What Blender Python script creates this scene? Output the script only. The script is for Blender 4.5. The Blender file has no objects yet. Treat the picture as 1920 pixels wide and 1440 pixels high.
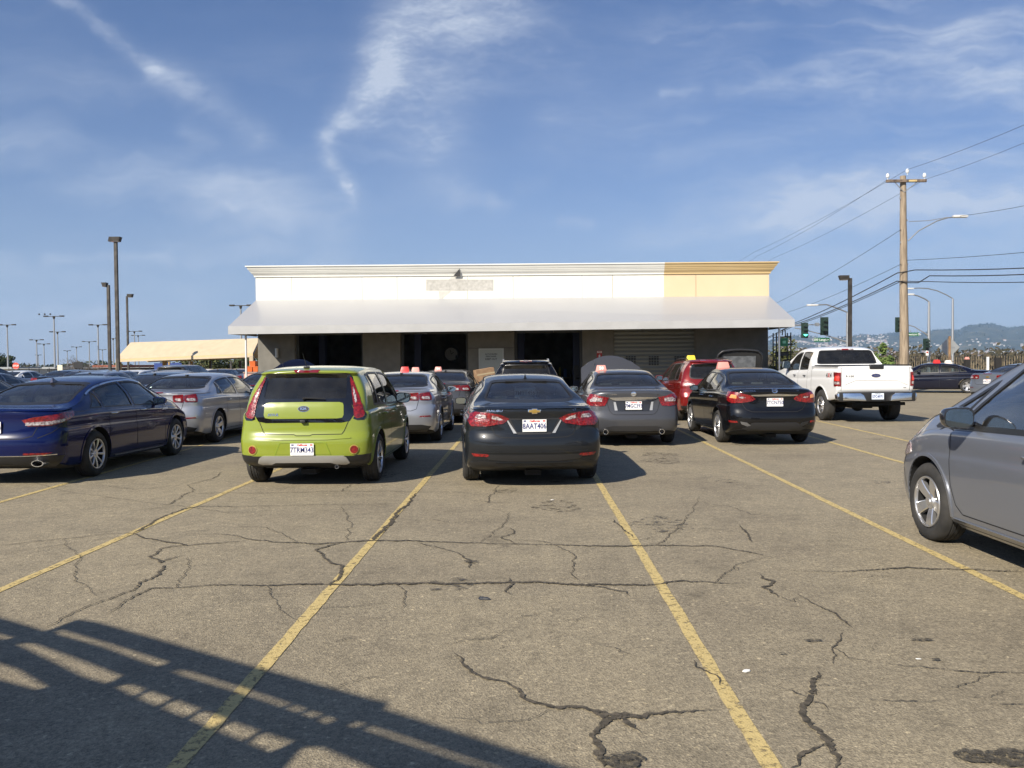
import bpy, bmesh, math, random
import numpy as np
from mathutils import Vector, Matrix, geometry
from mathutils.bvhtree import BVHTree
R = math.radians
SC = bpy.context.scene
COL = SC.collection
rnd = random.Random(7)

# ------------------------------------------------------------------ camera
CAM_H = 1.6
YAW, PITCH, FPX = R(0.92), R(1.40), 1554.0
cd = bpy.data.cameras.new('camera'); cam = bpy.data.objects.new('camera', cd); COL.objects.link(cam)
cam.location = (0, 0, CAM_H)
CM = (Matrix.Rotation(YAW, 3, 'Z') @ Matrix.Rotation(R(90) - PITCH, 3, 'X') @ Matrix.Rotation(R(-0.5), 3, 'Z'))
cam.rotation_euler = CM.to_euler()
cd.sensor_width = 36.0; cd.lens = 36.0 * FPX / 1920.0; cd.clip_start = 0.05; cd.clip_end = 30000
SC.camera = cam
def ray(px, py):
    return CM @ Vector(((px - 960) / FPX, -(py - 720) / FPX, -1.0))
def G(px, py, z=0.0):
    d = ray(px, py); t = (z - CAM_H) / d.z
    return Vector((d.x * t, d.y * t, z))
def WY(px, py, Y):
    d = ray(px, py); t = Y / d.y
    return Vector((d.x * t, Y, CAM_H + d.z * t))

# ------------------------------------------------------------------ sun, sky, exposure
SUN = Vector((-0.87, -1.14, 1.0)).normalized()          # towards the sun
EL = math.asin(SUN.z); AZ = math.atan2(SUN.x, SUN.y)
sl = bpy.data.lights.new('sun', 'SUN'); sl.energy = 5.0; sl.angle = R(0.5); sl.color = (1.0, 0.915, 0.78)
so = bpy.data.objects.new('sun', sl); COL.objects.link(so)
so.rotation_euler = SUN.to_track_quat('Z', 'Y').to_euler(); so.location = (-20, -30, 40)
SC.view_settings.view_transform = 'Standard'; SC.view_settings.look = 'None'
SC.view_settings.gamma = 1.0; SC.view_settings.exposure = 0.66
SC.cycles.use_denoising = True
SC.cycles.max_bounces = 8; SC.cycles.transparent_max_bounces = 24
SC.cycles.caustics_reflective = False; SC.cycles.caustics_refractive = False
SC.cycles.sample_clamp_indirect = 6.0

world = bpy.data.worlds.new("World"); SC.world = world; world.use_nodes = True
def build_world():
    nt = world.node_tree; N = nt.nodes; K = nt.links
    for n in list(N): N.remove(n)
    out = N.new('ShaderNodeOutputWorld'); bg = N.new('ShaderNodeBackground'); bg.inputs[1].default_value = 0.05
    sky = N.new('ShaderNodeTexSky'); sky.sky_type = 'NISHITA'; sky.sun_disc = False
    sky.sun_elevation = EL; sky.sun_rotation = AZ % (2 * math.pi)
    sky.altitude = 0; sky.air_density = 1.0; sky.dust_density = 1.2; sky.ozone_density = 3.0
    def M(op, a, b=None, c=None, clamp=False):
        n = N.new('ShaderNodeMath'); n.operation = op; n.use_clamp = clamp
        for i, v in enumerate((a, b, c)):
            if v is None: continue
            if isinstance(v, (int, float)): n.inputs[i].default_value = v
            else: K.new(v, n.inputs[i])
        return n.outputs[0]
    def VM(op, a, b=None, out=0):
        n = N.new('ShaderNodeVectorMath'); n.operation = op
        for i, v in enumerate((a, b)):
            if v is None: continue
            if isinstance(v, (tuple, list)): n.inputs[i].default_value = v
            elif isinstance(v, (int, float)): n.inputs[3].default_value = v
            else: K.new(v, n.inputs[i])
        return n.outputs[out]
    tc = N.new('ShaderNodeTexCoord'); sp = N.new('ShaderNodeSeparateXYZ'); K.new(tc.outputs['Generated'], sp.inputs[0])
    # the cirrus lies on a high flat layer; a direction is read by its slope x/|y|, z/|y|
    ay = M('MAXIMUM', M('ABSOLUTE', sp.outputs[1]), 0.12)
    u = M('DIVIDE', sp.outputs[0], ay); v = M('DIVIDE', sp.outputs[2], ay)
    cb = N.new('ShaderNodeCombineXYZ'); K.new(u, cb.inputs[0]); K.new(v, cb.inputs[1]); P0 = cb.outputs[0]
    def warp(src, sc, amp, det=3):
        nz = N.new('ShaderNodeTexNoise'); nz.noise_dimensions = '2D'; nz.inputs['Scale'].default_value = sc; nz.inputs['Detail'].default_value = det
        K.new(src, nz.inputs['Vector']); d = VM('SUBTRACT', nz.outputs['Color'], (0.5, 0.5, 0.5))
        n = N.new('ShaderNodeVectorMath'); n.operation = 'SCALE'; K.new(d, n.inputs[0]); n.inputs[3].default_value = amp
        return VM('MULTIPLY', VM('ADD', src, n.outputs[0]), (1, 1, 0))
    P = warp(warp(P0, 5, .075), 22, .022, 6); PF = warp(warp(P0, 14, .016, 4), 60, .009, 6)
    def px(x, y): return ((x - 985) / FPX, (682 - y) / FPX, 0)
    total = None
    def seg(x0, y0, x1, y1, w, amp):
        nonlocal total
        a = px(x0, y0); b = px(x1, y1); ba = (b[0]-a[0], b[1]-a[1], 0); L2 = ba[0]**2 + ba[1]**2
        pa = VM('SUBTRACT', PF, a)
        h = M('MULTIPLY', VM('DOT_PRODUCT', pa, ba, 1), 1.0 / L2, clamp=True)
        n = N.new('ShaderNodeVectorMath'); n.operation = 'SCALE'; n.inputs[0].default_value = ba; K.new(h, n.inputs[3])
        d = VM('LENGTH', VM('SUBTRACT', pa, n.outputs[0]), None, 1)
        q = M('MULTIPLY', d, FPX / (w*1.25))
        e = M('MULTIPLY', M('EXPONENT', M('MULTIPLY', M('MULTIPLY', q, q), -1.0)), amp)
        total = e if total is None else M('ADD', total, e)
    for s in CLOUDS: seg(*s)
    def fib(ang, sx, sy, sc, det=7, rough=0.62, lo=.4, hi=.7, P=P):
        mp = N.new('ShaderNodeMapping'); mp.inputs['Rotation'].default_value = (0, 0, R(ang)); mp.inputs['Scale'].default_value = (sx, sy, 1)
        K.new(P, mp.inputs[0]); t = N.new('ShaderNodeTexNoise'); t.noise_dimensions = '2D'; t.inputs['Scale'].default_value = sc
        t.inputs['Detail'].default_value = det; t.inputs['Roughness'].default_value = rough
        K.new(mp.outputs[0], t.inputs['Vector'])
        mr = N.new('ShaderNodeMapRange'); mr.interpolation_type = 'SMOOTHSTEP'; mr.inputs[1].default_value = lo; mr.inputs[2].default_value = hi; K.new(t.outputs[0], mr.inputs[0]); return mr.outputs[0]
    f1 = fib(52, 1.2, 3.4, 8.0, 10, .70, .25, .78, PF); f5 = fib(-62, 1.0, 4.0, 14.0, 9, .72, .28, .75, PF); f2 = fib(-14, .9, 4.5, 2.6, 6, .55, .44, .82); f3 = fib(22, .8, 3.2, 1.7, 7, .6, .46, .85)
    wisps = M('MULTIPLY', total, M('ADD', M('MULTIPLY', M('MULTIPLY', f1, M('ADD', M('MULTIPLY', f5, .6), .5)), .80), .30))
    lowband = M('EXPONENT', M('MULTIPLY', M('MULTIPLY', M('SUBTRACT', v, 0.15), M('SUBTRACT', v, 0.15)), -38.0))
    f4 = fib(-16, 1.0, 7.0, 4.5, 8, .60, .40, .95); right = M('MULTIPLY', M('ADD', u, .1), 1.8, clamp=True)
    veil = M('ADD', M('ADD', M('MULTIPLY', f2, M('ADD', M('MULTIPLY', lowband, .68), .12)), M('MULTIPLY', f3, .20)), M('MULTIPLY', M('MULTIPLY', f4, right), .55))
    up = M('MULTIPLY', v, 14.0, clamp=True)
    c = M('MULTIPLY', M('ADD', M('MAXIMUM', wisps, 0.0), veil), up)
    c = M('MULTIPLY', M('MINIMUM', c, 0.95), 0.84)
    hz_ = M('MULTIPLY', M('EXPONENT', M('MULTIPLY', M('MAXIMUM', v, 0.0), -6.5)), 0.70)
    c = M('MAXIMUM', c, M('ADD', M('MULTIPLY', c, .6), hz_))
    tint = N.new('ShaderNodeMix'); tint.data_type = 'RGBA'; tint.blend_type = 'MULTIPLY'; tint.inputs[0].default_value = 1.0
    K.new(sky.outputs[0], tint.inputs[6]); tint.inputs[7].default_value = SKYTINT
    mx = N.new('ShaderNodeMix'); mx.data_type = 'RGBA'; K.new(c, mx.inputs[0]); K.new(tint.outputs[2], mx.inputs[6]); mx.inputs[7].default_value = CLOUDCOL
    K.new(mx.outputs[2], bg.inputs[0]); K.new(bg.outputs[0], out.inputs[0])
SKYTINT = (0.70, 0.92, 1.30, 1)
CLOUDCOL = (8.6, 9.4, 10.8, 1)
CLOUDS = [
 (1000,-60,880,20,70,.42),(930,-40,800,40,60,.40),(800,10,735,90,42,.5),(735,80,722,150,34,.52),(722,150,700,195,26,.5),(700,195,650,218,20,.55),(650,218,618,255,15,.62),(618,255,622,305,14,.66),
 (622,305,648,335,14,.55),(648,335,672,352,12,.5),(660,352,672,378,9,.35),(650,385,630,450,30,.20),(870,60,800,190,80,.34),(800,190,820,300,60,.34),(820,300,860,345,40,.24),(860,370,930,385,14,.5),(930,375,960,385,10,.3),
 (760,130,700,230,50,.22),(900,20,1020,110,80,.2),(110,-25,300,127,13,.50),(300,127,490,250,20,.46),(300,127,400,190,30,.20),(350,235,398,258,13,.40),
 (80,478,310,472,8,.5),(200,470,320,485,9,.3),(200,500,0,520,40,.2),(1050,418,1110,424,7,.6),(980,350,1020,340,12,.2),
 (1040,230,1300,185,30,.22),(1250,180,1310,178,9,.4),(1350,178,1620,172,14,.45),(1560,150,1960,80,40,.36),(1620,200,2000,160,40,.36),(1250,300,1600,250,22,.30),
 (1000,260,1200,300,30,.18),(1300,420,1600,380,34,.36),(1500,395,1960,380,45,.55),(1650,360,1960,300,40,.35),(1200,450,1500,440,26,.3),
 (430,350,620,450,60,.22),(0,560,400,520,50,.25),(380,380,560,360,40,.18),(1500,520,1950,470,50,.34),(350,560,0,600,30,.25),(1100,120,1400,70,40,.2)]
build_world()

# ------------------------------------------------------------------ materials
MATS = {}
def mat(name, col=(.5,.5,.5), rough=.5, metal=0.0, coat=0.0, spec=.5, emit=None, es=0.0):
    if name in MATS: return MATS[name]
    m = bpy.data.materials.new(name); m.use_nodes = True
    b = m.node_tree.nodes['Principled BSDF']
    b.inputs['Base Color'].default_value = (*col, 1); b.inputs['Roughness'].default_value = rough
    b.inputs['Metallic'].default_value = metal; b.inputs['Coat Weight'].default_value = coat
    b.inputs['Coat Roughness'].default_value = 0.02; b.inputs['Specular IOR Level'].default_value = spec
    if emit: b.inputs['Emission Color'].default_value = (*emit, 1); b.inputs['Emission Strength'].default_value = es
    MATS[name] = m
    return m
def nodes(m): return m.node_tree.nodes, m.node_tree.links, m.node_tree.nodes['Principled BSDF']
def noisy(m, scale, c1, c2, p0=.4, p1=.6, detail=6, bump=0.0, bscale=None, coord='Object', rough=None, stretch=None):
    """two-colour noise in the base colour, and an optional bump"""
    N, K, b = nodes(m)
    tc = N.new('ShaderNodeTexCoord'); src = tc.outputs[coord]
    if stretch:
        mp = N.new('ShaderNodeMapping'); mp.inputs['Scale'].default_value = stretch; K.new(src, mp.inputs[0]); src = mp.outputs[0]
    t = N.new('ShaderNodeTexNoise'); t.inputs['Scale'].default_value = scale; t.inputs['Detail'].default_value = detail; K.new(src, t.inputs['Vector'])
    r = N.new('ShaderNodeValToRGB'); r.color_ramp.elements[0].position = p0; r.color_ramp.elements[1].position = p1
    r.color_ramp.elements[0].color = (*c1, 1); r.color_ramp.elements[1].color = (*c2, 1)
    K.new(t.outputs[0], r.inputs[0]); K.new(r.outputs[0], b.inputs['Base Color'])
    if bump:
        t2 = t
        if bscale:
            t2 = N.new('ShaderNodeTexNoise'); t2.inputs['Scale'].default_value = bscale; t2.inputs['Detail'].default_value = 4; K.new(src, t2.inputs['Vector'])
        bp = N.new('ShaderNodeBump'); bp.inputs['Strength'].default_value = bump; bp.inputs['Distance'].default_value = 0.01
        K.new(t2.outputs[0], bp.inputs['Height']); K.new(bp.outputs[0], b.inputs['Normal'])
    if rough:
        mr = N.new('ShaderNodeMapRange'); mr.inputs[3].default_value = rough[0]; mr.inputs[4].default_value = rough[1]
        K.new(t.outputs[0], mr.inputs[0]); K.new(mr.outputs[0], b.inputs['Roughness'])
    return m
def paint(name, col, metal=.35, rough=.32, dust=.05):
    """car paint: flake layer under a clear coat, a little road dust low down and on the flats"""
    if name in MATS: return MATS[name]
    m = mat(name, col, rough, metal, 1.0)
    N, K, b = nodes(m)
    b.inputs['Specular IOR Level'].default_value = .12 if max(col) < .13 else .4
    b.inputs['Coat Weight'].default_value = .75 if max(col) < .13 else 1.0
    tc = N.new('ShaderNodeTexCoord')
    t = N.new('ShaderNodeTexNoise'); t.inputs['Scale'].default_value = 2.3; t.inputs['Detail'].default_value = 8; t.inputs['Roughness'].default_value = .7
    K.new(tc.outputs['Object'], t.inputs['Vector'])
    sp = N.new('ShaderNodeSeparateXYZ'); K.new(tc.outputs['Object'], sp.inputs[0])
    lo = N.new('ShaderNodeMapRange'); lo.inputs[1].default_value = .15; lo.inputs[2].default_value = .75; lo.inputs[3].default_value = 1.0; lo.inputs[4].default_value = .35
    K.new(sp.outputs[2], lo.inputs[0])
    f = N.new('ShaderNodeMath'); f.operation = 'MULTIPLY'; K.new(t.outputs[0], f.inputs[0]); K.new(lo.outputs[0], f.inputs[1])
    g = N.new('ShaderNodeMath'); g.operation = 'MULTIPLY'; g.inputs[1].default_value = dust * 1.3; g.use_clamp = True; K.new(f.outputs[0], g.inputs[0])
    mx = N.new('ShaderNodeMix'); mx.data_type = 'RGBA'; mx.inputs[6].default_value = (*col, 1); mx.inputs[7].default_value = (.30, .27, .22, 1)
    K.new(g.outputs[0], mx.inputs[0]); K.new(mx.outputs[2], b.inputs['Base Color'])
    mr = N.new('ShaderNodeMapRange'); mr.inputs[1].default_value = .3; mr.inputs[2].default_value = .8; mr.inputs[3].default_value = .015; mr.inputs[4].default_value = .09
    K.new(t.outputs[0], mr.inputs[0]); K.new(mr.outputs[0], b.inputs['Coat Roughness'])
    return m
def glass(name, tint, refl=1.0):
    if name in MATS: return MATS[name]
    m = bpy.data.materials.new(name); m.use_nodes = True; nt = m.node_tree; N = nt.nodes; K = nt.links
    for n in list(N): N.remove(n)
    o = N.new('ShaderNodeOutputMaterial'); g = N.new('ShaderNodeBsdfGlossy'); g.inputs['Roughness'].default_value = .015
    t = N.new('ShaderNodeBsdfTransparent'); t.inputs[0].default_value = (*tint, 1)
    f = N.new('ShaderNodeFresnel'); f.inputs[0].default_value = 1.52
    mm = N.new('ShaderNodeMath'); mm.operation = 'MULTIPLY'; mm.inputs[1].default_value = 1.5 * refl; mm.use_clamp = True; K.new(f.outputs[0], mm.inputs[0])
    # a thin film of dust that scatters a little
    d = N.new('ShaderNodeBsdfDiffuse'); d.inputs[0].default_value = (.45, .43, .38, 1)
    tc = N.new('ShaderNodeTexCoord'); nz = N.new('ShaderNodeTexNoise'); nz.inputs['Scale'].default_value = 5; nz.inputs['Detail'].default_value = 6
    K.new(tc.outputs['Object'], nz.inputs['Vector'])
    dm = N.new('ShaderNodeMath'); dm.operation = 'MULTIPLY'; dm.inputs[1].default_value = .05; K.new(nz.outputs[0], dm.inputs[0])
    x = N.new('ShaderNodeMixShader'); K.new(mm.outputs[0], x.inputs[0]); K.new(t.outputs[0], x.inputs[1]); K.new(g.outputs[0], x.inputs[2])
    y = N.new('ShaderNodeMixShader'); K.new(dm.outputs[0], y.inputs[0]); K.new(x.outputs[0], y.inputs[1]); K.new(d.outputs[0], y.inputs[2])
    K.new(y.outputs[0], o.inputs[0]); MATS[name] = m
    return m
BLACK = mat('black_plastic', (.018, .018, .019), .45)
RUBBER = noisy(mat('tyre_rubber', (.02, .02, .02), .85), 6, (.018, .018, .018), (.045, .042, .038), .35, .75)
WELL = mat('wheel_well', (.012, .012, .012), .95)
CABIN = mat('cabin_trim', (.05, .05, .052), .85)
SEATM = noisy(mat('seat_cloth', (.06, .06, .065), .9), 40, (.045, .045, .05), (.08, .08, .085))
SEATL = mat('seat_grey', (.30, .28, .25), .85)
CHROME = mat('chrome', (.75, .75, .76), .12, 1.0)
ALLOY = mat('alloy', (.62, .62, .63), .28, .85, .6)
DALLOY = mat('alloy_dull', (.25, .25, .26), .35, .8, .3)
STEEL = mat('brushed_steel', (.45, .45, .46), .35, 1.0)
REDL = noisy(mat('red_lens', (.3, .006, .008), .25, 0, 1.0), 34, (.085, .002, .003), (.27, .008, .008), .35, .65, 2, .5, 70)
REDD = mat('red_lens_dark', (.16, .004, .008), .15, 0, 1.0)
CLEARL = noisy(mat('clear_lens', (.5, .46, .46), .2, .3, 1.0), 34, (.16, .09, .09), (.66, .60, .58), .35, .65, 2, .5, 70)
AMBER = mat('amber_lens', (.75, .30, .10), .15, 0, 1.0)
MIRR = mat('mirror_glass', (.42, .47, .47), .03, 1.0)
GL = glass('window_glass', (.78, .86, .82))
GLD = glass('privacy_glass', (.10, .11, .115))
GLM = glass('tinted_glass', (.55, .62, .61))
PLATEW = mat('plate_white', (.80, .80, .78), .45)
PLATEB = mat('plate_navy', (.02, .03, .16), .5)
PLATER = mat('plate_red', (.65, .06, .05), .5)
SEAM = mat('panel_gap', (.006, .006, .006), .8)
WHITEP = mat('white_plastic', (.75, .75, .73), .4)

# ------------------------------------------------------------------ object helpers
def mesh_of(bm, name, mats, smooth=None):
    me = bpy.data.meshes.new(name); bm.to_mesh(me); bm.free()
    for m in (mats if isinstance(mats, (list, tuple)) else [mats]): me.materials.append(m)
    if smooth is not None:
        me.polygons.foreach_set('use_smooth', [True] * len(me.polygons)); me.set_sharp_from_angle(angle=R(smooth))
    return me
def obj(name, bm, mats, parent=None, smooth=None, loc=None):
    me = mesh_of(bm, name, mats, smooth) if isinstance(bm, bmesh.types.BMesh) else bm
    o = bpy.data.objects.new(name, me); COL.objects.link(o)
    if parent is not None: o.parent = parent
    if loc is not None: o.location = loc
    return o
def tag(o, label, cat, group=None, kind=None):
    o['label'] = label
    if cat: o['category'] = cat
    if group: o['group'] = group
    if kind: o['kind'] = kind
    return o
def struct(o, label=None):
    o['kind'] = 'structure'
    if label: o['label'] = label
    return o
def empty(name, loc, rz=0.0):
    o = bpy.data.objects.new(name, None); COL.objects.link(o); o.location = loc; o.rotation_euler = (0, 0, rz); o.empty_display_size = .2
    return o
def kids(o): return [c for c in bpy.data.objects if c.parent == o]
def copy_tree(o, parent=None, swap=None):
    c = o.copy(); COL.objects.link(c)
    if parent is not None: c.parent = parent
    if swap and o.type == 'MESH' and any(m == swap[0] for m in o.data.materials):
        key = (o.data.name, swap[1].name)
        if key not in SWAPS:
            me = o.data.copy()
            for i, m in enumerate(me.materials):
                if m == swap[0]: me.materials[i] = swap[1]
            SWAPS[key] = me
        c.data = SWAPS[key]
    for ch in TREE.get(o.name) or kids(o): copy_tree(ch, c, swap)
    return c
SWAPS = {}; TREE = {}
def box(bm, cx, cy, cz, sx, sy, sz, rot=None, mi=0):
    mtx = Matrix.Translation((cx, cy, cz)) @ (rot.to_4x4() if rot is not None else Matrix.Identity(4)) @ Matrix.Diagonal((sx, sy, sz, 1))
    r = bmesh.ops.create_cube(bm, size=1.0, matrix=mtx)
    for f in {f for v in r['verts'] for f in v.link_faces}: f.material_index = mi
    return r['verts']
def box2(bm, x0, x1, y0, y1, z0, z1, mi=0):
    return box(bm, (x0+x1)/2, (y0+y1)/2, (z0+z1)/2, abs(x1-x0), abs(y1-y0), abs(z1-z0), None, mi)
def bevel(bm, w, seg=2, ang=40):
    es = [e for e in bm.edges if len(e.link_faces) == 2 and e.calc_face_angle(0) > R(ang)]
    bmesh.ops.bevel(bm, geom=es, offset=w, segments=seg, affect='EDGES', profile=.6)
def tube(bm, pts, r, seg=8, cap=True, mi=0):
    """a tube through pts; r a number or one per point"""
    pts = [Vector(p) for p in pts]; n = len(pts); rr = r if isinstance(r, (list, tuple)) else [r] * n
    rings = []; ref = None
    for i, p in enumerate(pts):
        d = (pts[min(i+1, n-1)] - pts[max(i-1, 0)]).normalized()
        a = d.orthogonal().normalized() if ref is None else (ref - d * ref.dot(d)).normalized()
        ref = a; b = d.cross(a)
        rings.append([bm.verts.new(p + (a * math.cos(t) + b * math.sin(t)) * rr[i]) for t in [2*math.pi*k/seg for k in range(seg)]])
    for i in range(n-1):
        for k in range(seg):
            f = bm.faces.new((rings[i][k], rings[i][(k+1) % seg], rings[i+1][(k+1) % seg], rings[i+1][k])); f.material_index = mi
    if cap:
        f = bm.faces.new(list(reversed(rings[0]))); f.material_index = mi
        f = bm.faces.new(rings[-1]); f.material_index = mi
def prism(bm, pts, d, mi=0):
    """closed polygon pts (3-D, planar) pushed along vector d"""
    a = [bm.verts.new(p) for p in pts]; b = [bm.verts.new(Vector(p) + Vector(d)) for p in pts]; n = len(pts)
    fs = [bm.faces.new(a), bm.faces.new(list(reversed(b)))]
    for i in range(n): fs.append(bm.faces.new((a[i], b[i], b[(i+1) % n], a[(i+1) % n])))
    for f in fs: f.material_index = mi
def fixn(bm): bmesh.ops.recalc_face_normals(bm, faces=bm.faces)
def text_bm(s, size, extrude=0.002, bold=0.0, sx=1.0, shear=0.0):
    cu = bpy.data.curves.new('t', 'FONT'); cu.body = s; cu.size = size; cu.extrude = extrude; cu.align_x = 'CENTER'; cu.align_y = 'CENTER'
    cu.resolution_u = 2; cu.offset = bold; cu.shear = shear
    o = bpy.data.objects.new('t', cu); COL.objects.link(o)
    dg = bpy.context.evaluated_depsgraph_get(); dg.update()
    me = bpy.data.meshes.new_from_object(o.evaluated_get(dg))
    bm = bmesh.new(); bm.from_mesh(me)
    bmesh.ops.scale(bm, vec=(sx, 1, 1), verts=bm.verts)
    bpy.data.meshes.remove(me); bpy.data.objects.remove(o); bpy.data.curves.remove(cu)
    return bm
def facing(bm, loc, rz=0.0, tilt=0.0):
    """stand a text mesh (made in XY, facing +Z) up so that it faces -Y, at loc, turned by rz"""
    m = Matrix.Translation(loc) @ Matrix.Rotation(rz, 4, 'Z') @ Matrix.Rotation(tilt, 4, 'X') @ Matrix.Rotation(R(90), 4, 'X')
    bmesh.ops.transform(bm, matrix=m, verts=bm.verts)
    return bm
def join_bm(dst, src):
    me = bpy.data.meshes.new('tmp'); src.to_mesh(me); src.free(); dst.from_mesh(me); bpy.data.meshes.remove(me)
def pchip(pts):
    xs = [p[0] for p in pts]; ys = [p[1] for p in pts]; n = len(xs)
    if n == 1: return lambda x: ys[0]
    h = [xs[i+1]-xs[i] for i in range(n-1)]; d = [(ys[i+1]-ys[i])/h[i] for i in range(n-1)]
    m = [0.0]*n
    for i in range(1, n-1):
        if d[i-1]*d[i] > 0:
            w1 = 2*h[i]+h[i-1]; w2 = h[i]+2*h[i-1]; m[i] = (w1+w2)/(w1/d[i-1]+w2/d[i])
    m[0] = d[0]; m[-1] = d[-1]
    def f(x):
        if x <= xs[0]: return ys[0]
        if x >= xs[-1]: return ys[-1]
        i = 0
        while xs[i+1] < x: i += 1
        t = (x-xs[i])/h[i]
        return ((1+2*t)*(1-t)**2*ys[i] + t*(1-t)**2*h[i]*m[i] + t*t*(3-2*t)*ys[i+1] + t*t*(t-1)*h[i]*m[i+1])
    return f
def sm(t): t = max(0.0, min(1.0, t)); return t*t*(3-2*t)
def crom(pts, per=4):
    out = []
    n = len(pts)
    for i in range(n-1):
        p0 = pts[i-1] if i else pts[i]; p1 = pts[i]; p2 = pts[i+1]; p3 = pts[i+2] if i+2 < n else pts[i+1]
        for k in range(per):
            t = k/per
            out.append(tuple(.5*((2*b)+(-a+c)*t+(2*a-5*b+4*c-d)*t*t+(-a+3*b-3*c+d)*t**3) for a, b, c, d in zip(p0, p1, p2, p3)))
    out.append(tuple(pts[-1]))
    return out
# ------------------------------------------------------------------ vehicle builder
class Car:
    """A vehicle body: a lofted closed skin (local y = 0 at the tail, x = 0 the middle), then cut and fitted out."""
    def __init__(s, name, L, H, plan, top, belt, bot, rw, ro, fo, r0=.35, f0=.45, pr=2.6, pf=2.4, rfall=.8, ffall=.9,
                 deckw=.86, crown=(.035, .055), wheels=(1.0, 3.8, .33, .23), well=.06, track=None, extra=(), crease=.012):
        s.name = name; s.L = L; s.H = H; s.plan = pchip(plan); s.top = pchip(top); s.belt = pchip(belt); s.bot = pchip(bot)
        s.rw = rw; s.ro = pchip(ro); s.fo = pchip(fo); s.r0 = r0; s.f0 = f0; s.pr = pr; s.pf = pf; s.rfall = rfall; s.ffall = ffall
        s.deckw = deckw; s.crown = crown; s.wh = wheels; s.well = well; s.extra = extra; s.crease = crease
        s.hw = max(p[1] for p in plan); s.track = track or (s.hw - .012)
        s.skin = s.loft(); s.bvh = BVHTree.FromBMesh(s.skin)
        s.outline_r = [(x, y) for x, y in s.cap_plan(True)]; s.outline_f = [(x, y) for x, y in s.cap_plan(False)]
        s.root = empty(name, (0, 0, 0))
        s.cut_holes = []; s.paint = None; s.mx = Matrix.Translation((0, -L/2, 0))
    def sect(s, y, w=None, inset=0.0):
        w = w if w is not None else s.plan(y)
        zb, zs, zt = s.bot(y), s.belt(y), s.top(y)
        zs = min(zs, zt - .045)
        t = sm((zt - zs - .07) / max(.05, s.H - zs - .12))
        cr = s.crown[0] + (s.crown[1] - s.crown[0]) * t
        rwx = w * s.deckw + (s.rw - w * s.deckw) * t
        zr = max(zt - cr, zs + .03)
        A = (w - .055, zs + .016); Rr = (rwx, zr)
        mid = ((A[0]+Rr[0])/2 + .035*t, (A[1]+Rr[1])/2 + .004)
        h = zs - zb; c = s.crease
        return [(0, zb), (w*.55, zb), (w-.16, zb+.004), (w-.05, zb+.04), (w-.018, zb+.13), (w-.004, zb+.30*h+.04), (w, zb+.52*h), (w-c*.2, zb+.68*h),
                (w-c-.004, zb+.76*h), (w-.012, zb+.86*h), (w-.022, zs-.03), (w-.05, zs), A, mid, (Rr[0]+.012*t, Rr[1]-.03*t), Rr, (rwx-.10, zr+(zt-zr)*.55), (rwx*.5, zt-(zt-zr)*.14), (0, zt)]
    def zr(s, y):
        q = s.sect(y); return q[15]
    def loft(s, bmo=None):
        cols = []
        n = 10
        for i in range(n):
            th = math.pi/2*max(i, .12)/n; c_, s_ = math.cos(th), math.sin(th)
            cols.append((s.r0*(1 - c_**(2/s.pr)), s_**(2/s.pr)))
        ys = list(np.linspace(s.r0, s.L - s.f0, int((s.L - s.r0 - s.f0)/.07)))
        ys = sorted(set([round(float(v), 4) for v in ys] + list(s.extra)))
        cols += [(y, 1.0) for y in ys]
        for i in range(n-1, -1, -1):
            th = math.pi/2*max(i, .12)/n; c_, s_ = math.cos(th), math.sin(th)
            cols.append((s.L - s.f0*(1 - c_**(2/s.pf)), s_**(2/s.pf)))
        bm = bmesh.new(); grid = []
        for y, sc in cols:
            yy = min(max(y, s.r0), s.L - s.f0); w = s.plan(yy)
            q = crom(s.sect(y, w), 3); row = []
            for x, z in q:
                row.append((x*sc, s.warp(y, z), z))
            grid.append(row)
        m = len(grid[0]); rings = []
        for row in grid:
            r_ = [bm.verts.new((max(x, 0.0), y, z)) for x, y, z in row]
            r_[0].co.x = 0; r_[-1].co.x = 0
            l_ = [r_[0]] + [bm.verts.new((-v.co.x, v.co.y, v.co.z)) for v in r_[1:-1]] + [r_[-1]]
            rings.append((r_, l_))
        for (a, al), (b, bl) in zip(rings, rings[1:]):
            for j in range(m-1):
                bm.faces.new((a[j], b[j], b[j+1], a[j+1])); bm.faces.new((al[j], al[j+1], bl[j+1], bl[j]))
        for r_, l_ in (rings[0], rings[-1]):
            for j in range(m-1):
                vs = []
                for v in (r_[j], r_[j+1], l_[j+1], l_[j]):
                    if v not in vs: vs.append(v)
                if len(vs) > 2: bm.faces.new(vs)
        fixn(bm)
        return bm
    def warp(s, y, z):
        yy = y
        if y < s.rfall: yy = y + s.ro(z) * (1 - y/s.rfall)**1.2
        e = s.L - y
        if e < s.ffall: yy = y - s.fo(z) * (1 - e/s.ffall)**1.2
        return yy
    def cap_plan(s, rear):
        out = []; z = .62
        n = 40
        r0, p = (s.r0, s.pr) if rear else (s.f0, s.pf)
        for i in range(n):
            th = math.pi/2*i/n; c_, s_ = math.cos(th), math.sin(th)
            y = r0*(1 - c_**(2/p)); Y = y if rear else s.L - y
            out.append((s_**(2/p)*s.plan(r0 if rear else s.L-r0), s.warp(Y, z)))
        y = r0
        while y < 2.2:
            Y = y if rear else s.L - y
            out.append((s.plan(Y), s.warp(Y, z))); y += .05
        acc = 0; res = [(0, out[0])]
        for a, b in zip(out, out[1:]):
            acc += math.hypot(b[0]-a[0], b[1]-a[1]); res.append((acc, b))
        setattr(s, 'arc_r' if rear else 'arc_f', res)
        return out
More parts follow.
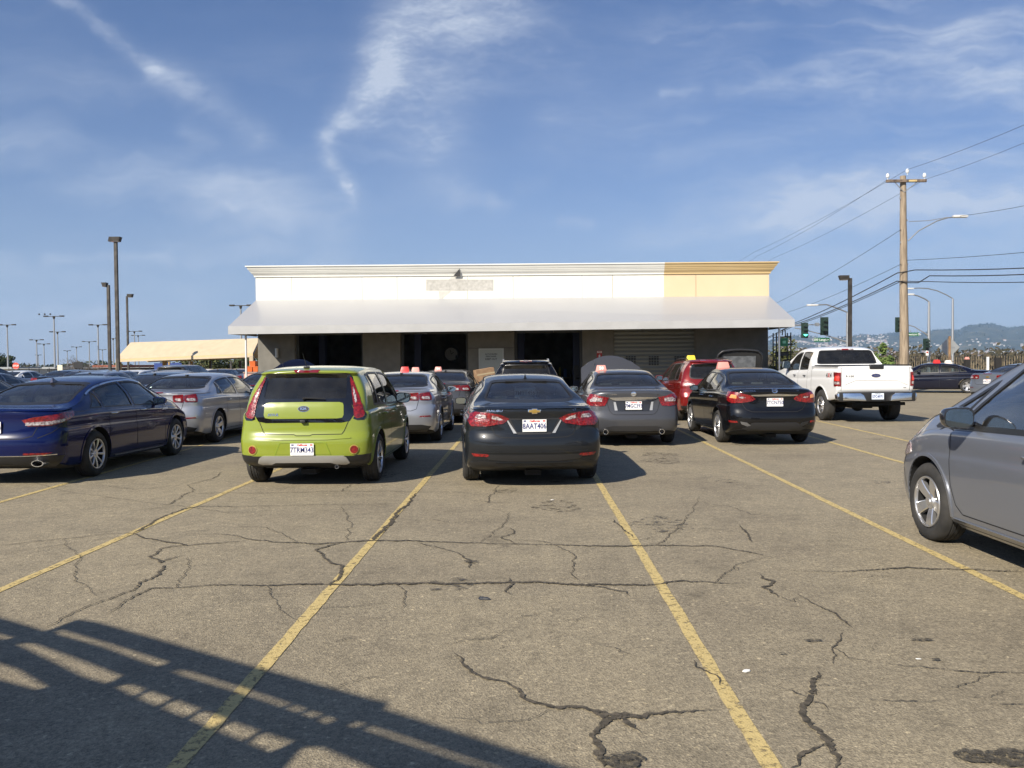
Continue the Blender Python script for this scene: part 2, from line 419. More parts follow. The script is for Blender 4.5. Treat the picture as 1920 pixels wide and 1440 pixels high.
    # --- projection: a 2-D pattern point to the skin
    def proj(s, a, b, mode, sd=1):
        if mode == 'rear': o, d = Vector((a*sd, -1.5, b)), Vector((0, 1, 0))
        elif mode == 'front': o, d = Vector((a*sd, s.L+1.5, b)), Vector((0, -1, 0))
        elif mode == 'side': o, d = Vector((2.5*sd, a, b)), Vector((-sd, 0, 0))
        elif mode == 'top': o, d = Vector((a*sd, b, 4)), Vector((0, 0, -1))
        elif mode in ('wr', 'wf'):
            arc = s.arc_r if mode == 'wr' else s.arc_f; q = abs(a); k = 0
            while k < len(arc)-2 and arc[k+1][0] < q: k += 1
            (u0, p0), (u1, p1) = arc[k], arc[k+1]; t = (q-u0)/max(1e-6, u1-u0)
            x = p0[0]+(p1[0]-p0[0])*t; y = p0[1]+(p1[1]-p0[1])*t
            k0 = max(0, k-2); k1 = min(len(arc)-1, k+3)
            tx = arc[k1][1][0]-arc[k0][1][0]; ty = arc[k1][1][1]-arc[k0][1][1]; ln = math.hypot(tx, ty)
            nx, ny = (ty/ln, -tx/ln) if mode == 'wr' else (-ty/ln, tx/ln)
            sg = sd*(1 if a >= 0 else -1)
            o = Vector(((x+nx)*sg, y+ny, b)); d = Vector((-nx*sg, -ny, 0))
        h = s.bvh.ray_cast(o, d)
        if h[0] is None:
            h = s.bvh.find_nearest(o + d*1.0)
        n = h[1]
        if n.dot(d) > 0: n = -n
        return h[0], n
    def patch(s, name, poly, mode, m, off=.004, thick=.006, res=.03, sd=1, parent=None, smooth=30, corner=0.0):
        """polygon poly laid on the skin as a thin shaped shell"""
        if corner: poly = round_poly(poly, corner)
        bd = []
        n = len(poly)
        for i in range(n):
            p, q = poly[i], poly[(i+1) % n]; k = max(1, int(math.hypot(q[0]-p[0], q[1]-p[1])/res))
            bd += [(p[0]+(q[0]-p[0])*j/k, p[1]+(q[1]-p[1])*j/k) for j in range(k)]
        xs = [p[0] for p in bd]; ys = [p[1] for p in bd]; pts = [Vector(p) for p in bd]
        gx = np.arange(min(xs)+res*.5, max(xs), res); gy = np.arange(min(ys)+res*.5, max(ys), res)
        B = np.array(bd)
        for x in gx:
            for y in gy:
                if inside(x, y, bd) and np.min(np.hypot(B[:, 0]-x, B[:, 1]-y)) > res*.5: pts.append(Vector((float(x), float(y))))
        V, E, F, *_ = geometry.delaunay_2d_cdt(pts, [], [list(range(len(bd)))], 1, 1e-6)
        bm = bmesh.new(); top = []; low = []
        for v in V:
            p, nn = s.proj(v.x, v.y, mode, sd)
            top.append(bm.verts.new(s.mx @ (p + nn*off))); low.append(s.mx @ (p + nn*(off - thick)))
        for f in F:
            try: bm.faces.new([top[i] for i in f])
            except ValueError: pass
        bmesh.ops.recalc_face_normals(bm, faces=bm.faces)
        be = [e for e in bm.edges if len(e.link_faces) == 1]
        if be and thick > 0:
            idx = {v: i for i, v in enumerate(top)}; lv = {}
            for e in be:
                for v in e.verts:
                    if v not in lv: lv[v] = bm.verts.new(low[idx[v]])
                a, b = e.verts; f = e.link_faces[0]
                vs = list(f.verts); ia = vs.index(a)
                if vs[(ia+1) % len(vs)] == b: a, b = b, a
                bm.faces.new((a, b, lv[b], lv[a]))
        # the outside must face out
        if sum(1 for f in bm.faces) and s.flip_needed(bm, top, low): bmesh.ops.reverse_faces(bm, faces=bm.faces)
        bm.verts.ensure_lookup_table()
        for v in [v for v in bm.verts if not v.link_faces]: bm.verts.remove(v)
        return obj(name, bm, m, parent or s.root, smooth)
    def flip_needed(s, bm, top, low):
        bm.normal_update(); sc = 0
        for i, v in enumerate(top[:60]):
            if v.is_valid and v.link_faces:
                sc += (v.co - low[i]).dot(v.link_faces[0].normal)
        return sc < 0
    def ribbon(s, name, line, mode, width, m, off=.003, closed=False, sd=1, parent=None, res=.03, thick=0.0, bm=None):
        pts = list(line); L = []
        seq = pts + ([pts[0]] if closed else [])
        for p, q in zip(seq, seq[1:]):
            k = max(1, int(math.hypot(q[0]-p[0], q[1]-p[1])/res)); L += [(p[0]+(q[0]-p[0])*j/k, p[1]+(q[1]-p[1])*j/k) for j in range(k)]
        if not closed: L.append(pts[-1])
        own = bm is None; bm = bm or bmesh.new(); n = len(L); prev = None; first = None
        for i in range(n):
            a = L[(i-1) % n] if (closed or i) else L[i]; b = L[(i+1) % n] if (closed or i < n-1) else L[i]
            tx, ty = b[0]-a[0], b[1]-a[1]; ln = math.hypot(tx, ty) or 1; nx, ny = -ty/ln*width/2, tx/ln*width/2
            p1, n1 = s.proj(L[i][0]+nx, L[i][1]+ny, mode, sd); p2, n2 = s.proj(L[i][0]-nx, L[i][1]-ny, mode, sd)
            if thick:
                cur = [bm.verts.new(s.mx @ (p1 + n1*(off-thick))), bm.verts.new(s.mx @ (p1 + n1*off)), bm.verts.new(s.mx @ (p2 + n2*off)), bm.verts.new(s.mx @ (p2 + n2*(off-thick)))]
            else: cur = [bm.verts.new(s.mx @ (p1 + n1*off)), bm.verts.new(s.mx @ (p2 + n2*off))]
            if prev:
                for k in range(len(cur)-1): bm.faces.new((prev[k], prev[k+1], cur[k+1], cur[k]))
            else: first = cur
            prev = cur
        if closed:
            for k in range(len(prev)-1): bm.faces.new((prev[k], prev[k+1], first[k+1], first[k]))
        if own:
            fixn(bm); return obj(name, bm, m, parent or s.root, 40)
    # --- cabin, windows
    def cavity(s, y0, y1, zf=.38, ins=.075):
        bm = bmesh.new(); rows = []
        for y in np.linspace(y0, y1, 26):
            q = s.sect(float(y)); zt = q[-1][1] - .05
            pts = [(0, zf), (q[6][0]-.16, zf), (q[6][0]-.13, zf+.10), (q[10][0]-.12, min(q[10][1], zt-.05)), (min(q[12][0], q[15][0]+.4)-ins, min(q[12][1], zt-.04)), (q[13][0]-ins, min(q[13][1], zt-.03)), (q[15][0]-ins*.7, min(q[15][1]-.035, zt-.02)), (q[16][0]-.04, min(q[16][1]-.045, zt-.01)), (0, zt)]
            rows.append([(x, float(y), z) for x, z in pts])
        m = len(rows[0])
        ring = []
        for row in rows:
            ring.append([bm.verts.new(p) for p in row] + [bm.verts.new((-p[0], p[1], p[2])) for p in reversed(row[1:-1])])
        k = len(ring[0])
        for a, b in zip(ring, ring[1:]):
            for j in range(k): bm.faces.new((a[j], a[(j+1) % k], b[(j+1) % k], b[j]))
        bm.faces.new(ring[0]); bm.faces.new(list(reversed(ring[-1]))); fixn(bm)
        for f in bm.faces: f.material_index = 1
        return bm
    def side_poly(s, y0, y1, g0=.045, g1=.05, sl0=0.0, sl1=0.0, n=14):
        """side window outline between y0 and y1 (at the belt); sl = lean of each end"""
        lo = []; hi = []
        for i in range(n+1):
            t = i/n; y = y0+(y1-y0)*t; lo.append((y, s.belt(y)+g0))
            yt = (y0+sl0)+((y1+sl1)-(y0+sl0))*t; q = s.sect(yt); zz = q[15][1]-g1
            hi.append((yt, max(zz, s.belt(yt)+g0+.015)))
        return lo + list(reversed(hi))
    def build_body(s, paint_m, cav=None, side_w=(), rear_w=None, front_w=None, bed=None, more=None):
        s.paint = paint_m
        me = bpy.data.meshes.new('body'); s.skin.to_mesh(me)
        for m in (paint_m, getattr(s, 'cabin_m', CABIN), WELL): me.materials.append(m)
        b = bpy.data.objects.new('body', me); COL.objects.link(b)
        def vol(me_):
            q = bmesh.new(); q.from_mesh(me_); v = abs(q.calc_volume()); q.free(); return v
        def cutter(bm):
            fixn(bm)
            v0 = vol(b.data)
            for attempt in range(5):
                cm = bpy.data.meshes.new('cut'); bm.to_mesh(cm)
                if attempt: cm.transform(Matrix.Translation((.0011*attempt, .0017*attempt, -.0013*attempt)))
                for m in (paint_m, getattr(s, 'cabin_m', CABIN), WELL): cm.materials.append(m)
                c = bpy.data.objects.new('cut', cm); COL.objects.link(c)
                md = b.modifiers.new('b', 'BOOLEAN'); md.operation = 'DIFFERENCE'; md.object = c; md.solver = 'EXACT'
                dg = bpy.context.evaluated_depsgraph_get(); dg.update()
                nm = bpy.data.meshes.new_from_object(b.evaluated_get(dg)); v1 = vol(nm)
                b.modifiers.clear(); bpy.data.objects.remove(c); bpy.data.meshes.remove(cm)
                if v0*.3 < v1 < v0: b.data = nm; break
                bpy.data.meshes.remove(nm)
            else: print('BOOLEAN FAILED', s.name, s.L, v0, v1, len(b.data.polygons), len(bm.faces))
            bm.free()
        if cav: cutter(s.cavity(*cav))
        if side_w:
            bm = bmesh.new()
            for poly in side_w:
                for sg in (1, -1): prism(bm, [(sg*.32, y, z) for y, z in poly], (sg*1.2, 0, 0), 0)
            cutter(bm)
        if rear_w:
            bm = bmesh.new(); prism(bm, [(x, -.6, z) for x, z in rear_w[0]], (0, rear_w[1]+.6, 0), 0)
            cutter(bm)
        if front_w:
            bm = bmesh.new(); prism(bm, [(x, s.L+.5, z) for x, z in front_w[0]], (0, -(s.L+.5-front_w[1]), 0), 0)
            cutter(bm)
        if bed:
            bm = bmesh.new(); box2(bm, *bed, mi=2); cutter(bm)
        if more: cutter(more)
        yr, yf, r, tw = s.wh
        bm = bmesh.new()
        for ya in (yr, yf):
            for sg in (1, -1):
                cx = s.hw - .14
                bmesh.ops.create_cone(bm, cap_ends=True, segments=40, radius1=r+s.well, radius2=r+s.well, depth=.44,
                    matrix=Matrix.Translation((sg*(cx+.06), ya, r)) @ Matrix.Rotation(R(90), 4, 'Y'))
        for f in bm.faces: f.material_index = 2
        cutter(bm)
        nm = b.data; bpy.data.objects.remove(b)
        nm.transform(s.mx); nm.name = 'body'
        for p in nm.polygons:
            if p.material_index == 0 and p.normal.z < -.35 and p.center.z < s.bot(p.center.y+s.L/2)+.05: p.material_index = 2
        nm.polygons.foreach_set('use_smooth', [True]*len(nm.polygons)); nm.set_sharp_from_angle(angle=R(32))
        s.body = obj('body', nm, None, s.root)
        # arch lips
        for ya in (yr, yf):
            for sg in (1, -1):
                arc = [(ya+(r+s.well+.014)*math.cos(a), r+(r+s.well+.014)*math.sin(a)) for a in np.linspace(R(-8), R(188), 30)]
                arc = [p for p in arc if p[1] > s.bot(p[0])+.02]
                s.ribbon('wheel_arch', arc, 'side', .028, s.arch_m if hasattr(s, 'arch_m') else paint_m, .009, sd=sg, thick=.014)
        return s.body
    def glazing(s, polys, mode, m, name='side_window', sds=(1, -1), frame=.022, fm=None, off=-.006):
        for poly in polys:
            for sd in sds:
                w = s.patch(name, poly, mode, m, off=off, thick=0, res=.07, sd=sd)
                if frame: s.ribbon('window_trim', poly, mode, frame, fm or BLACK, .002, closed=True, sd=sd, parent=w, thick=.006)
    def seams(s, lines, w=.009):
        bm = bmesh.new()
        for line, mode in lines:
            for sd in ((1, -1) if mode in ('side', 'wr', 'wf') else (1,)):
                s.ribbon(None, line, mode, w, None, .0022, sd=sd, bm=bm)
        fixn(bm); return obj('panel_gaps', bm, SEAM, s.body)
    def door_lines(s, ya, yb, yc=None, zb=None):
        """front door from yb to ya.. (b-pillar between)"""
        zb = zb or s.bot(2.0)+.10; out = []
        for y in [v for v in (ya, yb, yc) if v is not None]:
            out.append(([(y, s.belt(y)+.02), (y, zb)], 'side'))
        ys = [v for v in (ya, yb, yc) if v is not None]
        out.append(([(max(ys), zb), (min(ys), zb)], 'side'))
        return out
    def wheel(s, style='ten', rim_m=None, R_=None, rimr=None):
        yr, yf, r, tw = s.wh; r = R_ or r; rim_m = rim_m or ALLOY
        key = (style, r, tw, rim_m.name, rimr)
        if key not in WHEELS: WHEELS[key] = wheel_meshes(style, r, tw, rim_m, rimr)
        ty, rm = WHEELS[key]
        for ya in (yr, yf):
            for sg in (1, -1):
                w = obj('wheel', ty, None, s.root); w.location = s.mx @ Vector((sg*(s.track - tw/2), ya, r)); w.rotation_euler = (R(rnd.uniform(0, 70)), 0, 0 if sg > 0 else math.pi)
                obj('rim', rm, None, w)
    def at(s, a, b, mode, off=0, sd=1):
        p, n = s.proj(a, b, mode, sd); return s.mx @ (p + n*off), n
    def disc(s, name, a, b, mode, rx, rz, m, off=.012, depth=.03, seg=24, sd=1, parent=None):
        poly = [(a+rx*math.cos(t), b+rz*math.sin(t)) for t in [2*math.pi*k/seg for k in range(seg)]]
        return s.patch(name, poly, mode, m, off, depth, .03, sd, parent)
    def text(s, name, t, a, b, size, m, mode='rear', off=.004, sx=1.0, bold=.0, shear=0, parent=None, tilt=None, rz=None, ex=.0015):
        p, n = s.proj(a, b, mode, 1)
        bm = text_bm(t, size, ex, bold, sx, shear)
        if rz is None: rz = math.atan2(n.x, -n.y) if mode != 'front' else math.atan2(n.x, -n.y)
        facing(bm, s.mx @ (p + n*off), rz, tilt if tilt is not None else -math.asin(max(-1, min(1, n.z))))
        return obj(name, bm, m, parent or s.root)
    def mirror(s, y, z, m=None, glass_y=-1, w=.19, h=.125, reach=.10):
        for sg in (1, -1):
            p, n = s.proj(y, z-.04, 'side', sg)
            bm = bmesh.new()
            bmesh.ops.create_uvsphere(bm, u_segments=20, v_segments=12, radius=1.0)
            for v in bm.verts:
                x, yy, zz = v.co
                f = lambda q, e=.62: math.copysign(abs(q)**e, q)
                x, zz = f(x), f(zz)
                yy = yy*.10 if yy > 0 else max(yy, -.25)*.16
                v.co = (x*w/2*(1+.06*zz), yy*(1.0), zz*h/2*(1.0-.08*x*sg))
            base = Vector((p.x + sg*(reach), y, z))
            bmesh.ops.translate(bm, vec=s.mx @ base, verts=bm.verts)
            tube(bm, [s.mx @ Vector((p.x - sg*.02, y+.03, z-.055)), s.mx @ Vector((p.x+sg*.06, y+.02, z-.05))], .022, 8)
            fixn(bm)
            o = obj('side_mirror', bm, m or s.paint, s.root, 50)
            g = bmesh.new()
            pts = [(math.copysign(abs(math.cos(t))**.6, math.cos(t))*(w/2-.014), math.copysign(abs(math.sin(t))**.6, math.sin(t))*(h/2-.014)) for t in [2*math.pi*k/24 for k in range(24)]]
            prism(g, [s.mx @ (base + Vector((a, -.042, b))) for a, b in pts], (0, .004, 0)); fixn(g)
            obj('mirror_glass', g, MIRR, o)
    def handles(s, ys, z, m=None, ln=.16):
        for y in ys:
            for sg in (1, -1):
                a, n = s.proj(y-ln/2, z, 'side', sg); b, _ = s.proj(y+ln/2, z, 'side', sg)
                bm = bmesh.new(); o = Vector((sg*.032, 0, 0))
                tube(bm, [s.mx @ (a - o*.3), s.mx @ (a + o + Vector((0, .02, 0))), s.mx @ (b + o - Vector((0, .02, 0))), s.mx @ (b - o*.3)], [.010, .013, .013, .010], 8)
                obj('door_handle', bm, m or s.paint, s.root, 60)
    def seats(s, yfront, yrear, zf=.40, hr=1.18, m=None, w=.36, steer=True, dash_y=None, rear_heads=3):
        m = m or SEATM
        def seat(x, y, wd, top, name='seat'):
            bm = bmesh.new()
            rot = Matrix.Rotation(R(14), 3, 'X')
            box(bm, x, y+.22, zf+.10, wd, .48, .16); box(bm, x, y-.06, zf+.38, wd, .13, .60, rot)
            bevel(bm, .045, 3)
            return obj(name, bm, m, s.root, 50, loc=None), y
        def head(x, y, par, z):
            bm = bmesh.new(); box(bm, x, y, z, .25, .09, .17); bevel(bm, .04, 3)
            tube(bm, [(x-.06, y, z-.2), (x-.06, y, z-.05)], .008, 6); tube(bm, [(x+.06, y, z-.2), (x+.06, y, z-.05)], .008, 6)
            obj('headrest', bm, m, par, 50)
        for x in (-w, w):
            o, _ = seat(x, yfront, .48, hr); o.location = (0, -s.L/2, 0); head(x, yfront-.17, o, hr-.07)
        o, _ = seat(0, yrear, 1.24, hr, 'rear_bench'); o.location = (0, -s.L/2, 0)
        for x in ((-.40, 0, .40) if rear_heads == 3 else (-.38, .38)): head(x, yrear-.17, o, hr-.10)
        dy = dash_y or yfront+.95
        bm = bmesh.new(); box(bm, 0, dy, .86, s.hw*2-.42, .42, .22); bevel(bm, .06, 3)
        obj('dashboard', bm, CABIN, s.root, 50, (0, -s.L/2, 0))
        if steer:
            bm = bmesh.new(); c = Vector((-w, dy-.34, .94)); rr = .185
            ring = [c + Vector((rr*math.cos(t), -.10*math.sin(t), rr*.93*math.sin(t))) for t in [2*math.pi*k/24 for k in range(25)]]
            tube(bm, ring, .014, 6, cap=False); tube(bm, [c, c + Vector((0, .25, -.06))], .03, 8)
            tube(bm, [ring[0], c, ring[12]], .018, 6); obj('steering_wheel', bm, BLACK, s.root, 60, (0, -s.L/2, 0))
        bm = bmesh.new(); ym = min(dy-.12, s.L*.66); box(bm, 0, dy-.30, s.top(dy-.22)-.17, .22, .03, .06); bevel(bm, .012, 2); obj('interior_mirror', bm, BLACK, s.root, 50, (0, -s.L/2, 0))
    def fin(s, y, m=None, sz=1.0):
        p, n = s.proj(0, y, 'top'); bm = bmesh.new()
        pr = [(-.07, 0), (-.055, .055), (-.03, .062), (.02, .035), (.09, 0)]
        for z0, ww in ((0, .02),):
            a = [bm.verts.new((-.022, yy*sz, zz*sz)) for yy, zz in pr]; b = [bm.verts.new((.022, yy*sz, zz*sz)) for yy, zz in pr]
            for v in (a[1], a[2], a[3]): v.co.x = -.006
            for v in (b[1], b[2], b[3]): v.co.x = .006
            bm.faces.new(a); bm.faces.new(list(reversed(b)))
            for i in range(5): bm.faces.new((a[i], b[i], b[(i+1) % 5], a[(i+1) % 5]))
        fixn(bm); bmesh.ops.translate(bm, vec=s.mx @ (p - Vector((0, 0, .004))), verts=bm.verts)
        return obj('antenna_fin', bm, m or s.paint, s.root, 50)
    def plate(s, a, b, txt, mode='rear', w=.305, h=.155, state='California', bg=None, ink=None, frame=None, off=.012, tilt=0.0, sub=None):
        p, n = s.proj(a, b, mode, 1); c = s.mx @ (p + n*off); c = Vector((c.x, c.y, c.z)); t = -tilt
        par = None; bm = bmesh.new()
        rot = Matrix.Rotation(t, 3, 'X')
        if frame:
            box(bm, c.x, c.y+.004, c.z, w+.03, .012, h+.03, rot); bevel(bm, .003, 1); par = obj('plate_frame', bm, frame, s.root, 40); bm = bmesh.new()
        box(bm, c.x, c.y-.004, c.z, w, .004, h, rot)
        par = obj('license_plate', bm, bg or PLATEW, s.root if par is None else par)
        tb = text_bm(txt, h*.62, .001, .0013, .80); facing(tb, (c.x, c.y-.0075, c.z-h*.06), 0, t)
        obj('plate_number', tb, ink or PLATEB, par)
        if state:
            tb = text_bm(state, h*.22, .001, .001, 1.0, .25); facing(tb, (c.x, c.y-.0075, c.z+h*.37), 0, t); obj('plate_state', tb, PLATER if not bg else (ink or PLATEB), par)
            bm = bmesh.new(); box(bm, c.x-w*.40, c.y-.0072, c.z+h*.38, .032, .002, .017, rot)
            obj('plate_sticker', bm, PLATEB, par); bm = bmesh.new(); box(bm, c.x+w*.40, c.y-.0072, c.z+h*.38, .032, .002, .017, rot); obj('plate_sticker', bm, PLATER, par)
    def exhaust(s, x, z, y=.02, rx=.045, rz=.045, m=None):
        bm = bmesh.new(); n = 20
        for (r1, y1, y2) in ((1.0, -.03, .12),):
            o = [[bm.verts.new(s.mx @ Vector((x+rx*f*math.cos(t), y+yy, z+rz*f*math.sin(t)))) for t in [2*math.pi*k/n for k in range(n)]] for f, yy in ((1, .16), (1, 0), (.82, 0), (.80, .16))]
            for a, b in zip(o, o[1:]):
                for k in range(n): bm.faces.new((a[k], a[(k+1) % n], b[(k+1) % n], b[k]))
            bm.faces.new(o[-1])
        fixn(bm); return obj('exhaust_tip', bm, m or CHROME, s.root, 40)
    def underbody(s):
        bm = bmesh.new(); yr, yf, r, tw = s.wh
        box2(bm, -.10, .10, .3, s.L-.7, .15, .22); box2(bm, -.42, .42, .40, .80, .22, .32)
        tube(bm, [(-s.track+.2, yr, r), (s.track-.2, yr, r)], .05, 8); tube(bm, [(-s.track+.2, yf, r), (s.track-.2, yf, r)], .045, 8)
        o = obj('underbody', bm, WELL, s.root, None, (0, -s.L/2, 0)); return o
    def place(s, x, y_rear, yaw, label, cat, group=None):
        """x, y of the tail's middle; yaw anticlockwise"""
        a = yaw; s.root.rotation_euler = (0, 0, a)
        s.root.location = (x - math.sin(a)*s.L/2, y_rear + math.cos(a)*s.L/2, 0)
        tag(s.root, label, cat, group)
        return s
    def dup(s, x, y_rear, yaw, label, cat, new_paint=None, group=None):
        bpy.context.view_layer.update()
        c = copy_tree(s.root, None, (s.paint, new_paint) if new_paint else None)
        c.location = (x - math.sin(yaw)*s.L/2, y_rear + math.cos(yaw)*s.L/2, 0); c.rotation_euler = (0, 0, yaw)
        if 'group' in c: del c['group']
        return tag(c, label, cat, group)
WHEELS = {}
def inside(x, y, poly):
    c = False; n = len(poly); j = n-1
    for i in range(n):
        xi, yi = poly[i]; xj, yj = poly[j]
        if (yi > y) != (yj > y) and x < (xj-xi)*(y-yi)/(yj-yi)+xi: c = not c
        j = i
    return c
def round_poly(poly, r, seg=4):
    out = []; n = len(poly)
    for i in range(n):
        p = Vector(poly[i]); a = Vector(poly[i-1]); b = Vector(poly[(i+1) % n])
        da = (a-p); db = (b-p); ra = min(r, da.length*.45); rb = min(r, db.length*.45)
        s0 = p + da.normalized()*ra; s1 = p + db.normalized()*rb
        for k in range(seg+1):
            t = k/seg; q = s0*(1-t)**2 + p*2*t*(1-t) + s1*t*t; out.append((q.x, q.y))
    return out
def mirx(pts): return [(-x, z) for x, z in reversed(pts)]
def sym(pts):
    """close a right-half outline (from x~0 bottom round to x~0 top) with its mirror image"""
    return list(pts) + mirx(pts)
def wheel_meshes(style, r, tw, rim_m, rimr=None):
    """tyre and rim; axle along x, the outer face towards +x"""
    rr = rimr or r - .115; hw = tw/2; n = 48
    bm = bmesh.new()
    prof = [(-hw+.02, rr), (-hw+.004, rr+.02), (-hw-.004, (rr+r)/2), (-hw+.012, r-.022), (-hw+.035, r-.004), (-.045, r), (-.04, r-.007), (-.034, r-.007), (-.03, r), (-.004, r+.001), (-.003, r-.006), (.003, r-.006), (.004, r+.001), (.03, r), (.034, r-.007), (.04, r-.007), (.045, r), (hw-.035, r-.004), (hw-.012, r-.022), (hw+.004, (rr+r)/2), (hw-.004, rr+.02), (hw-.02, rr)]
    rings = [[bm.verts.new((x, q*math.cos(t), q*math.sin(t))) for t in [2*math.pi*k/n for k in range(n)]] for x, q in prof]
    for a, b in zip(rings, rings[1:]):
        for k in range(n): bm.faces.new((a[k], a[(k+1) % n], b[(k+1) % n], b[k]))
    fixn(bm); tyre = mesh_of(bm, 'wheel', RUBBER, 50)
    bm = bmesh.new()
    # barrel, lip
    prof = [(hw-.015, rr+.003), (hw-.004, rr-.002), (hw-.006, rr-.014), (hw-.03, rr-.022), (-hw+.03, rr-.03), (-hw+.03, 0.02)]
    rings = [[bm.verts.new((x, q*math.cos(t), q*math.sin(t))) for t in [2*math.pi*k/n for k in range(n)]] for x, q in prof]
    for i, (a, b) in enumerate(zip(rings, rings[1:])):
        for k in range(n):
            f = bm.faces.new((a[k], a[(k+1) % n], b[(k+1) % n], b[k])); f.material_index = 0 if i < 3 else 1
    R1 = rr-.018
    def spoke(t0, w0, w1, x0, x1, dep=.03, tw_=0.0):
        ct, st = math.cos(t0), math.sin(t0); segs = 6; prev = None
        for i in range(segs+1):
            q = i/segs; rad = .045 + (R1-.045)*q; w = w0+(w1-w0)*q; x = x0+(x1-x0)*math.sin(q*math.pi/2)
            a = t0 + tw_*q; ca, sa = math.cos(a), math.sin(a)
            P = lambda xx, off: bm.verts.new((xx, rad*ca - off*sa, rad*sa + off*ca))
            cur = [P(x-dep, -w/2), P(x-.006, -w/2), P(x, -w/2+.007), P(x, w/2-.007), P(x-.006, w/2), P(x-dep, w/2)]
            if prev:
                for k in range(5): bm.faces.new((prev[k], prev[k+1], cur[k+1], cur[k]))
            prev = cur
    if style == 'five':      # five broad spokes
        for k in range(5): spoke(2*math.pi*k/5, .075, .115, hw-.045, hw-.012, .04)
    elif style == 'ten':
        for k in range(5):
            for d in (-.155, .155): spoke(2*math.pi*k/5+d*1.5, .030, .036, hw-.04, hw-.014, .03, d*.25)
    elif style == 'multi':
        for k in range(9): spoke(2*math.pi*k/9, .026, .038, hw-.035, hw-.012, .03)
    elif style == 'vee':
        for k in range(7):
            for d in (-.06, .06): spoke(2*math.pi*k/7, .022, .028, hw-.035, hw-.012, .03, d*2.4)
    elif style == 'truck':
        for k in range(6): spoke(2*math.pi*k/6, .07, .085, hw-.05, hw-.02, .04)
    # hub and nuts
    bmesh.ops.create_cone(bm, cap_ends=True, segments=24, radius1=.075, radius2=.062, depth=.03, matrix=Matrix.Translation((hw-.045, 0, 0)) @ Matrix.Rotation(R(90), 4, 'Y'))
    bmesh.ops.create_cone(bm, cap_ends=True, segments=20, radius1=.033, radius2=.028, depth=.012, matrix=Matrix.Translation((hw-.026, 0, 0)) @ Matrix.Rotation(R(90), 4, 'Y'))
    # brake disc
    v = bmesh.ops.create_cone(bm, cap_ends=True, segments=28, radius1=.145, radius2=.145, depth=.02, matrix=Matrix.Translation((hw-.11, 0, 0)) @ Matrix.Rotation(R(90), 4, 'Y'))['verts']
    for f in {f for q in v for f in q.link_faces}: f.material_index = 2
    fixn(bm)
    rim = mesh_of(bm, 'rim', [rim_m, WELL, DALLOY], 35)
    return tyre, rim
# ------------------------------------------------------------------ the vehicles
P_DARK = paint('paint_charcoal', (.010, .012, .015), .0, .30, .02)
P_BLACK = paint('paint_black', (.004, .004, .005), .0, .25, .012)
P_NAVY = paint('paint_navy', (.003, .004, .014), .0, .25, .012)
P_BLUE = paint('paint_blue', (.0015, .006, .055), .0, .25, .0)
P_SILVER = paint('paint_silver', (.42, .43, .46), .65, .34, .05)
P_GREY = paint('paint_grey', (.070, .072, .080), .35, .3, .04)
P_STEEL = paint('paint_steel_grey', (.19, .205, .24), .45, .33, .03)
P_GREEN = paint('paint_lime', (.215, .262, .024), .0, .28, .02)
P_RED = paint('paint_red', (.20, .010, .008), .3, .25, .03)
P_WHITE = paint('paint_white', (.80, .80, .79), 0, .4, .02)
P_ICE = paint('paint_ice_grey', (.22, .25, .31), .55, .33, .05)
P_MAROON = paint('paint_bronze', (.08, .05, .035), .4, .3, .04)
SATIN = mat('satin_silver', (.50, .50, .49), .38, .55)

def marker(pos, m, label, rz=0.0, txt=None, size=1.0, par=None):
    """numbered plastic marker that sits on a car roof"""
    size = size*.68; bm = bmesh.new(); w0, w1, d0, d1, h = .15*size, .11*size, .11*size, .06*size, .17*size
    a = [bm.verts.new(p) for p in ((-w0, -d0, 0), (w0, -d0, 0), (w0, d0, 0), (-w0, d0, 0))]
    b = [bm.verts.new(p) for p in ((-w1, -d1, h), (w1, -d1, h), (w1, d1, h), (-w1, d1, h))]
    bm.faces.new(a); bm.faces.new(b)
    for i in range(4): bm.faces.new((a[i], a[(i+1) % 4], b[(i+1) % 4], b[i]))
    fixn(bm); bevel(bm, .012*size, 2)
    o = obj('roof_marker', bm, m, None, 40, pos); o.rotation_euler = (0, 0, rz)
    tag(o, label, 'roof marker', 'numbered plastic markers on car roofs')
    if txt:
        t = text_bm(txt, .12*size, .001, .004); facing(t, (0, -(d0+d1)/2-.004, h*.5), 0, R(-15)); obj('marker_number', t, WHITEP, o)
    return o
M_RED = mat('marker_red', (.70, .035, .03), .4); M_PINK = mat('marker_pink', (.74, .30, .25), .45); M_WHT = mat('marker_white', (.8, .72, .66), .45); M_YEL = mat('marker_yellow', (.80, .62, .05), .45)

SED_RO = [(.18, .16), (.30, .07), (.42, .02), (.55, .0), (.64, .012), (.72, .045), (.90, .06), (.99, .045), (1.03, .05), (1.07, .10), (1.12, .16)]
SED_FO = [(.18, .14), (.30, .03), (.45, .0), (.60, .02), (.72, .10), (.80, .22), (.95, .4)]
TSPEC = dict(r0=.36, f0=.50)

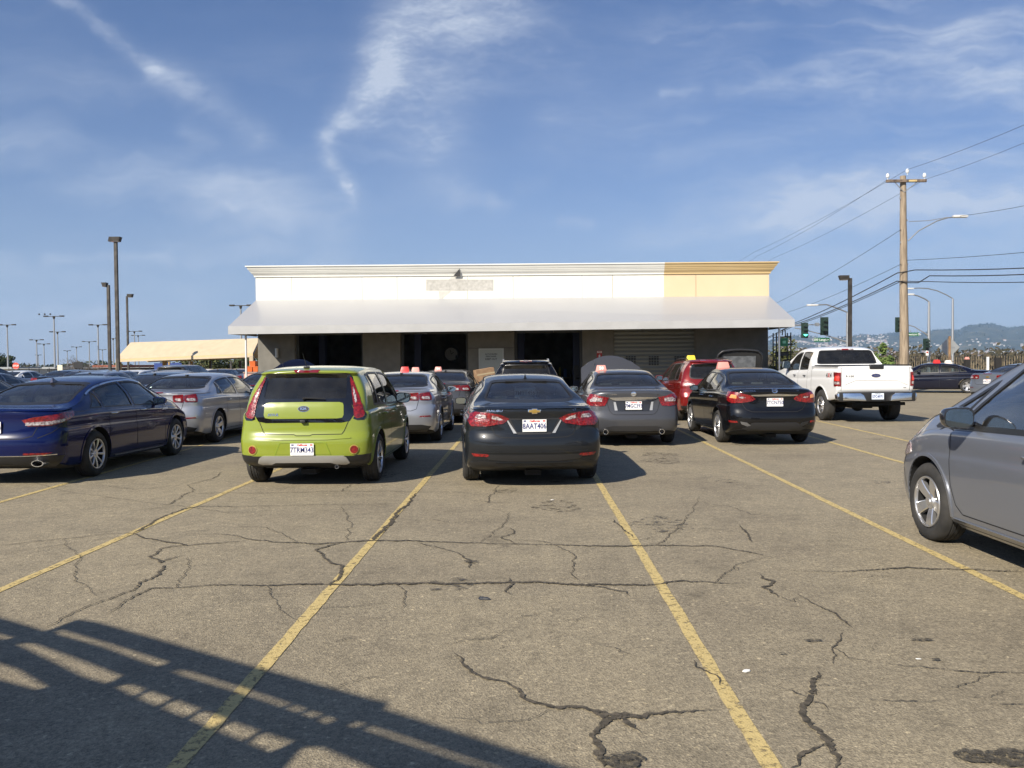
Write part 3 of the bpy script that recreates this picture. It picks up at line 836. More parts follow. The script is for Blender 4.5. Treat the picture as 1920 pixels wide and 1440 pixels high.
# ---- dark sedan in the middle
def build_malibu():
    L = 4.92
    c = Car('parked_car', L, 1.45, [(.36, .885), (1.08, .920), (2.4, .927), (3.9, .92), (4.42, .875)],
        [(0, 1.035), (.15, 1.055), (.55, 1.075), (.85, 1.11), (1.2, 1.245), (1.7, 1.385), (2.2, 1.44), (2.65, 1.45), (3.05, 1.41), (3.45, 1.25), (3.9, 1.035), (4.3, .955), (4.65, .85), (L, .70)],
        [(0, .90), (1.0, .94), (2.3, .93), (3.6, .90), (4.3, .83), (L, .62)],
        [(0, .30), (.5, .19), (4.3, .17), (L, .20)], .585, SED_RO, SED_FO, wheels=(1.06, 3.89, .335, .225), **TSPEC)
    c.fin(1.72, c.paint or P_DARK)
    sw = [c.side_poly(1.25, 1.50, sl0=.38, sl1=.10), c.side_poly(1.54, 2.28, sl0=.10, sl1=-.02), c.side_poly(2.36, 3.52, sl0=-.02, sl1=-.42)]
    rw = sym([(.03, 1.095), (.50, 1.10), (.585, 1.115), (.60, 1.14), (.545, 1.26), (.50, 1.335), (.44, 1.35), (.03, 1.365)])
    fw = sym([(.03, 1.06), (.62, 1.05), (.68, 1.07), (.60, 1.22), (.52, 1.335), (.46, 1.35), (.03, 1.375)])
    c.build_body(P_DARK, (.95, 3.75), sw, (rw, 1.9), (fw, 2.6))
    c.glazing(sw, 'side', GLM); c.glazing([rw], 'rear', GLM, 'rear_window', (1,), .03); c.glazing([fw], 'front', GL, 'windshield', (1,), .03)
    c.seats(2.35, 1.50, hr=1.16); c.wheel('vee'); c.mirror(3.22, 1.0); c.handles((1.72, 2.66), .86, c.paint); c.underbody()
    # tail lamps: hexagons running inwards to a point, dark edge, two clear cells
    for sd in (1, -1):
        o = c.patch('tail_light', [(.32, .90), (.43, .952), (.60, .978), (.80, .985), (1.0, .965), (.93, .86), (.85, .805), (.62, .805), (.40, .84)], 'wr', REDL, .010, .02, .02, sd)
        c.patch('lamp_cell', [(.40, .885), (.46, .925), (.545, .945), (.555, .90), (.45, .88)], 'wr', CLEARL, .014, .006, .02, sd, o)
        c.patch('lamp_cell', [(.62, .905), (.64, .95), (.76, .955), (.80, .92), (.74, .90)], 'wr', CLEARL, .014, .006, .02, sd, o)
        c.ribbon('lamp_divider', [(.58, .808), (.565, .975)], 'wr', .008, REDD, .013, sd=sd, parent=o)
        c.patch('reflector', [(.58, .435), (.60, .455), (.83, .46), (.80, .425), (.62, .42)], 'wr', REDL, .008, .01, .02, sd)
    # plate recess with slanting bright ends
    o = c.patch('plate_recess', [(-.345, .905), (.345, .905), (.26, .725), (.20, .70), (-.20, .70), (-.26, .725)], 'rear', BLACK, .004, .004)
    c.patch('recess_panel', [(-.30, .888), (.30, .888), (.225, .735), (-.225, .735)], 'rear', c.paint, .008, .006, parent=o)
    for sd in (1, -1): c.patch('recess_trim', [(.335, .885), (.345, .87), (.265, .715), (.225, .715)], 'rear', SATIN, .012, .006, sd=sd, parent=o)
    c.plate(0, .812, '8AAT406', off=.022)
    # bow-tie emblem in gold
    bt = [(-.075, .0), (-.075, .028), (-.03, .028), (-.03, .040), (.036, .040), (.036, .024), (.082, .024), (.072, -.004), (.036, -.004), (.036, -.02), (-.03, -.02), (-.03, -.004)]
    o = c.patch('emblem', [(x*1.06, .985+z*1.1) for x, z in bt], 'rear', CHROME, .008, .01, .02)
    c.patch('emblem_fill', [(x*.9, .987+z*.8) for x, z in bt], 'rear', mat('emblem_gold', (.62, .40, .10), .35, .8), .0115, .004, .02, parent=o)
    c.text('badge', 'MALIBU', -.50, 1.0, .040, CHROME, sx=1.5, off=.004); c.text('badge', 'LT', .52, 1.005, .034, CHROME, sx=1.4)
    # spoiler lip, vents, chrome line
    c.ribbon('spoiler_lip', [(-.80, 1.015), (-.5, 1.03), (0, 1.036), (.5, 1.03), (.80, 1.015)], 'rear', .022, c.paint, .014, thick=.02)
    c.patch('bumper_vent', [(-.66, .445), (-.3, .44), (.3, .44), (.66, .445), (.58, .385), (.3, .36), (-.3, .36), (-.58, .385)], 'rear', BLACK, .003, .004)
    c.patch('lower_valance', [(-.98, .33), (-.7, .36), (-.3, .345), (.3, .345), (.7, .36), (.98, .33), (.98, .255), (.6, .22), (-.6, .22), (-.98, .255)], 'wr', BLACK, .004, .004)
    c.ribbon('bumper_trim', [(-.70, .485), (-.55, .478), (0, .476), (.55, .478), (.70, .485)], 'wr', .018, c.paint, .010, thick=.012)
    c.ribbon('bumper_trim', [(-.5, .345), (0, .342), (.5, .345)], 'wr', .012, c.paint, .010, thick=.012)
    c.ribbon('window_chrome', [p for p in c.side_poly(1.15, 3.58, .032, .032, .36, -.46)[:15]], 'side', .012, CHROME, .006, thick=.008)
    c.ribbon('window_chrome', [p for p in c.side_poly(1.15, 3.58, .032, .032, .36, -.46)[:15]], 'side', .012, CHROME, .006, thick=.008, sd=-1)
    c.seams([([(-.545, .80), (-.50, .70), (-.42, .665), (0, .655), (.42, .665), (.50, .70), (.545, .80)], 'rear'),
             ([(-.66, 1.05), (-.64, .985)], 'rear'), ([(.66, 1.05), (.64, .985)], 'rear'), ([(.95, .70), (.83, .79), (.62, .80)], 'wr')] + c.door_lines(1.62, 2.32, 3.42))
    # plate propped inside the back window
    bm = bmesh.new(); box(bm, -.02, -L/2+1.42, 1.185, .30, .004, .15, Matrix.Rotation(R(-12), 3, 'X')); o = obj('paper_plate', bm, PLATEW, c.root)
    t = text_bm('7MTT456', .085, .001, .002, .85); facing(t, (-.02, -L/2+1.412, 1.18), 0, R(-12)); obj('plate_number', t, BLACK, o)
    # spoiler light line at the top of the rear glass
    bm = bmesh.new(); tube(bm, [(-.30, -L/2+1.52, 1.345), (.30, -L/2+1.52, 1.345)], .009, 6); obj('brake_light', bm, BLACK, c.root)
    return c

# ---- boxy green hatchback
def build_soul():
    L = 4.14
    c = Car('parked_car', L, 1.60, [(.26, .865), (.74, .895), (2.0, .90), (3.3, .895), (3.75, .85)],
        [(0, 1.535), (.35, 1.57), (1.1, 1.60), (2.0, 1.585), (2.45, 1.53), (2.78, 1.40), (3.25, 1.12), (3.5, 1.05), (3.85, .95), (L, .78)],
        [(0, .99), (.8, 1.01), (1.6, .98), (3.0, .94), (3.6, .88), (L, .70)],
        [(0, .33), (.45, .21), (3.7, .20), (L, .24)], .645,
        [(.25, .12), (.36, .03), (.45, .0), (.60, .0), (.68, .03), (.72, .055), (.86, .07), (1.05, .10), (1.15, .145), (1.35, .25), (1.47, .32), (1.50, .27), (1.54, .27), (1.60, .38)],
        [(.22, .14), (.32, .03), (.5, .0), (.66, .03), (.8, .10), (.9, .2), (1.0, .4)], r0=.24, f0=.42, pr=3.2, rfall=1.1, wheels=(.735, 3.305, .33, .215), crown=(.035, .05), crease=.006)
    sw = [c.side_poly(.62, .86, .05, .075, .10, .02), c.side_poly(.90, 1.58, .05, .06, .02, 0), c.side_poly(1.66, 2.92, .05, .06, 0, -.40)]
    rw = sym([(.02, 1.125), (.46, 1.125), (.55, 1.13), (.578, 1.18), (.565, 1.40), (.535, 1.455), (.47, 1.468), (.02, 1.475)])
    fw = sym([(.02, 1.15), (.62, 1.15), (.66, 1.18), (.60, 1.38), (.55, 1.47), (.50, 1.49), (.02, 1.51)])
    c.build_body(P_GREEN, (.42, 3.1), sw, (rw, .95), (fw, 2.2))
    c.glazing(sw, 'side', GLM, frame=.03); c.glazing([rw], 'rear', GLD, 'rear_window', (1,), .075, mat('gloss_black', (.006, .006, .007), .06, 0, 1.0), off=-.002); c.glazing([fw], 'front', GL, 'windshield', (1,), .03)
    c.seats(1.65, .95, zf=.5, hr=1.28); c.wheel('multi', rimr=.225); c.mirror(2.66, 1.07, BLACK, w=.23, h=.17); c.handles((1.15, 1.98), .92, c.paint); c.underbody()
    # black surround, in two layers round the glass
    ring = sym([(.02, .855), (.50, .852), (.585, .872), (.63, .95), (.64, 1.10), (.615, 1.30), (.585, 1.44), (.55, 1.475), (.47, 1.486), (.02, 1.492)])
    fr = c.patch('tailgate_surround', ring + [ring[0]] if False else sym([(.02, .855), (.50, .852), (.60, .872), (.65, .95), (.655, 1.0), (.60, 1.118), (.02, 1.118)]), 'rear', mat('gloss_black', (.006, .006, .007), .06, 0, 1.0), .004, .006, .03)
    for sd in (1, -1): c.patch('surround_side', [(.545, 1.118), (.60, 1.118), (.665, 1.0), (.655, 1.2), (.62, 1.36), (.59, 1.45), (.53, 1.47), (.545, 1.30)], 'rear', MATS['gloss_black'], .004, .006, .03, sd, fr)
    c.patch('surround_top', [(-.53, 1.468), (.53, 1.468), (.50, 1.492), (-.50, 1.492)], 'rear', MATS['gloss_black'], .004, .006, .03, 1, fr)
    c.patch('tailgate_panel', sym([(.02, .905), (.44, .905), (.505, .915), (.522, .95), (.518, 1.07), (.505, 1.10), (.46, 1.112), (.02, 1.116)]), 'rear', c.paint, .016, .014, .03)
    c.disc('emblem', 0, 1.03, 'rear', .070, .034, mat('badge_black', (.01, .01, .01), .3), .021, .008)
    c.disc('emblem_ring', 0, 1.03, 'rear', .074, .038, CHROME, .0195, .008)
    c.text('badge', 'KIA', 0, 1.03, .048, CHROME, off=.0235, sx=1.1, bold=.0015)
    c.text('badge', 'SOUL', -.40, .955, .045, CHROME, off=.019, sx=1.35, shear=.3, bold=.001)
    # boomerang lamps round the corners
    for sd in (1, -1):
        poly = [(.60, 1.44), (.635, 1.43), (.70, 1.33), (.78, 1.18), (.84, 1.04), (.86, .97), (.80, .92), (.70, .905), (.66, .93), (.655, 1.05), (.64, 1.2), (.62, 1.33)]
        o = c.patch('tail_light', [(a*.98+.025, z) for a, z in poly], 'wr', REDL, .012, .02, .025, sd)
        c.patch('lamp_cell', [(.665, 1.31), (.685, 1.29), (.715, 1.20), (.725, 1.12), (.705, 1.10), (.685, 1.13), (.668, 1.22)], 'wr', CLEARL, .017, .006, .02, sd, o)
        c.patch('lamp_surround', [(.66, .90), (.72, .88), (.83, .885), (.91, .95), (.905, 1.0), (.86, .93), (.75, .905), (.67, .925)], 'wr', MATS['gloss_black'], .006, .006, .02, sd, o)
        r_ = c.disc('reflector', .665, .505, 'wr', .062, .062, mat('gold_rim', (.55, .45, .12), .3, .5), .010, .02, sd=sd)
        c.disc('reflector_lens', .665, .505, 'wr', .050, .050, REDL, .016, .02, sd=sd, parent=r_)
        c.patch('wheel_arch_cladding', [(.55, .40), (.70, .43), (.95, .44), (1.0, .30), (.6, .27)], 'wr', BLACK, .006, .01, .03, sd)
    c.patch('skid_plate', sym([(.02, .345), (.36, .345), (.42, .325), (.55, .318), (.60, .34), (.57, .40), (.53, .425), (.02, .43)]), 'rear', SATIN, .022, .03, .03, corner=.01)
    c.patch('lower_bumper', [(-.66, .42), (.66, .42), (.66, .27), (-.66, .27)], 'rear', BLACK, .003, .01)
    c.patch('plate_recess', [(-.295, .592), (.295, .592), (.355, .445), (-.355, .445)], 'rear', c.paint, .003, .004, corner=.02)
    c.ribbon('recess_lip', [(-.36, .445), (-.30, .592), (-.27, .605), (.27, .605), (.30, .592), (.36, .445)], 'rear', .014, mat('lime_shade', (.20, .27, .02), .4), .006, thick=.01)
    c.plate(0, .513, '7TRM343', off=.020)
    c.patch('brake_light', [(-.175, 1.532), (.175, 1.532), (.15, 1.506), (-.15, 1.506)], 'rear', REDD, .012, .02, .03)
    # wiper
    bm = bmesh.new(); p, _ = c.at(.02, 1.16, 'rear', .03); q, _ = c.at(.28, 1.15, 'rear', .03); r1, _ = c.at(-.02, 1.15, 'rear', .03)
    tube(bm, [r1, p, q], [.016, .012, .007], 6); obj('rear_wiper', bm, BLACK, c.root)
    p, _ = c.at(.0, .868, 'rear', .03); bm = bmesh.new(); box(bm, p.x, p.y, p.z, .07, .05, .035); bevel(bm, .008); obj('rear_camera', bm, BLACK, c.root, 40)
    # whip aerial
    p, _ = c.proj(-.06, .50, 'top'); p = c.mx @ p; bm = bmesh.new(); box(bm, p.x, p.y, p.z+.012, .07, .09, .03); bevel(bm, .01); tube(bm, [(p.x, p.y, p.z+.02), (p.x-.03, p.y-.08, p.z+.20)], [.006, .003], 6)
    obj('antenna', bm, BLACK, c.root, 50)
    c.ribbon('bumper_crease', [(-.62, .655), (-.3, .64), (.3, .64), (.62, .655)], 'rear', .016, c.paint, .010, thick=.012)
    c.seams([([(-.585, .87), (-.53, .74), (-.50, .702), (-.12, .70), (-.09, .685), (.09, .685), (.12, .70), (.50, .702), (.53, .74), (.585, .87)], 'rear'),
             ([(.60, 1.53), (.575, 1.495)], 'rear'), ([(-.60, 1.53), (-.575, 1.495)], 'rear')] + c.door_lines(.98, 1.62, 2.78))
    c.exhaust(.42, .27, .10, .025, .025, STEEL)
    return c

# ---- sedans of the older silver kind, also the pattern for the far rows
def build_silver(simple=False):
    L = 4.86
    c = Car('parked_car', L, 1.46, [(.32, .89), (1.06, .92), (2.4, .927), (3.8, .92), (4.4, .87)],
        [(0, 1.085), (.12, 1.10), (.55, 1.11), (.80, 1.13), (1.15, 1.27), (1.6, 1.395), (2.1, 1.45), (2.55, 1.46), (3.0, 1.42), (3.4, 1.26), (3.85, 1.05), (4.3, .96), (4.65, .86), (L, .70)],
        [(0, .98), (1.0, .985), (2.3, .95), (3.6, .91), (4.3, .84), (L, .62)],
        [(0, .30), (.5, .19), (4.3, .17), (L, .20)], .60,
        [(.18, .14), (.30, .05), (.42, .01), (.58, .0), (.70, .02), (.80, .04), (1.0, .05), (1.06, .04), (1.09, .08), (1.13, .14)], SED_FO, r0=.32, f0=.5, pr=2.8, wheels=(1.06, 3.80, .335, .225))
    sw = [c.side_poly(1.10, 1.36, sl0=.34, sl1=.08), c.side_poly(1.42, 2.22, sl0=.08, sl1=-.02), c.side_poly(2.30, 3.46, sl0=-.02, sl1=-.42)]
    rw = sym([(.03, 1.14), (.55, 1.15), (.63, 1.165), (.62, 1.22), (.565, 1.32), (.52, 1.36), (.45, 1.375), (.03, 1.385)])
    fw = sym([(.03, 1.08), (.62, 1.07), (.68, 1.09), (.60, 1.24), (.52, 1.35), (.46, 1.365), (.03, 1.385)])
    c.build_body(P_SILVER, (.92, 3.7), sw, (rw, 1.8), (fw, 2.5))
    c.glazing(sw, 'side', GLM); c.glazing([rw], 'rear', GLM, 'rear_window', (1,), .03); c.glazing([fw], 'front', GL, 'windshield', (1,), .03)
    c.seats(2.3, 1.45, hr=1.20); c.wheel('five'); c.mirror(3.15, 1.02); c.handles((1.62, 2.58), .88, c.paint)
    for sd in (1, -1):
        for a0, a1 in ((.37, .575), (.595, .86)):
            o = c.patch('tail_light', [(a0, .895), (a0-.01, 1.03), (a1, 1.045), (a1+.005, .885)], 'wr', REDL, .012, .03, .025, sd, corner=.03)
            c.patch('lamp_cell', [(a0+.045, .915), (a0+.04, .965), (a1-.05, .965), (a1-.045, .91)], 'wr', CLEARL, .017, .006, .02, sd, o, corner=.02)
            c.ribbon('lamp_ring', round_poly([(a0+.03, .908), (a0+.025, 1.015), (a1-.03, 1.02), (a1-.03, .90)], .03), 'wr', .010, REDD, .0165, closed=True, sd=sd, parent=o)
        c.patch('reflector', [(.58, .565), (.60, .583), (.80, .59), (.82, .57)], 'wr', REDL, .008, .01, .02, sd)
    c.patch('lower_valance', [(-.80, .37), (-.62, .41), (.62, .41), (.80, .37), (.70, .26), (-.70, .26)], 'rear', BLACK, .004, .004)
    c.plate(0, .80, '6XKS218', off=.02) if not simple else None
    c.disc('emblem', 0, .965, 'rear', .07, .03, MATS.get('emblem_gold') or CHROME, .008, .01)
    c.ribbon('spoiler_lip', [(-.80, 1.06), (0, 1.085), (.80, 1.06)], 'rear', .022, c.paint, .014, thick=.02)
    c.ribbon('brake_light', [(-.17, 1.072), (.17, 1.072)], 'rear', .012, REDD, .018, thick=.01)
    c.seams([([(-.56, .88), (-.52, .72), (-.42, .685), (.42, .685), (.52, .72), (.56, .88)], 'rear')] + c.door_lines(1.5, 2.26, 3.38))
    bm = bmesh.new(); p, _ = c.proj(0, 1.62, 'top'); p = c.mx @ p; box(bm, p.x, p.y, p.z+.012, .05, .11, .03); bevel(bm, .01); obj('antenna_fin', bm, BLACK, c.root, 50)
    c.place(0, 0, 0, 'x', 'car')
    return c

# ---- blue fastback at the left
def build_optima():
    L = 4.85
    c = Car('parked_car', L, 1.465, [(.36, .885), (1.06, .922), (2.4, .93), (3.85, .92), (4.4, .87)],
        [(0, 1.03), (.15, 1.05), (.5, 1.065), (.75, 1.10), (1.1, 1.235), (1.6, 1.38), (2.15, 1.45), (2.6, 1.465), (3.0, 1.43), (3.4, 1.27), (3.85, 1.05), (4.3, .97), (4.65, .86), (L, .70)],
        [(0, .95), (1.0, .97), (2.3, .95), (3.6, .90), (4.3, .83), (L, .62)],
        [(0, .30), (.5, .19), (4.3, .17), (L, .20)], .60, SED_RO, SED_FO, wheels=(1.08, 3.885, .335, .225), **TSPEC)
    c.fin(1.60, P_BLUE, 1.15)
    sw = [c.side_poly(1.02, 1.34, .04, .05, .34, .06), c.side_poly(1.40, 2.28, .04, .05, .06, -.03), c.side_poly(2.37, 3.46, .04, .05, -.03, -.42)]
    rw = sym([(.03, 1.09), (.54, 1.095), (.63, 1.11), (.635, 1.14), (.58, 1.26), (.53, 1.345), (.46, 1.36), (.03, 1.375)])
    fw = sym([(.03, 1.07), (.62, 1.06), (.68, 1.08), (.60, 1.24), (.52, 1.35), (.46, 1.365), (.03, 1.385)])
    c.build_body(P_BLUE, (.88, 3.7), sw, (rw, 1.8), (fw, 2.5))
    c.glazing(sw, 'side', GL); c.glazing([rw], 'rear', GLM, 'rear_window', (1,), .03); c.glazing([fw], 'front', GL, 'windshield', (1,), .03)
    c.seats(2.35, 1.5, hr=1.20); c.wheel('multi'); c.mirror(3.12, 1.02, w=.22); c.handles((1.62, 2.60), .905, CHROME, .18)
    for sd in (1, -1):
        o = c.patch('tail_light', [(.42, .895), (.56, .93), (.80, .955), (1.0, .975), (1.28, .99), (1.22, .93), (1.06, .875), (.80, .815), (.50, .81)], 'wr', REDL, .012, .02, .025, sd)
        c.patch('lamp_cell', [(.47, .82), (.47, .862), (.80, .875), (1.0, .90), (1.0, .865), (.78, .825)], 'wr', CLEARL, .016, .006, .02, sd, o)
        c.patch('reflector', [(.44, .43), (.45, .455), (.80, .45), (.70, .425)], 'wr', REDL, .014, .01, .02, sd)
        bm = c.exhaust(sd*.64, .315, .02, .085, .045)
    c.ribbon('spoiler_lip', [(-.80, 1.01), (0, 1.03), (.80, 1.01)], 'rear', .022, c.paint, .014, thick=.02)
    c.patch('lower_valance', [(-.98, .40), (-.5, .415), (.5, .415), (.98, .40), (.9, .25), (-.9, .25)], 'wr', BLACK, .005, .006)
    c.ribbon('bumper_trim', [(-.86, .425), (-.5, .415), (.5, .415), (.86, .425)], 'wr', .012, CHROME, .012, thick=.012)
    for sd in (1, -1):
        c.ribbon('window_chrome', [(y, z) for y, z in c.side_poly(.86, 3.55, .03, .022, .34, -.46)[14:]], 'side', .022, CHROME, .008, thick=.01, sd=sd)
        c.ribbon('sill_trim', [(1.62, .255), (3.35, .235)], 'side', .014, CHROME, .010, thick=.012, sd=sd)
        c.patch('fender_vent', [(3.30, .855), (3.32, .885), (3.56, .89), (3.53, .86)], 'side', SATIN, .006, .01, .03, sd)
    c.plate(0, .80, '8BGT590', off=.02)
    c.seams([([(-.60, .80), (-.55, .68), (-.42, .645), (.42, .645), (.55, .68), (.60, .80)], 'rear'), ([(.62, .65), (.80, .72), (1.02, .86)], 'wr')] + c.door_lines(1.46, 2.33, 3.40))
    p, n = c.at(2.9, .72, 'side'); 
    return c

# ---- grey sedan with the bonnet up
def hood_up(c, y_h, y_f, hw_h, hw_f, ang, m, under=None):
    """lift the bonnet about its hinge line at y_h"""
    bm = bmesh.new(); nx, ny = 12, 10; z0 = c.top(y_h)
    grid = []
    for j in range(ny+1):
        t = j/ny; row = []
        for i in range(nx+1):
            u = -1+2*i/nx; hw = (hw_h+(hw_f-hw_h)*t); hw *= math.sqrt(max(.0, 1-max(0, (t-.72)/.28)**2.2*.55))
            y = y_h+(y_f-y_h)*t*(1-.36*(1-math.sqrt(max(0, 1-.97*u*u)))*t); x = u*hw
            z = c.top(y) - .05*u*u
            row.append(Vector((x, y, z)))
        grid.append(row)
    hinge = Vector((0, y_h, z0)); rot = Matrix.Rotation(ang, 3, 'X')
    V = [[bm.verts.new(c.mx @ (hinge + rot @ (p-hinge))) for p in row] for row in grid]
    U = [[bm.verts.new(c.mx @ (hinge + rot @ (p-hinge-Vector((0, 0, .03))))) for p in row] for row in grid]
    for j in range(ny):
        for i in range(nx):
            bm.faces.new((V[j][i], V[j][i+1], V[j+1][i+1], V[j+1][i]))
            f = bm.faces.new((U[j][i], U[j+1][i], U[j+1][i+1], U[j][i+1])); f.material_index = 1
    for A, B in ((V[ny], U[ny]), (V[0], U[0])):
        for i in range(nx): bm.faces.new((A[i], A[i+1], B[i+1], B[i]))
    for k in (0, nx):
        for j in range(ny): bm.faces.new((V[j][k], V[j+1][k], U[j+1][k], U[j][k]))
    fixn(bm); h = obj('hood', bm, [m, under or BLACK], c.root, 40); h['label'] = 'raised bonnet'
    bm = bmesh.new(); e = c.mx @ Vector((-.45, y_f-.35, c.top(y_f-.35)-.02)); q = c.mx @ (hinge + rot @ (Vector((-.40, y_f-.25, z0-.06))-hinge))
    tube(bm, [e, q], .008, 6); obj('hood_prop', bm, STEEL, h)
    c.patch('engine_bay', [(-hw_f*.85, y_f-.15), (hw_f*.85, y_f-.15), (hw_h*.9, y_h+.1), (-hw_h*.9, y_h+.1)], 'top', WELL, .004, .004)
def build_altima():
    L = 4.86
    c = Car('parked_car', L, 1.47, [(.30, .875), (1.03, .905), (2.4, .915), (3.8, .91), (4.4, .86)],
        [(0, 1.075), (.12, 1.09), (.55, 1.10), (.85, 1.13), (1.2, 1.275), (1.65, 1.40), (2.1, 1.46), (2.55, 1.47), (3.0, 1.43), (3.4, 1.27), (3.85, 1.06), (4.3, .97), (4.65, .86), (L, .70)],
        [(0, .96), (1.0, .98), (2.3, .95), (3.6, .91), (4.3, .84), (L, .62)],
        [(0, .29), (.5, .19), (4.3, .17), (L, .20)], .60,
        [(.18, .14), (.30, .05), (.42, .01), (.52, .0), (.62, .02), (.70, .04), (.90, .055), (1.03, .045), (1.08, .09), (1.13, .15)], SED_FO, r0=.30, f0=.5, pr=2.9, wheels=(1.03, 3.80, .33, .22))
    sw = [c.side_poly(1.22, 1.44, sl0=.30, sl1=.08), c.side_poly(1.50, 2.24, sl0=.08, sl1=-.02), c.side_poly(2.32, 3.46, sl0=-.02, sl1=-.42)]
    rw = sym([(.03, 1.14), (.58, 1.145), (.66, 1.165), (.62, 1.25), (.56, 1.345), (.51, 1.37), (.45, 1.38), (.03, 1.39)])
    fw = sym([(.03, 1.09), (.62, 1.08), (.68, 1.10), (.60, 1.24), (.52, 1.35), (.46, 1.365), (.03, 1.385)])
    c.build_body(P_GREY, (.95, 3.7), sw, (rw, 1.8), (fw, 2.5))
    c.glazing(sw, 'side', GLM); c.glazing([rw], 'rear', GLM, 'rear_window', (1,), .03); c.glazing([fw], 'front', GL, 'windshield', (1,), .03)
    c.seats(2.3, 1.5, hr=1.20); c.wheel('ten'); c.mirror(3.15, 1.02); c.handles((1.66, 2.60), .89, c.paint); c.underbody()
    for sd in (1, -1):
        o = c.patch('tail_light', [(.545, .785), (.50, .86), (.47, .945), (.60, .965), (.74, 1.0), (1.02, 1.01), (1.0, .88), (.92, .80), (.70, .775)], 'wr', REDL, .012, .02, .025, sd)
        c.patch('lamp_cell', [(.60, .865), (.59, .93), (.76, .945), (.86, .90), (.84, .865)], 'wr', CLEARL, .016, .006, .02, sd, o)
        c.patch('recess_trim', [(.375, .86), (.355, .70), (.30, .70), (.335, .86)], 'rear', SATIN, .011, .008, .02, sd)
        c.exhaust(sd*.53, .295, .035, .05, .05); c.ribbon('exhaust_surround', [(.53+.062*math.cos(t), .295+.062*math.sin(t)) for t in [2*math.pi*k/20 for k in range(20)]], 'rear', .014, c.paint, .012, closed=True, sd=sd, thick=.02)
    c.patch('plate_recess', [(-.37, .87), (.37, .87), (.30, .685), (-.30, .685)], 'rear', mat('recess_grey', (.03, .031, .035), .35, .4, .6), .005, .005, corner=.02)
    c.patch('trunk_chrome', [(-.46, .942), (0, .957), (.46, .942), (.40, .905), (.33, .885), (-.33, .885), (-.40, .905)], 'rear', CHROME, .018, .02, .02)
    c.plate(0, .79, '7MGC393', off=.024, frame=BLACK)
    c.patch('bumper_insert', [(-.62, .30), (-.52, .385), (-.40, .405), (.40, .405), (.52, .385), (.62, .30), (.45, .265), (-.45, .265)], 'rear', mat('satin_dark', (.03, .03, .032), .4), .005, .005)
    o = c.disc('emblem', 0, 1.005, 'rear', .055, .042, CHROME, .010, .012); c.disc('emblem_well', 0, 1.005, 'rear', .038, .028, SATIN, .012, .006, parent=o)
    c.ribbon('emblem_bar', [(-.052, 1.005), (.052, 1.005)], 'rear', .014, CHROME, .016, parent=o, thick=.008)
    c.text('badge', 'ALTIMA', -.42, 1.0, .040, CHROME, sx=1.6); c.text('badge', '2.5', .46, 1.0, .034, CHROME)
    c.seams([([(-.50, .86), (-.45, .69), (-.40, .635), (-.34, .62), (.34, .62), (.40, .635), (.45, .69), (.50, .86)], 'rear')] + c.door_lines(1.55, 2.28, 3.38))
    hood_up(c, 3.80, 4.74, .72, .70, R(62), c.paint)
    return c

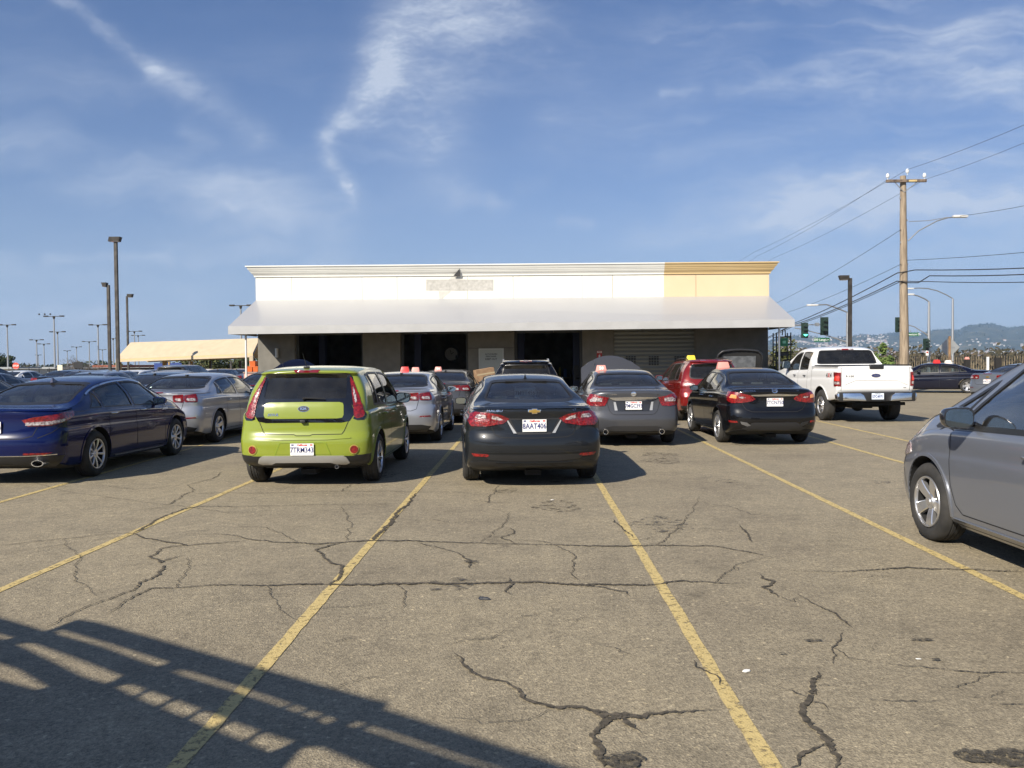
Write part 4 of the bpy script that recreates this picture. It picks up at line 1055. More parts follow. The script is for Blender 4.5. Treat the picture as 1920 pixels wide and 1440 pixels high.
# ---- black compact sedan
def build_sentra():
    L = 4.63
    c = Car('parked_car', L, 1.49, [(.32, .84), (.98, .875), (2.3, .882), (3.6, .875), (4.2, .83)],
        [(0, 1.085), (.12, 1.10), (.50, 1.11), (.75, 1.13), (1.1, 1.28), (1.5, 1.40), (2.0, 1.475), (2.45, 1.485), (2.85, 1.44), (3.25, 1.27), (3.65, 1.07), (4.1, .98), (4.4, .87), (L, .72)],
        [(0, .98), (1.0, 1.0), (2.2, .97), (3.4, .93), (4.1, .85), (L, .64)],
        [(0, .31), (.5, .19), (4.1, .17), (L, .20)], .585,
        [(.18, .16), (.30, .06), (.42, .01), (.52, .0), (.62, .015), (.72, .05), (.92, .06), (1.03, .045), (1.09, .09), (1.13, .15)], SED_FO, r0=.32, f0=.46, pr=2.7, wheels=(.99, 3.69, .325, .215))
    sw = [c.side_poly(1.02, 1.26, .04, .05, .30, .07), c.side_poly(1.31, 2.08, .04, .05, .07, -.02), c.side_poly(2.16, 3.26, .04, .05, -.02, -.40)]
    rw = sym([(.03, 1.14), (.56, 1.145), (.64, 1.165), (.60, 1.26), (.54, 1.355), (.49, 1.385), (.43, 1.395), (.03, 1.405)])
    fw = sym([(.03, 1.10), (.58, 1.09), (.64, 1.11), (.57, 1.26), (.50, 1.37), (.44, 1.385), (.03, 1.40)])
    c.build_body(P_BLACK, (.88, 3.5), sw, (rw, 1.7), (fw, 2.4))
    c.glazing(sw, 'side', GL); c.glazing([rw], 'rear', GL, 'rear_window', (1,), .03); c.glazing([fw], 'front', GL, 'windshield', (1,), .03)
    c.seats(2.15, 1.4, hr=1.20); c.wheel('multi', rimr=.23); c.mirror(2.98, 1.03); c.handles((1.50, 2.42), .90, CHROME); c.underbody()
    for sd in (1, -1):
        o = c.patch('tail_light', [(.36, .895), (.42, .955), (.52, .985), (.70, 1.02), (1.10, 1.035), (1.02, .94), (.95, .86), (.82, .82), (.60, .825), (.42, .855)], 'wr', REDL, .012, .02, .025, sd)
        c.patch('lamp_cell', [(.54, .92), (.60, .945), (.68, .935), (.62, .905)], 'wr', CLEARL, .016, .006, .02, sd, o)
        c.patch('lamp_cell', [(.72, .905), (.72, .965), (.84, .975), (.88, .92)], 'wr', AMBER, .016, .006, .02, sd, o)
        c.patch('reflector', [(.68, .45), (.70, .485), (.88, .49), (.86, .455)], 'wr', REDL, .010, .012, .02, sd)
        c.patch('bumper_wing', [(.45, .40), (.52, .455), (.64, .475), (.62, .425), (.52, .385)], 'wr', DALLOY if sd < 0 else BLACK, .008, .01, .02, sd)
        c.patch('recess_trim', [(.40, .92), (.425, .90), (.33, .735), (.27, .725)], 'rear', c.paint, .012, .012, .02, sd)
    c.patch('trunk_chrome', [(-.44, .975), (0, .995), (.44, .975), (.42, .955), (.30, .948), (-.30, .948), (-.42, .955)], 'rear', CHROME, .016, .018, .02)
    c.plate(0, .835, '7TCN750', off=.024)
    c.patch('bumper_insert', [(-.60, .345), (-.53, .36), (-.44, .44), (-.40, .455), (.40, .455), (.44, .44), (.53, .36), (.60, .345), (.50, .30), (-.50, .30)], 'rear', MATS.get('satin_dark') or BLACK, .006, .006)
    o = c.disc('emblem', 0, 1.05, 'rear', .055, .042, CHROME, .010, .012); c.disc('emblem_well', 0, 1.05, 'rear', .036, .026, BLACK, .012, .006, parent=o)
    c.ribbon('emblem_bar', [(-.052, 1.05), (.052, 1.05)], 'rear', .012, CHROME, .016, parent=o, thick=.008)
    c.text('badge', 'SENTRA', -.46, 1.045, .045, CHROME, sx=1.4); c.text('badge', 'SV', .44, 1.045, .040, CHROME)
    c.seams([([(-.60, .82), (-.53, .70), (-.42, .655), (.42, .655), (.53, .70), (.60, .82)], 'rear')] + c.door_lines(1.40, 2.12, 3.18))
    return c

# ---- small SUVs
def build_suv(kind='red'):
    if kind == 'red':
        L, H = 4.52, 1.68
        c = Car('parked_car', L, H, [(.28, .885), (.9, .915), (2.2, .92), (3.6, .915), (4.1, .87)],
            [(0, 1.60), (.35, 1.635), (1.1, 1.68), (2.0, 1.67), (2.5, 1.60), (2.85, 1.48), (3.35, 1.18), (3.7, 1.09), (4.15, .98), (L, .80)],
            [(0, 1.08), (1.0, 1.07), (2.0, 1.03), (3.3, .98), (4.0, .90), (L, .70)],
            [(0, .36), (.5, .24), (4.1, .22), (L, .25)], .60,
            [(.28, .14), (.40, .03), (.50, .0), (.68, .0), (.78, .05), (.95, .07), (1.10, .12), (1.3, .22), (1.5, .33), (1.56, .30), (1.62, .32), (1.68, .42)],
            [(.22, .14), (.34, .03), (.55, .0), (.72, .03), (.86, .10), (.96, .2), (1.05, .4)], r0=.28, f0=.45, pr=2.8, rfall=1.1, wheels=(.92, 3.61, .35, .23))
        pm = P_RED
    else:
        L, H = 4.77, 1.70
        c = Car('parked_car', L, H, [(.28, .885), (.95, .915), (2.3, .92), (3.7, .915), (4.3, .87)],
            [(0, 1.61), (.35, 1.645), (1.1, 1.69), (2.2, 1.69), (2.7, 1.62), (3.05, 1.50), (3.55, 1.20), (3.9, 1.12), (4.35, 1.0), (L, .80)],
            [(0, 1.10), (1.0, 1.08), (2.0, 1.05), (3.4, 1.0), (4.2, .92), (L, .70)],
            [(0, .36), (.5, .24), (4.3, .22), (L, .25)], .64,
            [(.28, .14), (.40, .03), (.50, .0), (.68, .0), (.78, .05), (.95, .06), (1.10, .10), (1.3, .19), (1.5, .28), (1.57, .24), (1.63, .26), (1.70, .36)],
            [(.22, .14), (.34, .03), (.55, .0), (.72, .03), (.86, .10), (.96, .2), (1.05, .4)], r0=.28, f0=.45, pr=2.9, rfall=1.1, wheels=(.96, 3.82, .36, .23))
        pm = P_BLACK
    e = .12 if kind != 'red' else 0
    sw = [c.side_poly(.62, 1.0, .05, .06, .16, .03), c.side_poly(1.06, 1.86, .05, .06, .03, 0), c.side_poly(1.94+e, 3.05+e, .05, .06, 0, -.42)]
    sw[1] = c.side_poly(1.06, 1.86+e, .05, .06, .03, 0)
    zt = H-.12
    rw = sym([(.02, 1.16), (.50, 1.165), (.60, 1.18), (.615, 1.24), (.56, zt-.10), (.53, zt-.03), (.46, zt-.012), (.02, zt)])
    fw = sym([(.02, 1.24), (.60, 1.22), (.66, 1.25), (.60, 1.42), (.54, zt-.03), (.48, zt-.01), (.02, zt+.01)])
    c.build_body(pm, (.45, 3.25+e), sw, (rw, 1.05), (fw, 2.3))
    c.glazing(sw, 'side', GLD if kind != 'red' else GLM, frame=.03); c.glazing([rw], 'rear', GLD, 'rear_window', (1,), .03); c.glazing([fw], 'front', GL, 'windshield', (1,), .03)
    c.seats(1.95+e, 1.1, zf=.55, hr=1.34); c.wheel('five'); c.mirror(2.82+e, 1.14, w=.22, h=.16); c.handles((1.35, 2.25), .98, c.paint); c.underbody()
    for sd in (1, -1):
        if kind == 'red':
            o = c.patch('tail_light', [(.48, 1.0), (.60, 1.06), (.80, 1.12), (1.05, 1.15), (1.0, 1.04), (.88, .97), (.70, .95), (.50, .955)], 'wr', REDL, .012, .02, .025, sd)
            c.patch('lamp_cell', [(.52, .975), (.54, 1.015), (.74, 1.045), (.80, .99)], 'wr', CLEARL, .016, .006, .02, sd, o)
        else:
            o = c.patch('tail_light', [(.60, .95), (.58, 1.14), (.80, 1.17), (.92, 1.10), (.88, .95)], 'wr', REDL, .012, .02, .025, sd, corner=.03)
        # roof rails
        y0, y1 = .7, 2.3; bm = bmesh.new(); pts = []
        for y in np.linspace(y0, y1, 8):
            q = c.sect(float(y)); pts.append(c.mx @ Vector((sd*(q[15][0]-.06), float(y), q[15][1]+.075 if .75 < y < 2.25 else q[15][1]+.02)))
        tube(bm, pts, .016, 8); obj('roof_rail', bm, BLACK if kind == 'red' else SATIN, c.root, 50)
        bmx = c.patch('reflector', [(.60, .52), (.61, .545), (.80, .545), (.79, .52)], 'wr', REDL, .010, .012, .02, sd)
    c.patch('lower_valance', [(-.98, .44), (.98, .44), (.95, .30), (-.95, .30)], 'wr', BLACK, .004, .006)
    c.plate(0, .84, '7ZPL662' if kind == 'red' else '8CKF104', off=.02)
    c.patch('spoiler', [(-.56, H-.065), (.56, H-.065), (.57, H-.105), (-.57, H-.105)], 'rear', c.paint, .05, .06, .03, corner=.01)
    c.patch('brake_light', [(-.15, H-.075), (.15, H-.075), (.15, H-.092), (-.15, H-.092)], 'rear', REDD, .055, .01, .03)
    c.seams([([(-.60, 1.12), (-.57, .80), (-.50, .72), (.50, .72), (.57, .80), (.60, 1.12)], 'rear')] + c.door_lines(1.02, 1.90+e, 2.95+e))
    return c

# ---- white pickup
def build_pickup():
    L = 5.89; H = 2.02
    c = Car('pickup_truck', L, H, [(.10, .985), (1.0, 1.005), (2.5, 1.01), (4.8, 1.01), (5.4, .98)],
        [(0, 1.47), (1.83, 1.485), (1.88, 1.50), (1.93, 1.60), (2.06, 1.93), (2.14, 1.965), (2.6, 2.01), (3.2, 2.0), (3.6, 1.93), (3.95, 1.74), (4.35, 1.42), (4.7, 1.36), (5.3, 1.30), (5.7, 1.20), (L, 1.08)],
        [(0, 1.38), (1.8, 1.38), (2.0, 1.34), (3.6, 1.30), (4.3, 1.24), (5.3, 1.14), (L, 1.0)],
        [(0, .66), (.3, .56), (2.0, .46), (4.2, .44), (5.3, .42), (L, .44)], .76,
        [(.44, .12), (.6, .08), (.80, .07), (.84, .02), (1.3, .0), (1.43, .0), (1.48, .03)],
        [(.40, .14), (.5, .03), (.7, .0), (1.0, .0), (1.1, .06), (1.2, .14), (1.4, .4)], r0=.10, f0=.35, pr=4.5, pf=3.5, deckw=.965, crown=(.02, .07), rfall=.5,
        wheels=(1.18, 4.86, .415, .28), well=.10, extra=(1.84, 1.88, 1.91, 1.94, 1.97, 2.0, 2.03, 2.06, 2.09, 2.12), track=.995)
    sw = [c.side_poly(2.28, 2.95, .05, .085, 0, 0), c.side_poly(3.06, 4.06, .05, .085, 0, -.30)]
    rw = sym([(.02, 1.525), (.74, 1.525), (.81, 1.54), (.79, 1.66), (.72, 1.86), (.66, 1.885), (.02, 1.895)])
    fw = sym([(.02, 1.46), (.68, 1.44), (.76, 1.47), (.70, 1.66), (.62, 1.83), (.56, 1.86), (.02, 1.89)])
    c.build_body(P_WHITE, (1.98, 4.2, .75), sw, (rw, 2.5), (fw, 3.2), bed=(-.80, .80, .09, 1.80, .95, 2.2))
    c.glazing(sw, 'side', GLM, frame=.03); c.glazing([rw], 'rear', GLD, 'rear_window', (1,), .03); c.glazing([fw], 'front', GL, 'windshield', (1,), .03)
    c.seats(3.05, 2.35, zf=.85, hr=1.72, w=.45, dash_y=3.95); c.wheel('truck', rimr=.235); c.mirror(3.85, 1.50, BLACK, w=.27, h=.24, reach=.16); c.handles((2.42, 3.28), 1.20, BLACK, .14)
    for sd in (1, -1):
        o = c.patch('tail_light', [(.875, .95), (.875, 1.305), (1.10, 1.305), (1.10, 1.20), (1.06, 1.17), (1.06, .95)], 'wr', REDL, .014, .03, .03, sd)
        c.patch('lamp_cell', [(.905, 1.0), (.905, 1.07), (1.02, 1.07), (1.02, 1.0)], 'wr', CLEARL, .019, .006, .03, sd, o)
        c.patch('lamp_core', [(.91, 1.09), (.91, 1.22), (1.01, 1.22), (1.02, 1.09)], 'wr', mat('lens_bright', (.75, .05, .03), .2, 0, 1), .018, .006, .03, sd, o)
    # bumper: chrome wings on a black step
    bm = bmesh.new(); box2(bm, -.97, .97, -.10, .06, .56, .80); bevel(bm, .03, 2); bb = obj('rear_bumper', bm, BLACK, c.root, 40, (0, -L/2, 0))
    for sg in (1, -1):
        bm = bmesh.new(); pts = [(sg*.30, -.165, .575), (sg*1.01, -.165, .60), (sg*1.02, -.165, .73), (sg*.98, -.165, .775), (sg*.44, -.165, .775), (sg*.36, -.165, .72)]
        prism(bm, pts, (0, .14, 0)); fixn(bm); bevel(bm, .012, 2)
        for v in bm.verts:
            v.co.y += max(0, abs(v.co.x)-.9)*.8 + (v.co.z-.6)*.10
        obj('bumper_chrome', bm, CHROME, bb, 40)
    b = bmesh.new(); box2(b, -.16, .16, -.158, -.12, .57, .78); obj('plate_step', b, BLACK, bb)
    cc = (-.02, -.165, .695); bm = bmesh.new(); box(bm, *cc, .305, .004, .155); pl = obj('license_plate', bm, mat('plate_pale', (.70, .78, .88), .45), bb)
    t = text_bm('57C4971', .095, .001, .002, .8); facing(t, (cc[0], cc[1]-.004, cc[2]-.01)); obj('plate_number', t, PLATEB, pl)
    t = text_bm('ARIZONA', .028, .001, .0005, 1.1); facing(t, (cc[0], cc[1]-.004, cc[2]+.058)); obj('plate_state', t, BLACK, pl)
    # tailgate furniture
    bm = bmesh.new(); box2(bm, -.165, .195, -.028, .06, 1.385, 1.505); bevel(bm, .03, 3); obj('tailgate_handle', bm, BLACK, c.root, 40, (0, -L/2, 0))
    o = c.disc('emblem', 0, 1.22, 'rear', .118, .048, CHROME, .010, .012); c.disc('emblem_field', 0, 1.22, 'rear', .108, .040, mat('badge_navy', (.03, .04, .14), .3), .0125, .006, parent=o)
    c.text('badge', 'Ford', 0, 1.22, .06, CHROME, off=.0145, shear=.4)
    c.text('badge', 'F-150', -.66, 1.20, .07, BLACK, sx=1.3, bold=.001); c.text('badge', 'FX4', .74, .905, .035, BLACK, sx=1.2)
    c.ribbon('tailgate_crease', [(-.80, .99), (-.52, 1.11), (.52, 1.11), (.80, .99)], 'rear', .02, c.paint, .012, thick=.02)
    c.ribbon('bed_rail', [(-.86, 1.468), (.86, 1.468)], 'rear', .02, BLACK, .010, thick=.014)
    c.patch('brake_light', [(-.10, 1.93), (.10, 1.93), (.10, 1.90), (-.10, 1.90)], 'rear', REDL, .012, .01, .03)
    for sg in (1, -1): c.patch('cargo_light', [(.12, 1.932), (.24, 1.928), (.24, 1.90), (.12, 1.902)], 'rear', CLEARL, .010, .01, .03, sg)
    for sg in (1, -1):
        bm = bmesh.new(); box2(bm, -.03, .03, .1, 1.85, -.01, .012); obj('bed_cap', bm, BLACK, c.root, None, (sg*.89, -L/2, 1.485))
    # 4X4 on the bedside
    for sg in (-1, 1):
        for i, (ch, mm) in enumerate((('4', BLACK), ('X', mat('decal_red', (.5, .02, .02), .5)), ('4', BLACK))):
            dy = (i-1)*.13
            y = .58 - dy if sg < 0 else .58 + dy
            p, n = c.proj(y, 1.22, 'side', sg); bm = text_bm(ch, .15, .001, .006, 1.1, .2)
            facing(bm, c.mx @ (p + Vector((sg*.006, 0, 0))), R(-90) if sg < 0 else R(90)); obj('decal', bm, mm, c.root)
    bm = bmesh.new(); yr = 1.18
    tube(bm, [(-.80, yr, .41), (.80, yr, .41)], .06, 10); bmesh.ops.create_uvsphere(bm, u_segments=12, v_segments=8, radius=.17, matrix=Matrix.Translation((0, yr, .41)))
    box2(bm, -.45, -.35, .1, 5.2, .46, .58); box2(bm, .35, .45, .1, 5.2, .46, .58); box2(bm, -.55, .78, .08, .16, .45, .53); tube(bm, [(-.6, 4.86, .41), (.6, 4.86, .41)], .05)
    box2(bm, -.40, .1, .45, .95, .36, .50)
    obj('underbody', bm, WELL, c.root, None, (0, -L/2, 0))
    c.seams([([(-.865, 1.46), (-.87, .83)], 'rear'), ([(.865, 1.46), (.87, .83)], 'rear'), ([(1.86, 1.42), (1.86, .60)], 'side')] + c.door_lines(2.22, 3.0, 4.05, .62), .010)
    c.patch('fuel_door', round_poly([(.42, 1.02), (.42, 1.14), (.56, 1.14), (.56, 1.02)], .02), 'side', c.paint, .003, .004, .05, -1)
    return c

# ---- minivan close at the right
def build_van():
    L = 5.09; H = 1.76
    c = Car('parked_car', L, H, [(.3, .93), (1.0, .98), (2.5, .99), (3.7, .985), (4.2, .975), (4.55, .93)],
        [(0, 1.62), (.4, 1.70), (1.5, 1.755), (2.4, 1.745), (2.8, 1.71), (3.2, 1.585), (3.7, 1.335), (4.05, 1.175), (4.3, 1.10), (4.65, .98), (4.9, .86), (L, .74)],
        [(0, 1.10), (2.0, 1.06), (3.2, 1.03), (3.9, 1.00), (4.3, .93), (4.7, .82), (L, .66)],
        [(0, .32), (.6, .22), (4.3, .20), (L, .22)], .70,
        [(.28, .14), (.40, .03), (.50, .0), (.68, .0), (.95, .05), (1.2, .12), (1.5, .22), (1.76, .4)],
        [(.20, .16), (.30, .05), (.45, .0), (.62, .0), (.74, .06), (.84, .14), (.95, .26), (1.1, .4)], r0=.3, f0=.62, pr=2.9, pf=2.0, rfall=1.1, wheels=(1.05, 4.06, .345, .235), crease=.006)
    c.arch_m = P_STEEL; c.cabin_m = mat('van_trim', (.24, .235, .22), .85)
    def sp(y0, y1, s0, s1): return c.side_poly(y0, y1, .03, .075, s0, s1)
    sw = [sp(.45, 1.35, .1, 0), sp(1.44, 2.36, 0, -.05), sp(2.48, 3.62, -.05, -.62), sp(3.68, 3.98, -.40, -.22)]
    fw = sym([(.02, 1.24), (.62, 1.22), (.72, 1.25), (.68, 1.42), (.62, 1.60), (.54, 1.64), (.02, 1.66)])
    rw = sym([(.02, 1.14), (.60, 1.15), (.70, 1.18), (.62, 1.55), (.02, 1.60)])
    c.build_body(P_STEEL, (.45, 3.85), sw, (rw, .9), (fw, 2.7))
    c.glazing(sw[2:], 'side', glass('pale_glass', (.80, .92, .90), 2.6), frame=.03); c.glazing(sw[:2], 'side', GLD, frame=.035); c.glazing([fw], 'front', GL, 'windshield', (1,), .03); c.glazing([rw], 'rear', GLD, 'rear_window', (1,), .03)
    c.seats(2.55, 1.5, zf=.45, hr=1.36, m=SEATL, w=.42, dash_y=3.72); c.wheel('five', rimr=.225); c.handles((2.52, 1.6), .90, P_STEEL, .20)
    for o in [q for q in kids(c.root) if q.name.startswith('door_handle')]: pass
    for sg in (1, -1):
        c.patch('pillar_cover', [(3.55, 1.085), (3.90, 1.06), (3.40, 1.36), (3.26, 1.44)], 'side', BLACK, .004, .006, .05, sg) if False else None
        c.patch('headlight', [(4.42, .74), (4.46, .84), (4.70, .83), (4.92, .75), (4.86, .69), (4.62, .70)], 'side', CLEARL, .008, .02, .03, sg, corner=.02)
        c.disc('handle_cup', 2.50, .895, 'side', .12, .055, mat('cup_shade', (.13, .14, .17), .3, .5, 1.0), .002, .006, sd=sg)
        bm = bmesh.new()
    # side mirror in body grey with a turn repeater
    c.mirror(3.36, 1.135, mat('mirror_cap', (.02, .021, .024), .12, 0, 1.0), w=.245, h=.175, reach=.16)
    c.patch('bumper_lower', [(.3, .22), (.3, .33), (1.0, .34), (1.0, .22)], 'wf', BLACK, .004, .006, .04)
    c.ribbon('sill_cover', [(1.35, .255), (3.62, .250)], 'side', .07, P_STEEL, .014, thick=.02, sd=-1); c.ribbon('sill_cover', [(1.35, .255), (3.62, .250)], 'side', .07, P_STEEL, .014, thick=.02, sd=1)
    zb = .335
    fd = [(3.66, 1.01), (3.655, .80), (3.63, .56), (3.56, .40), (3.46, zb), (2.46, zb)]
    c.seams([(fd, 'side'), ([(2.40, 1.05), (2.42, zb), (1.30, zb), (1.28, 1.06)], 'side'), ([(3.66, 1.01), (3.80, 1.03), (3.9, 1.0)], 'side'), ([(4.50, .87), (4.58, .60), (4.50, .38)], 'side')], .008)
    c.ribbon('belt_trim', [(2.42, 1.062), (3.72, 1.028)], 'side', .016, BLACK, .006, sd=-1, thick=.008)
    for sg in (1, -1): c.patch('tail_light', [(.70, .95), (.68, 1.12), (.95, 1.16), (1.12, 1.10), (1.02, .95)], 'wr', REDL, .012, .02, .03, sg)
    c.plate(0, .86, '6WDR205', off=.02); c.patch('lower_valance', [(-.98, .42), (.98, .42), (.95, .28), (-.95, .28)], 'wr', BLACK, .004, .006)
    c.seams([([(-.66, 1.10), (-.62, .62), (-.52, .54), (.52, .54), (.62, .62), (.66, 1.10)], 'rear')])
    # mud flap behind the front wheel
    bm = bmesh.new(); box(bm, -.82, 4.50-L/2, .16, .13, .02, .07); obj('splash_guard', bm, BLACK, c.root)
    return c
# ------------------------------------------------------------------ ground, markings, cracks
def asphalt():
    m = mat('asphalt', (.2, .18, .15), .88); N, K, b = nodes(m)
    tc = N.new('ShaderNodeTexCoord'); P = tc.outputs['Object']
    def nz(sc, det=5, ro=.6):
        t = N.new('ShaderNodeTexNoise'); t.inputs['Scale'].default_value = sc; t.inputs['Detail'].default_value = det; t.inputs['Roughness'].default_value = ro; K.new(P, t.inputs['Vector']); return t
    def vo(sc, feat='F1'):
        t = N.new('ShaderNodeTexVoronoi'); t.inputs['Scale'].default_value = sc; t.feature = feat; K.new(P, t.inputs['Vector']); return t
    def ramp(src, stops):
        r = N.new('ShaderNodeValToRGB'); e = r.color_ramp.elements
        e[0].position, e[0].color = stops[0][0], (*stops[0][1], 1); e[1].position, e[1].color = stops[-1][0], (*stops[-1][1], 1)
        for p, c in stops[1:-1]:
            q = e.new(p); q.color = (*c, 1)
        K.new(src, r.inputs[0]); return r.outputs[0]
    def mix(f, a, bb, bt='MIX'):
        x = N.new('ShaderNodeMix'); x.data_type = 'RGBA'; x.blend_type = bt
        if isinstance(f, float): x.inputs[0].default_value = f
        else: K.new(f, x.inputs[0])
        for i, v in ((6, a), (7, bb)):
            if isinstance(v, tuple): x.inputs[i].default_value = (*v, 1)
            else: K.new(v, x.inputs[i])
        return x.outputs[2]
    def math_(op, a, bb):
        n = N.new('ShaderNodeMath'); n.operation = op
        for i, v in enumerate((a, bb)):
            if isinstance(v, (int, float)): n.inputs[i].default_value = v
            else: K.new(v, n.inputs[i])
        return n.outputs[0]
    g = lambda v, w=1.13: (v*w, v*.845*w, v*.575*w)
    fine = ramp(vo(95).outputs['Color'], [(.0, g(.085)), (.35, g(.20)), (.7, g(.275)), (.93, g(.36)), (1.0, g(.62))])
    fine2 = ramp(nz(210, 3).outputs[0], [(.35, g(.12)), (.52, g(.235)), (.68, g(.36))])
    col = mix(.5, fine, fine2)
    grit = ramp(nz(34, 7, .75).outputs[0], [(.30, (.62, .61, .60)), (.5, (1, 1, 1)), (.70, (1.42, 1.42, 1.40))])
    col = mix(1.0, col, grit, 'MULTIPLY')
    chips = ramp(vo(60).outputs['Color'], [(.0, (1, 1, 1)), (.90, (1, 1, 1)), (.94, (1.7, 1.68, 1.6))])
    col = mix(1.0, col, chips, 'MULTIPLY')
    # gritty dark pits
    pit = ramp(vo(42).outputs['Distance'], [(.10, (.45, .45, .45)), (.26, (1, 1, 1))])
    col = mix(.55, col, mix(1.0, col, pit, 'MULTIPLY'))
    # broad patches of wear and old oil
    m8 = ramp(nz(9, 8, .7).outputs[0], [(.30, (.80, .80, .79)), (.5, (1, 1, 1)), (.70, (1.16, 1.16, 1.15))])
    col = mix(1.0, col, m8, 'MULTIPLY')
    big = ramp(nz(.35, 6, .62).outputs[0], [(.30, (.78, .77, .78)), (.5, (1, 1, 1)), (.72, (1.14, 1.13, 1.10))])
    col = mix(1.0, col, big, 'MULTIPLY')
    med = ramp(nz(2.3, 6, .7).outputs[0], [(.28, (.80, .80, .80)), (.5, (1, 1, 1)), (.75, (1.10, 1.09, 1.07))])
    col = mix(1.0, col, med, 'MULTIPLY')
    spots = ramp(nz(1.15, 3, .5).outputs[0], [(.24, (.50, .49, .48)), (.30, (1, 1, 1)), (1, (1, 1, 1))])
    col = mix(1.0, col, spots, 'MULTIPLY')
    K.new(col, b.inputs['Base Color'])
    h = math_('ADD', math_('MULTIPLY', vo(95).outputs['Distance'], .7), math_('MULTIPLY', nz(210, 3).outputs[0], .6))
    bp = N.new('ShaderNodeBump'); bp.inputs['Strength'].default_value = .85; bp.inputs['Distance'].default_value = .006; K.new(h, bp.inputs['Height']); K.new(bp.outputs[0], b.inputs['Normal'])
    return m
ASPH = asphalt()
bm = bmesh.new()
bmesh.ops.create_grid(bm, x_segments=2, y_segments=2, size=1.0)
for v in bm.verts: v.co.x *= 9000; v.co.y = v.co.y*9000
far = struct(obj('ground', bm, noisy(mat('field_ground', (.2, .16, .1), .95), .05, (.10, .095, .055), (.26, .215, .13), .3, .7, 10)), 'open ground of dry brown grass running to the hills'); far.location.z = -.03
bm = bmesh.new(); box2(bm, -150, 46, -25, 130, -.025, 0.0)
struct(obj('parking_lot', bm, ASPH), 'weathered grey-brown asphalt of the car park')

YP = mat('yellow_line_paint', (.5, .4, .12), .75); 
def yellow():
    N, K, b = nodes(YP)
    tc = N.new('ShaderNodeTexCoord'); t = N.new('ShaderNodeTexNoise'); t.inputs['Scale'].default_value = 26; t.inputs['Detail'].default_value = 9; t.inputs['Roughness'].default_value = .75
    K.new(tc.outputs['Object'], t.inputs['Vector'])
    v = N.new('ShaderNodeTexVoronoi'); v.inputs['Scale'].default_value = 95; K.new(tc.outputs['Object'], v.inputs['Vector'])
    a = N.new('ShaderNodeMath'); a.operation = 'MULTIPLY_ADD'; a.inputs[1].default_value = .22; K.new(v.outputs['Distance'], a.inputs[0]); K.new(t.outputs[0], a.inputs[2])
    r = N.new('ShaderNodeValToRGB'); e = r.color_ramp.elements
    e[0].position, e[0].color = .36, (.20, .175, .13, 1); e[1].position, e[1].color = .75, (.56, .43, .175, 1)
    q = e.new(.46); q.color = (.48, .37, .16, 1)
    K.new(a.outputs[0], r.inputs[0]); K.new(r.outputs[0], b.inputs['Base Color'])
    # paint worn off in flecks
    o = N.new('ShaderNodeTexNoise'); o.inputs['Scale'].default_value = 22; o.inputs['Detail'].default_value = 12; o.inputs['Roughness'].default_value = .8; K.new(tc.outputs['Object'], o.inputs['Vector'])
    mr = N.new('ShaderNodeMapRange'); mr.inputs[1].default_value = .40; mr.inputs[2].default_value = .48; K.new(o.outputs[0], mr.inputs[0]); K.new(mr.outputs[0], b.inputs['Alpha'])
    bp = N.new('ShaderNodeBump'); bp.inputs['Strength'].default_value = .5; bp.inputs['Distance'].default_value = .004; K.new(v.outputs['Distance'], bp.inputs['Height']); K.new(bp.outputs[0], b.inputs['Normal'])
yellow()
def line(p, q, w=.079, ext=(0, 0), label=''):
    a, b = Vector(p[:2]), Vector(q[:2]); d = (b-a).normalized(); a = a - d*ext[0]; b = b + d*ext[1]; n = Vector((-d.y, d.x))
    k = int((b-a).length/.12); bm = bmesh.new(); prev = None
    for i in range(k+1):
        c = a + (b-a)*i/k; ww = w/2*(1+rnd.uniform(-.06, .06)); o = rnd.uniform(-.004, .004)
        cur = [bm.verts.new((c.x+n.x*(ww+o), c.y+n.y*(ww+o), .004)), bm.verts.new((c.x-n.x*(ww-o), c.y-n.y*(ww-o), .004))]
        if prev: bm.faces.new((prev[0], cur[0], cur[1], prev[1]))
        prev = cur
    fixn(bm)
    o = obj('parking_line', bm, YP); struct(o, label)
line(G(0, 942), G(120, 908), ext=(4, 16), label='yellow bay line beside the blue sedan')
line(G(0, 1107), G(470, 903), ext=(3, 16), label='yellow bay line left of the lime hatchback')
line(G(330, 1440), G(860, 828), ext=(2.5, 9), label='yellow bay line between lime hatchback and charcoal sedan')
line(G(1440, 1430), G(1117, 895), ext=(2.5, 15), label='yellow bay line right of the charcoal sedan')
line(G(1920, 1120), G(1290, 815), ext=(3, 7), label='yellow bay line left of the minivan')
line(G(1662, 859), G(1520, 819), .09, ext=(3, 6), label='yellow bay line between black sedan and pickup')
line(G(1702, 827), G(1535, 790), .09, ext=(1, 4), label='yellow bay line right of the pickup')

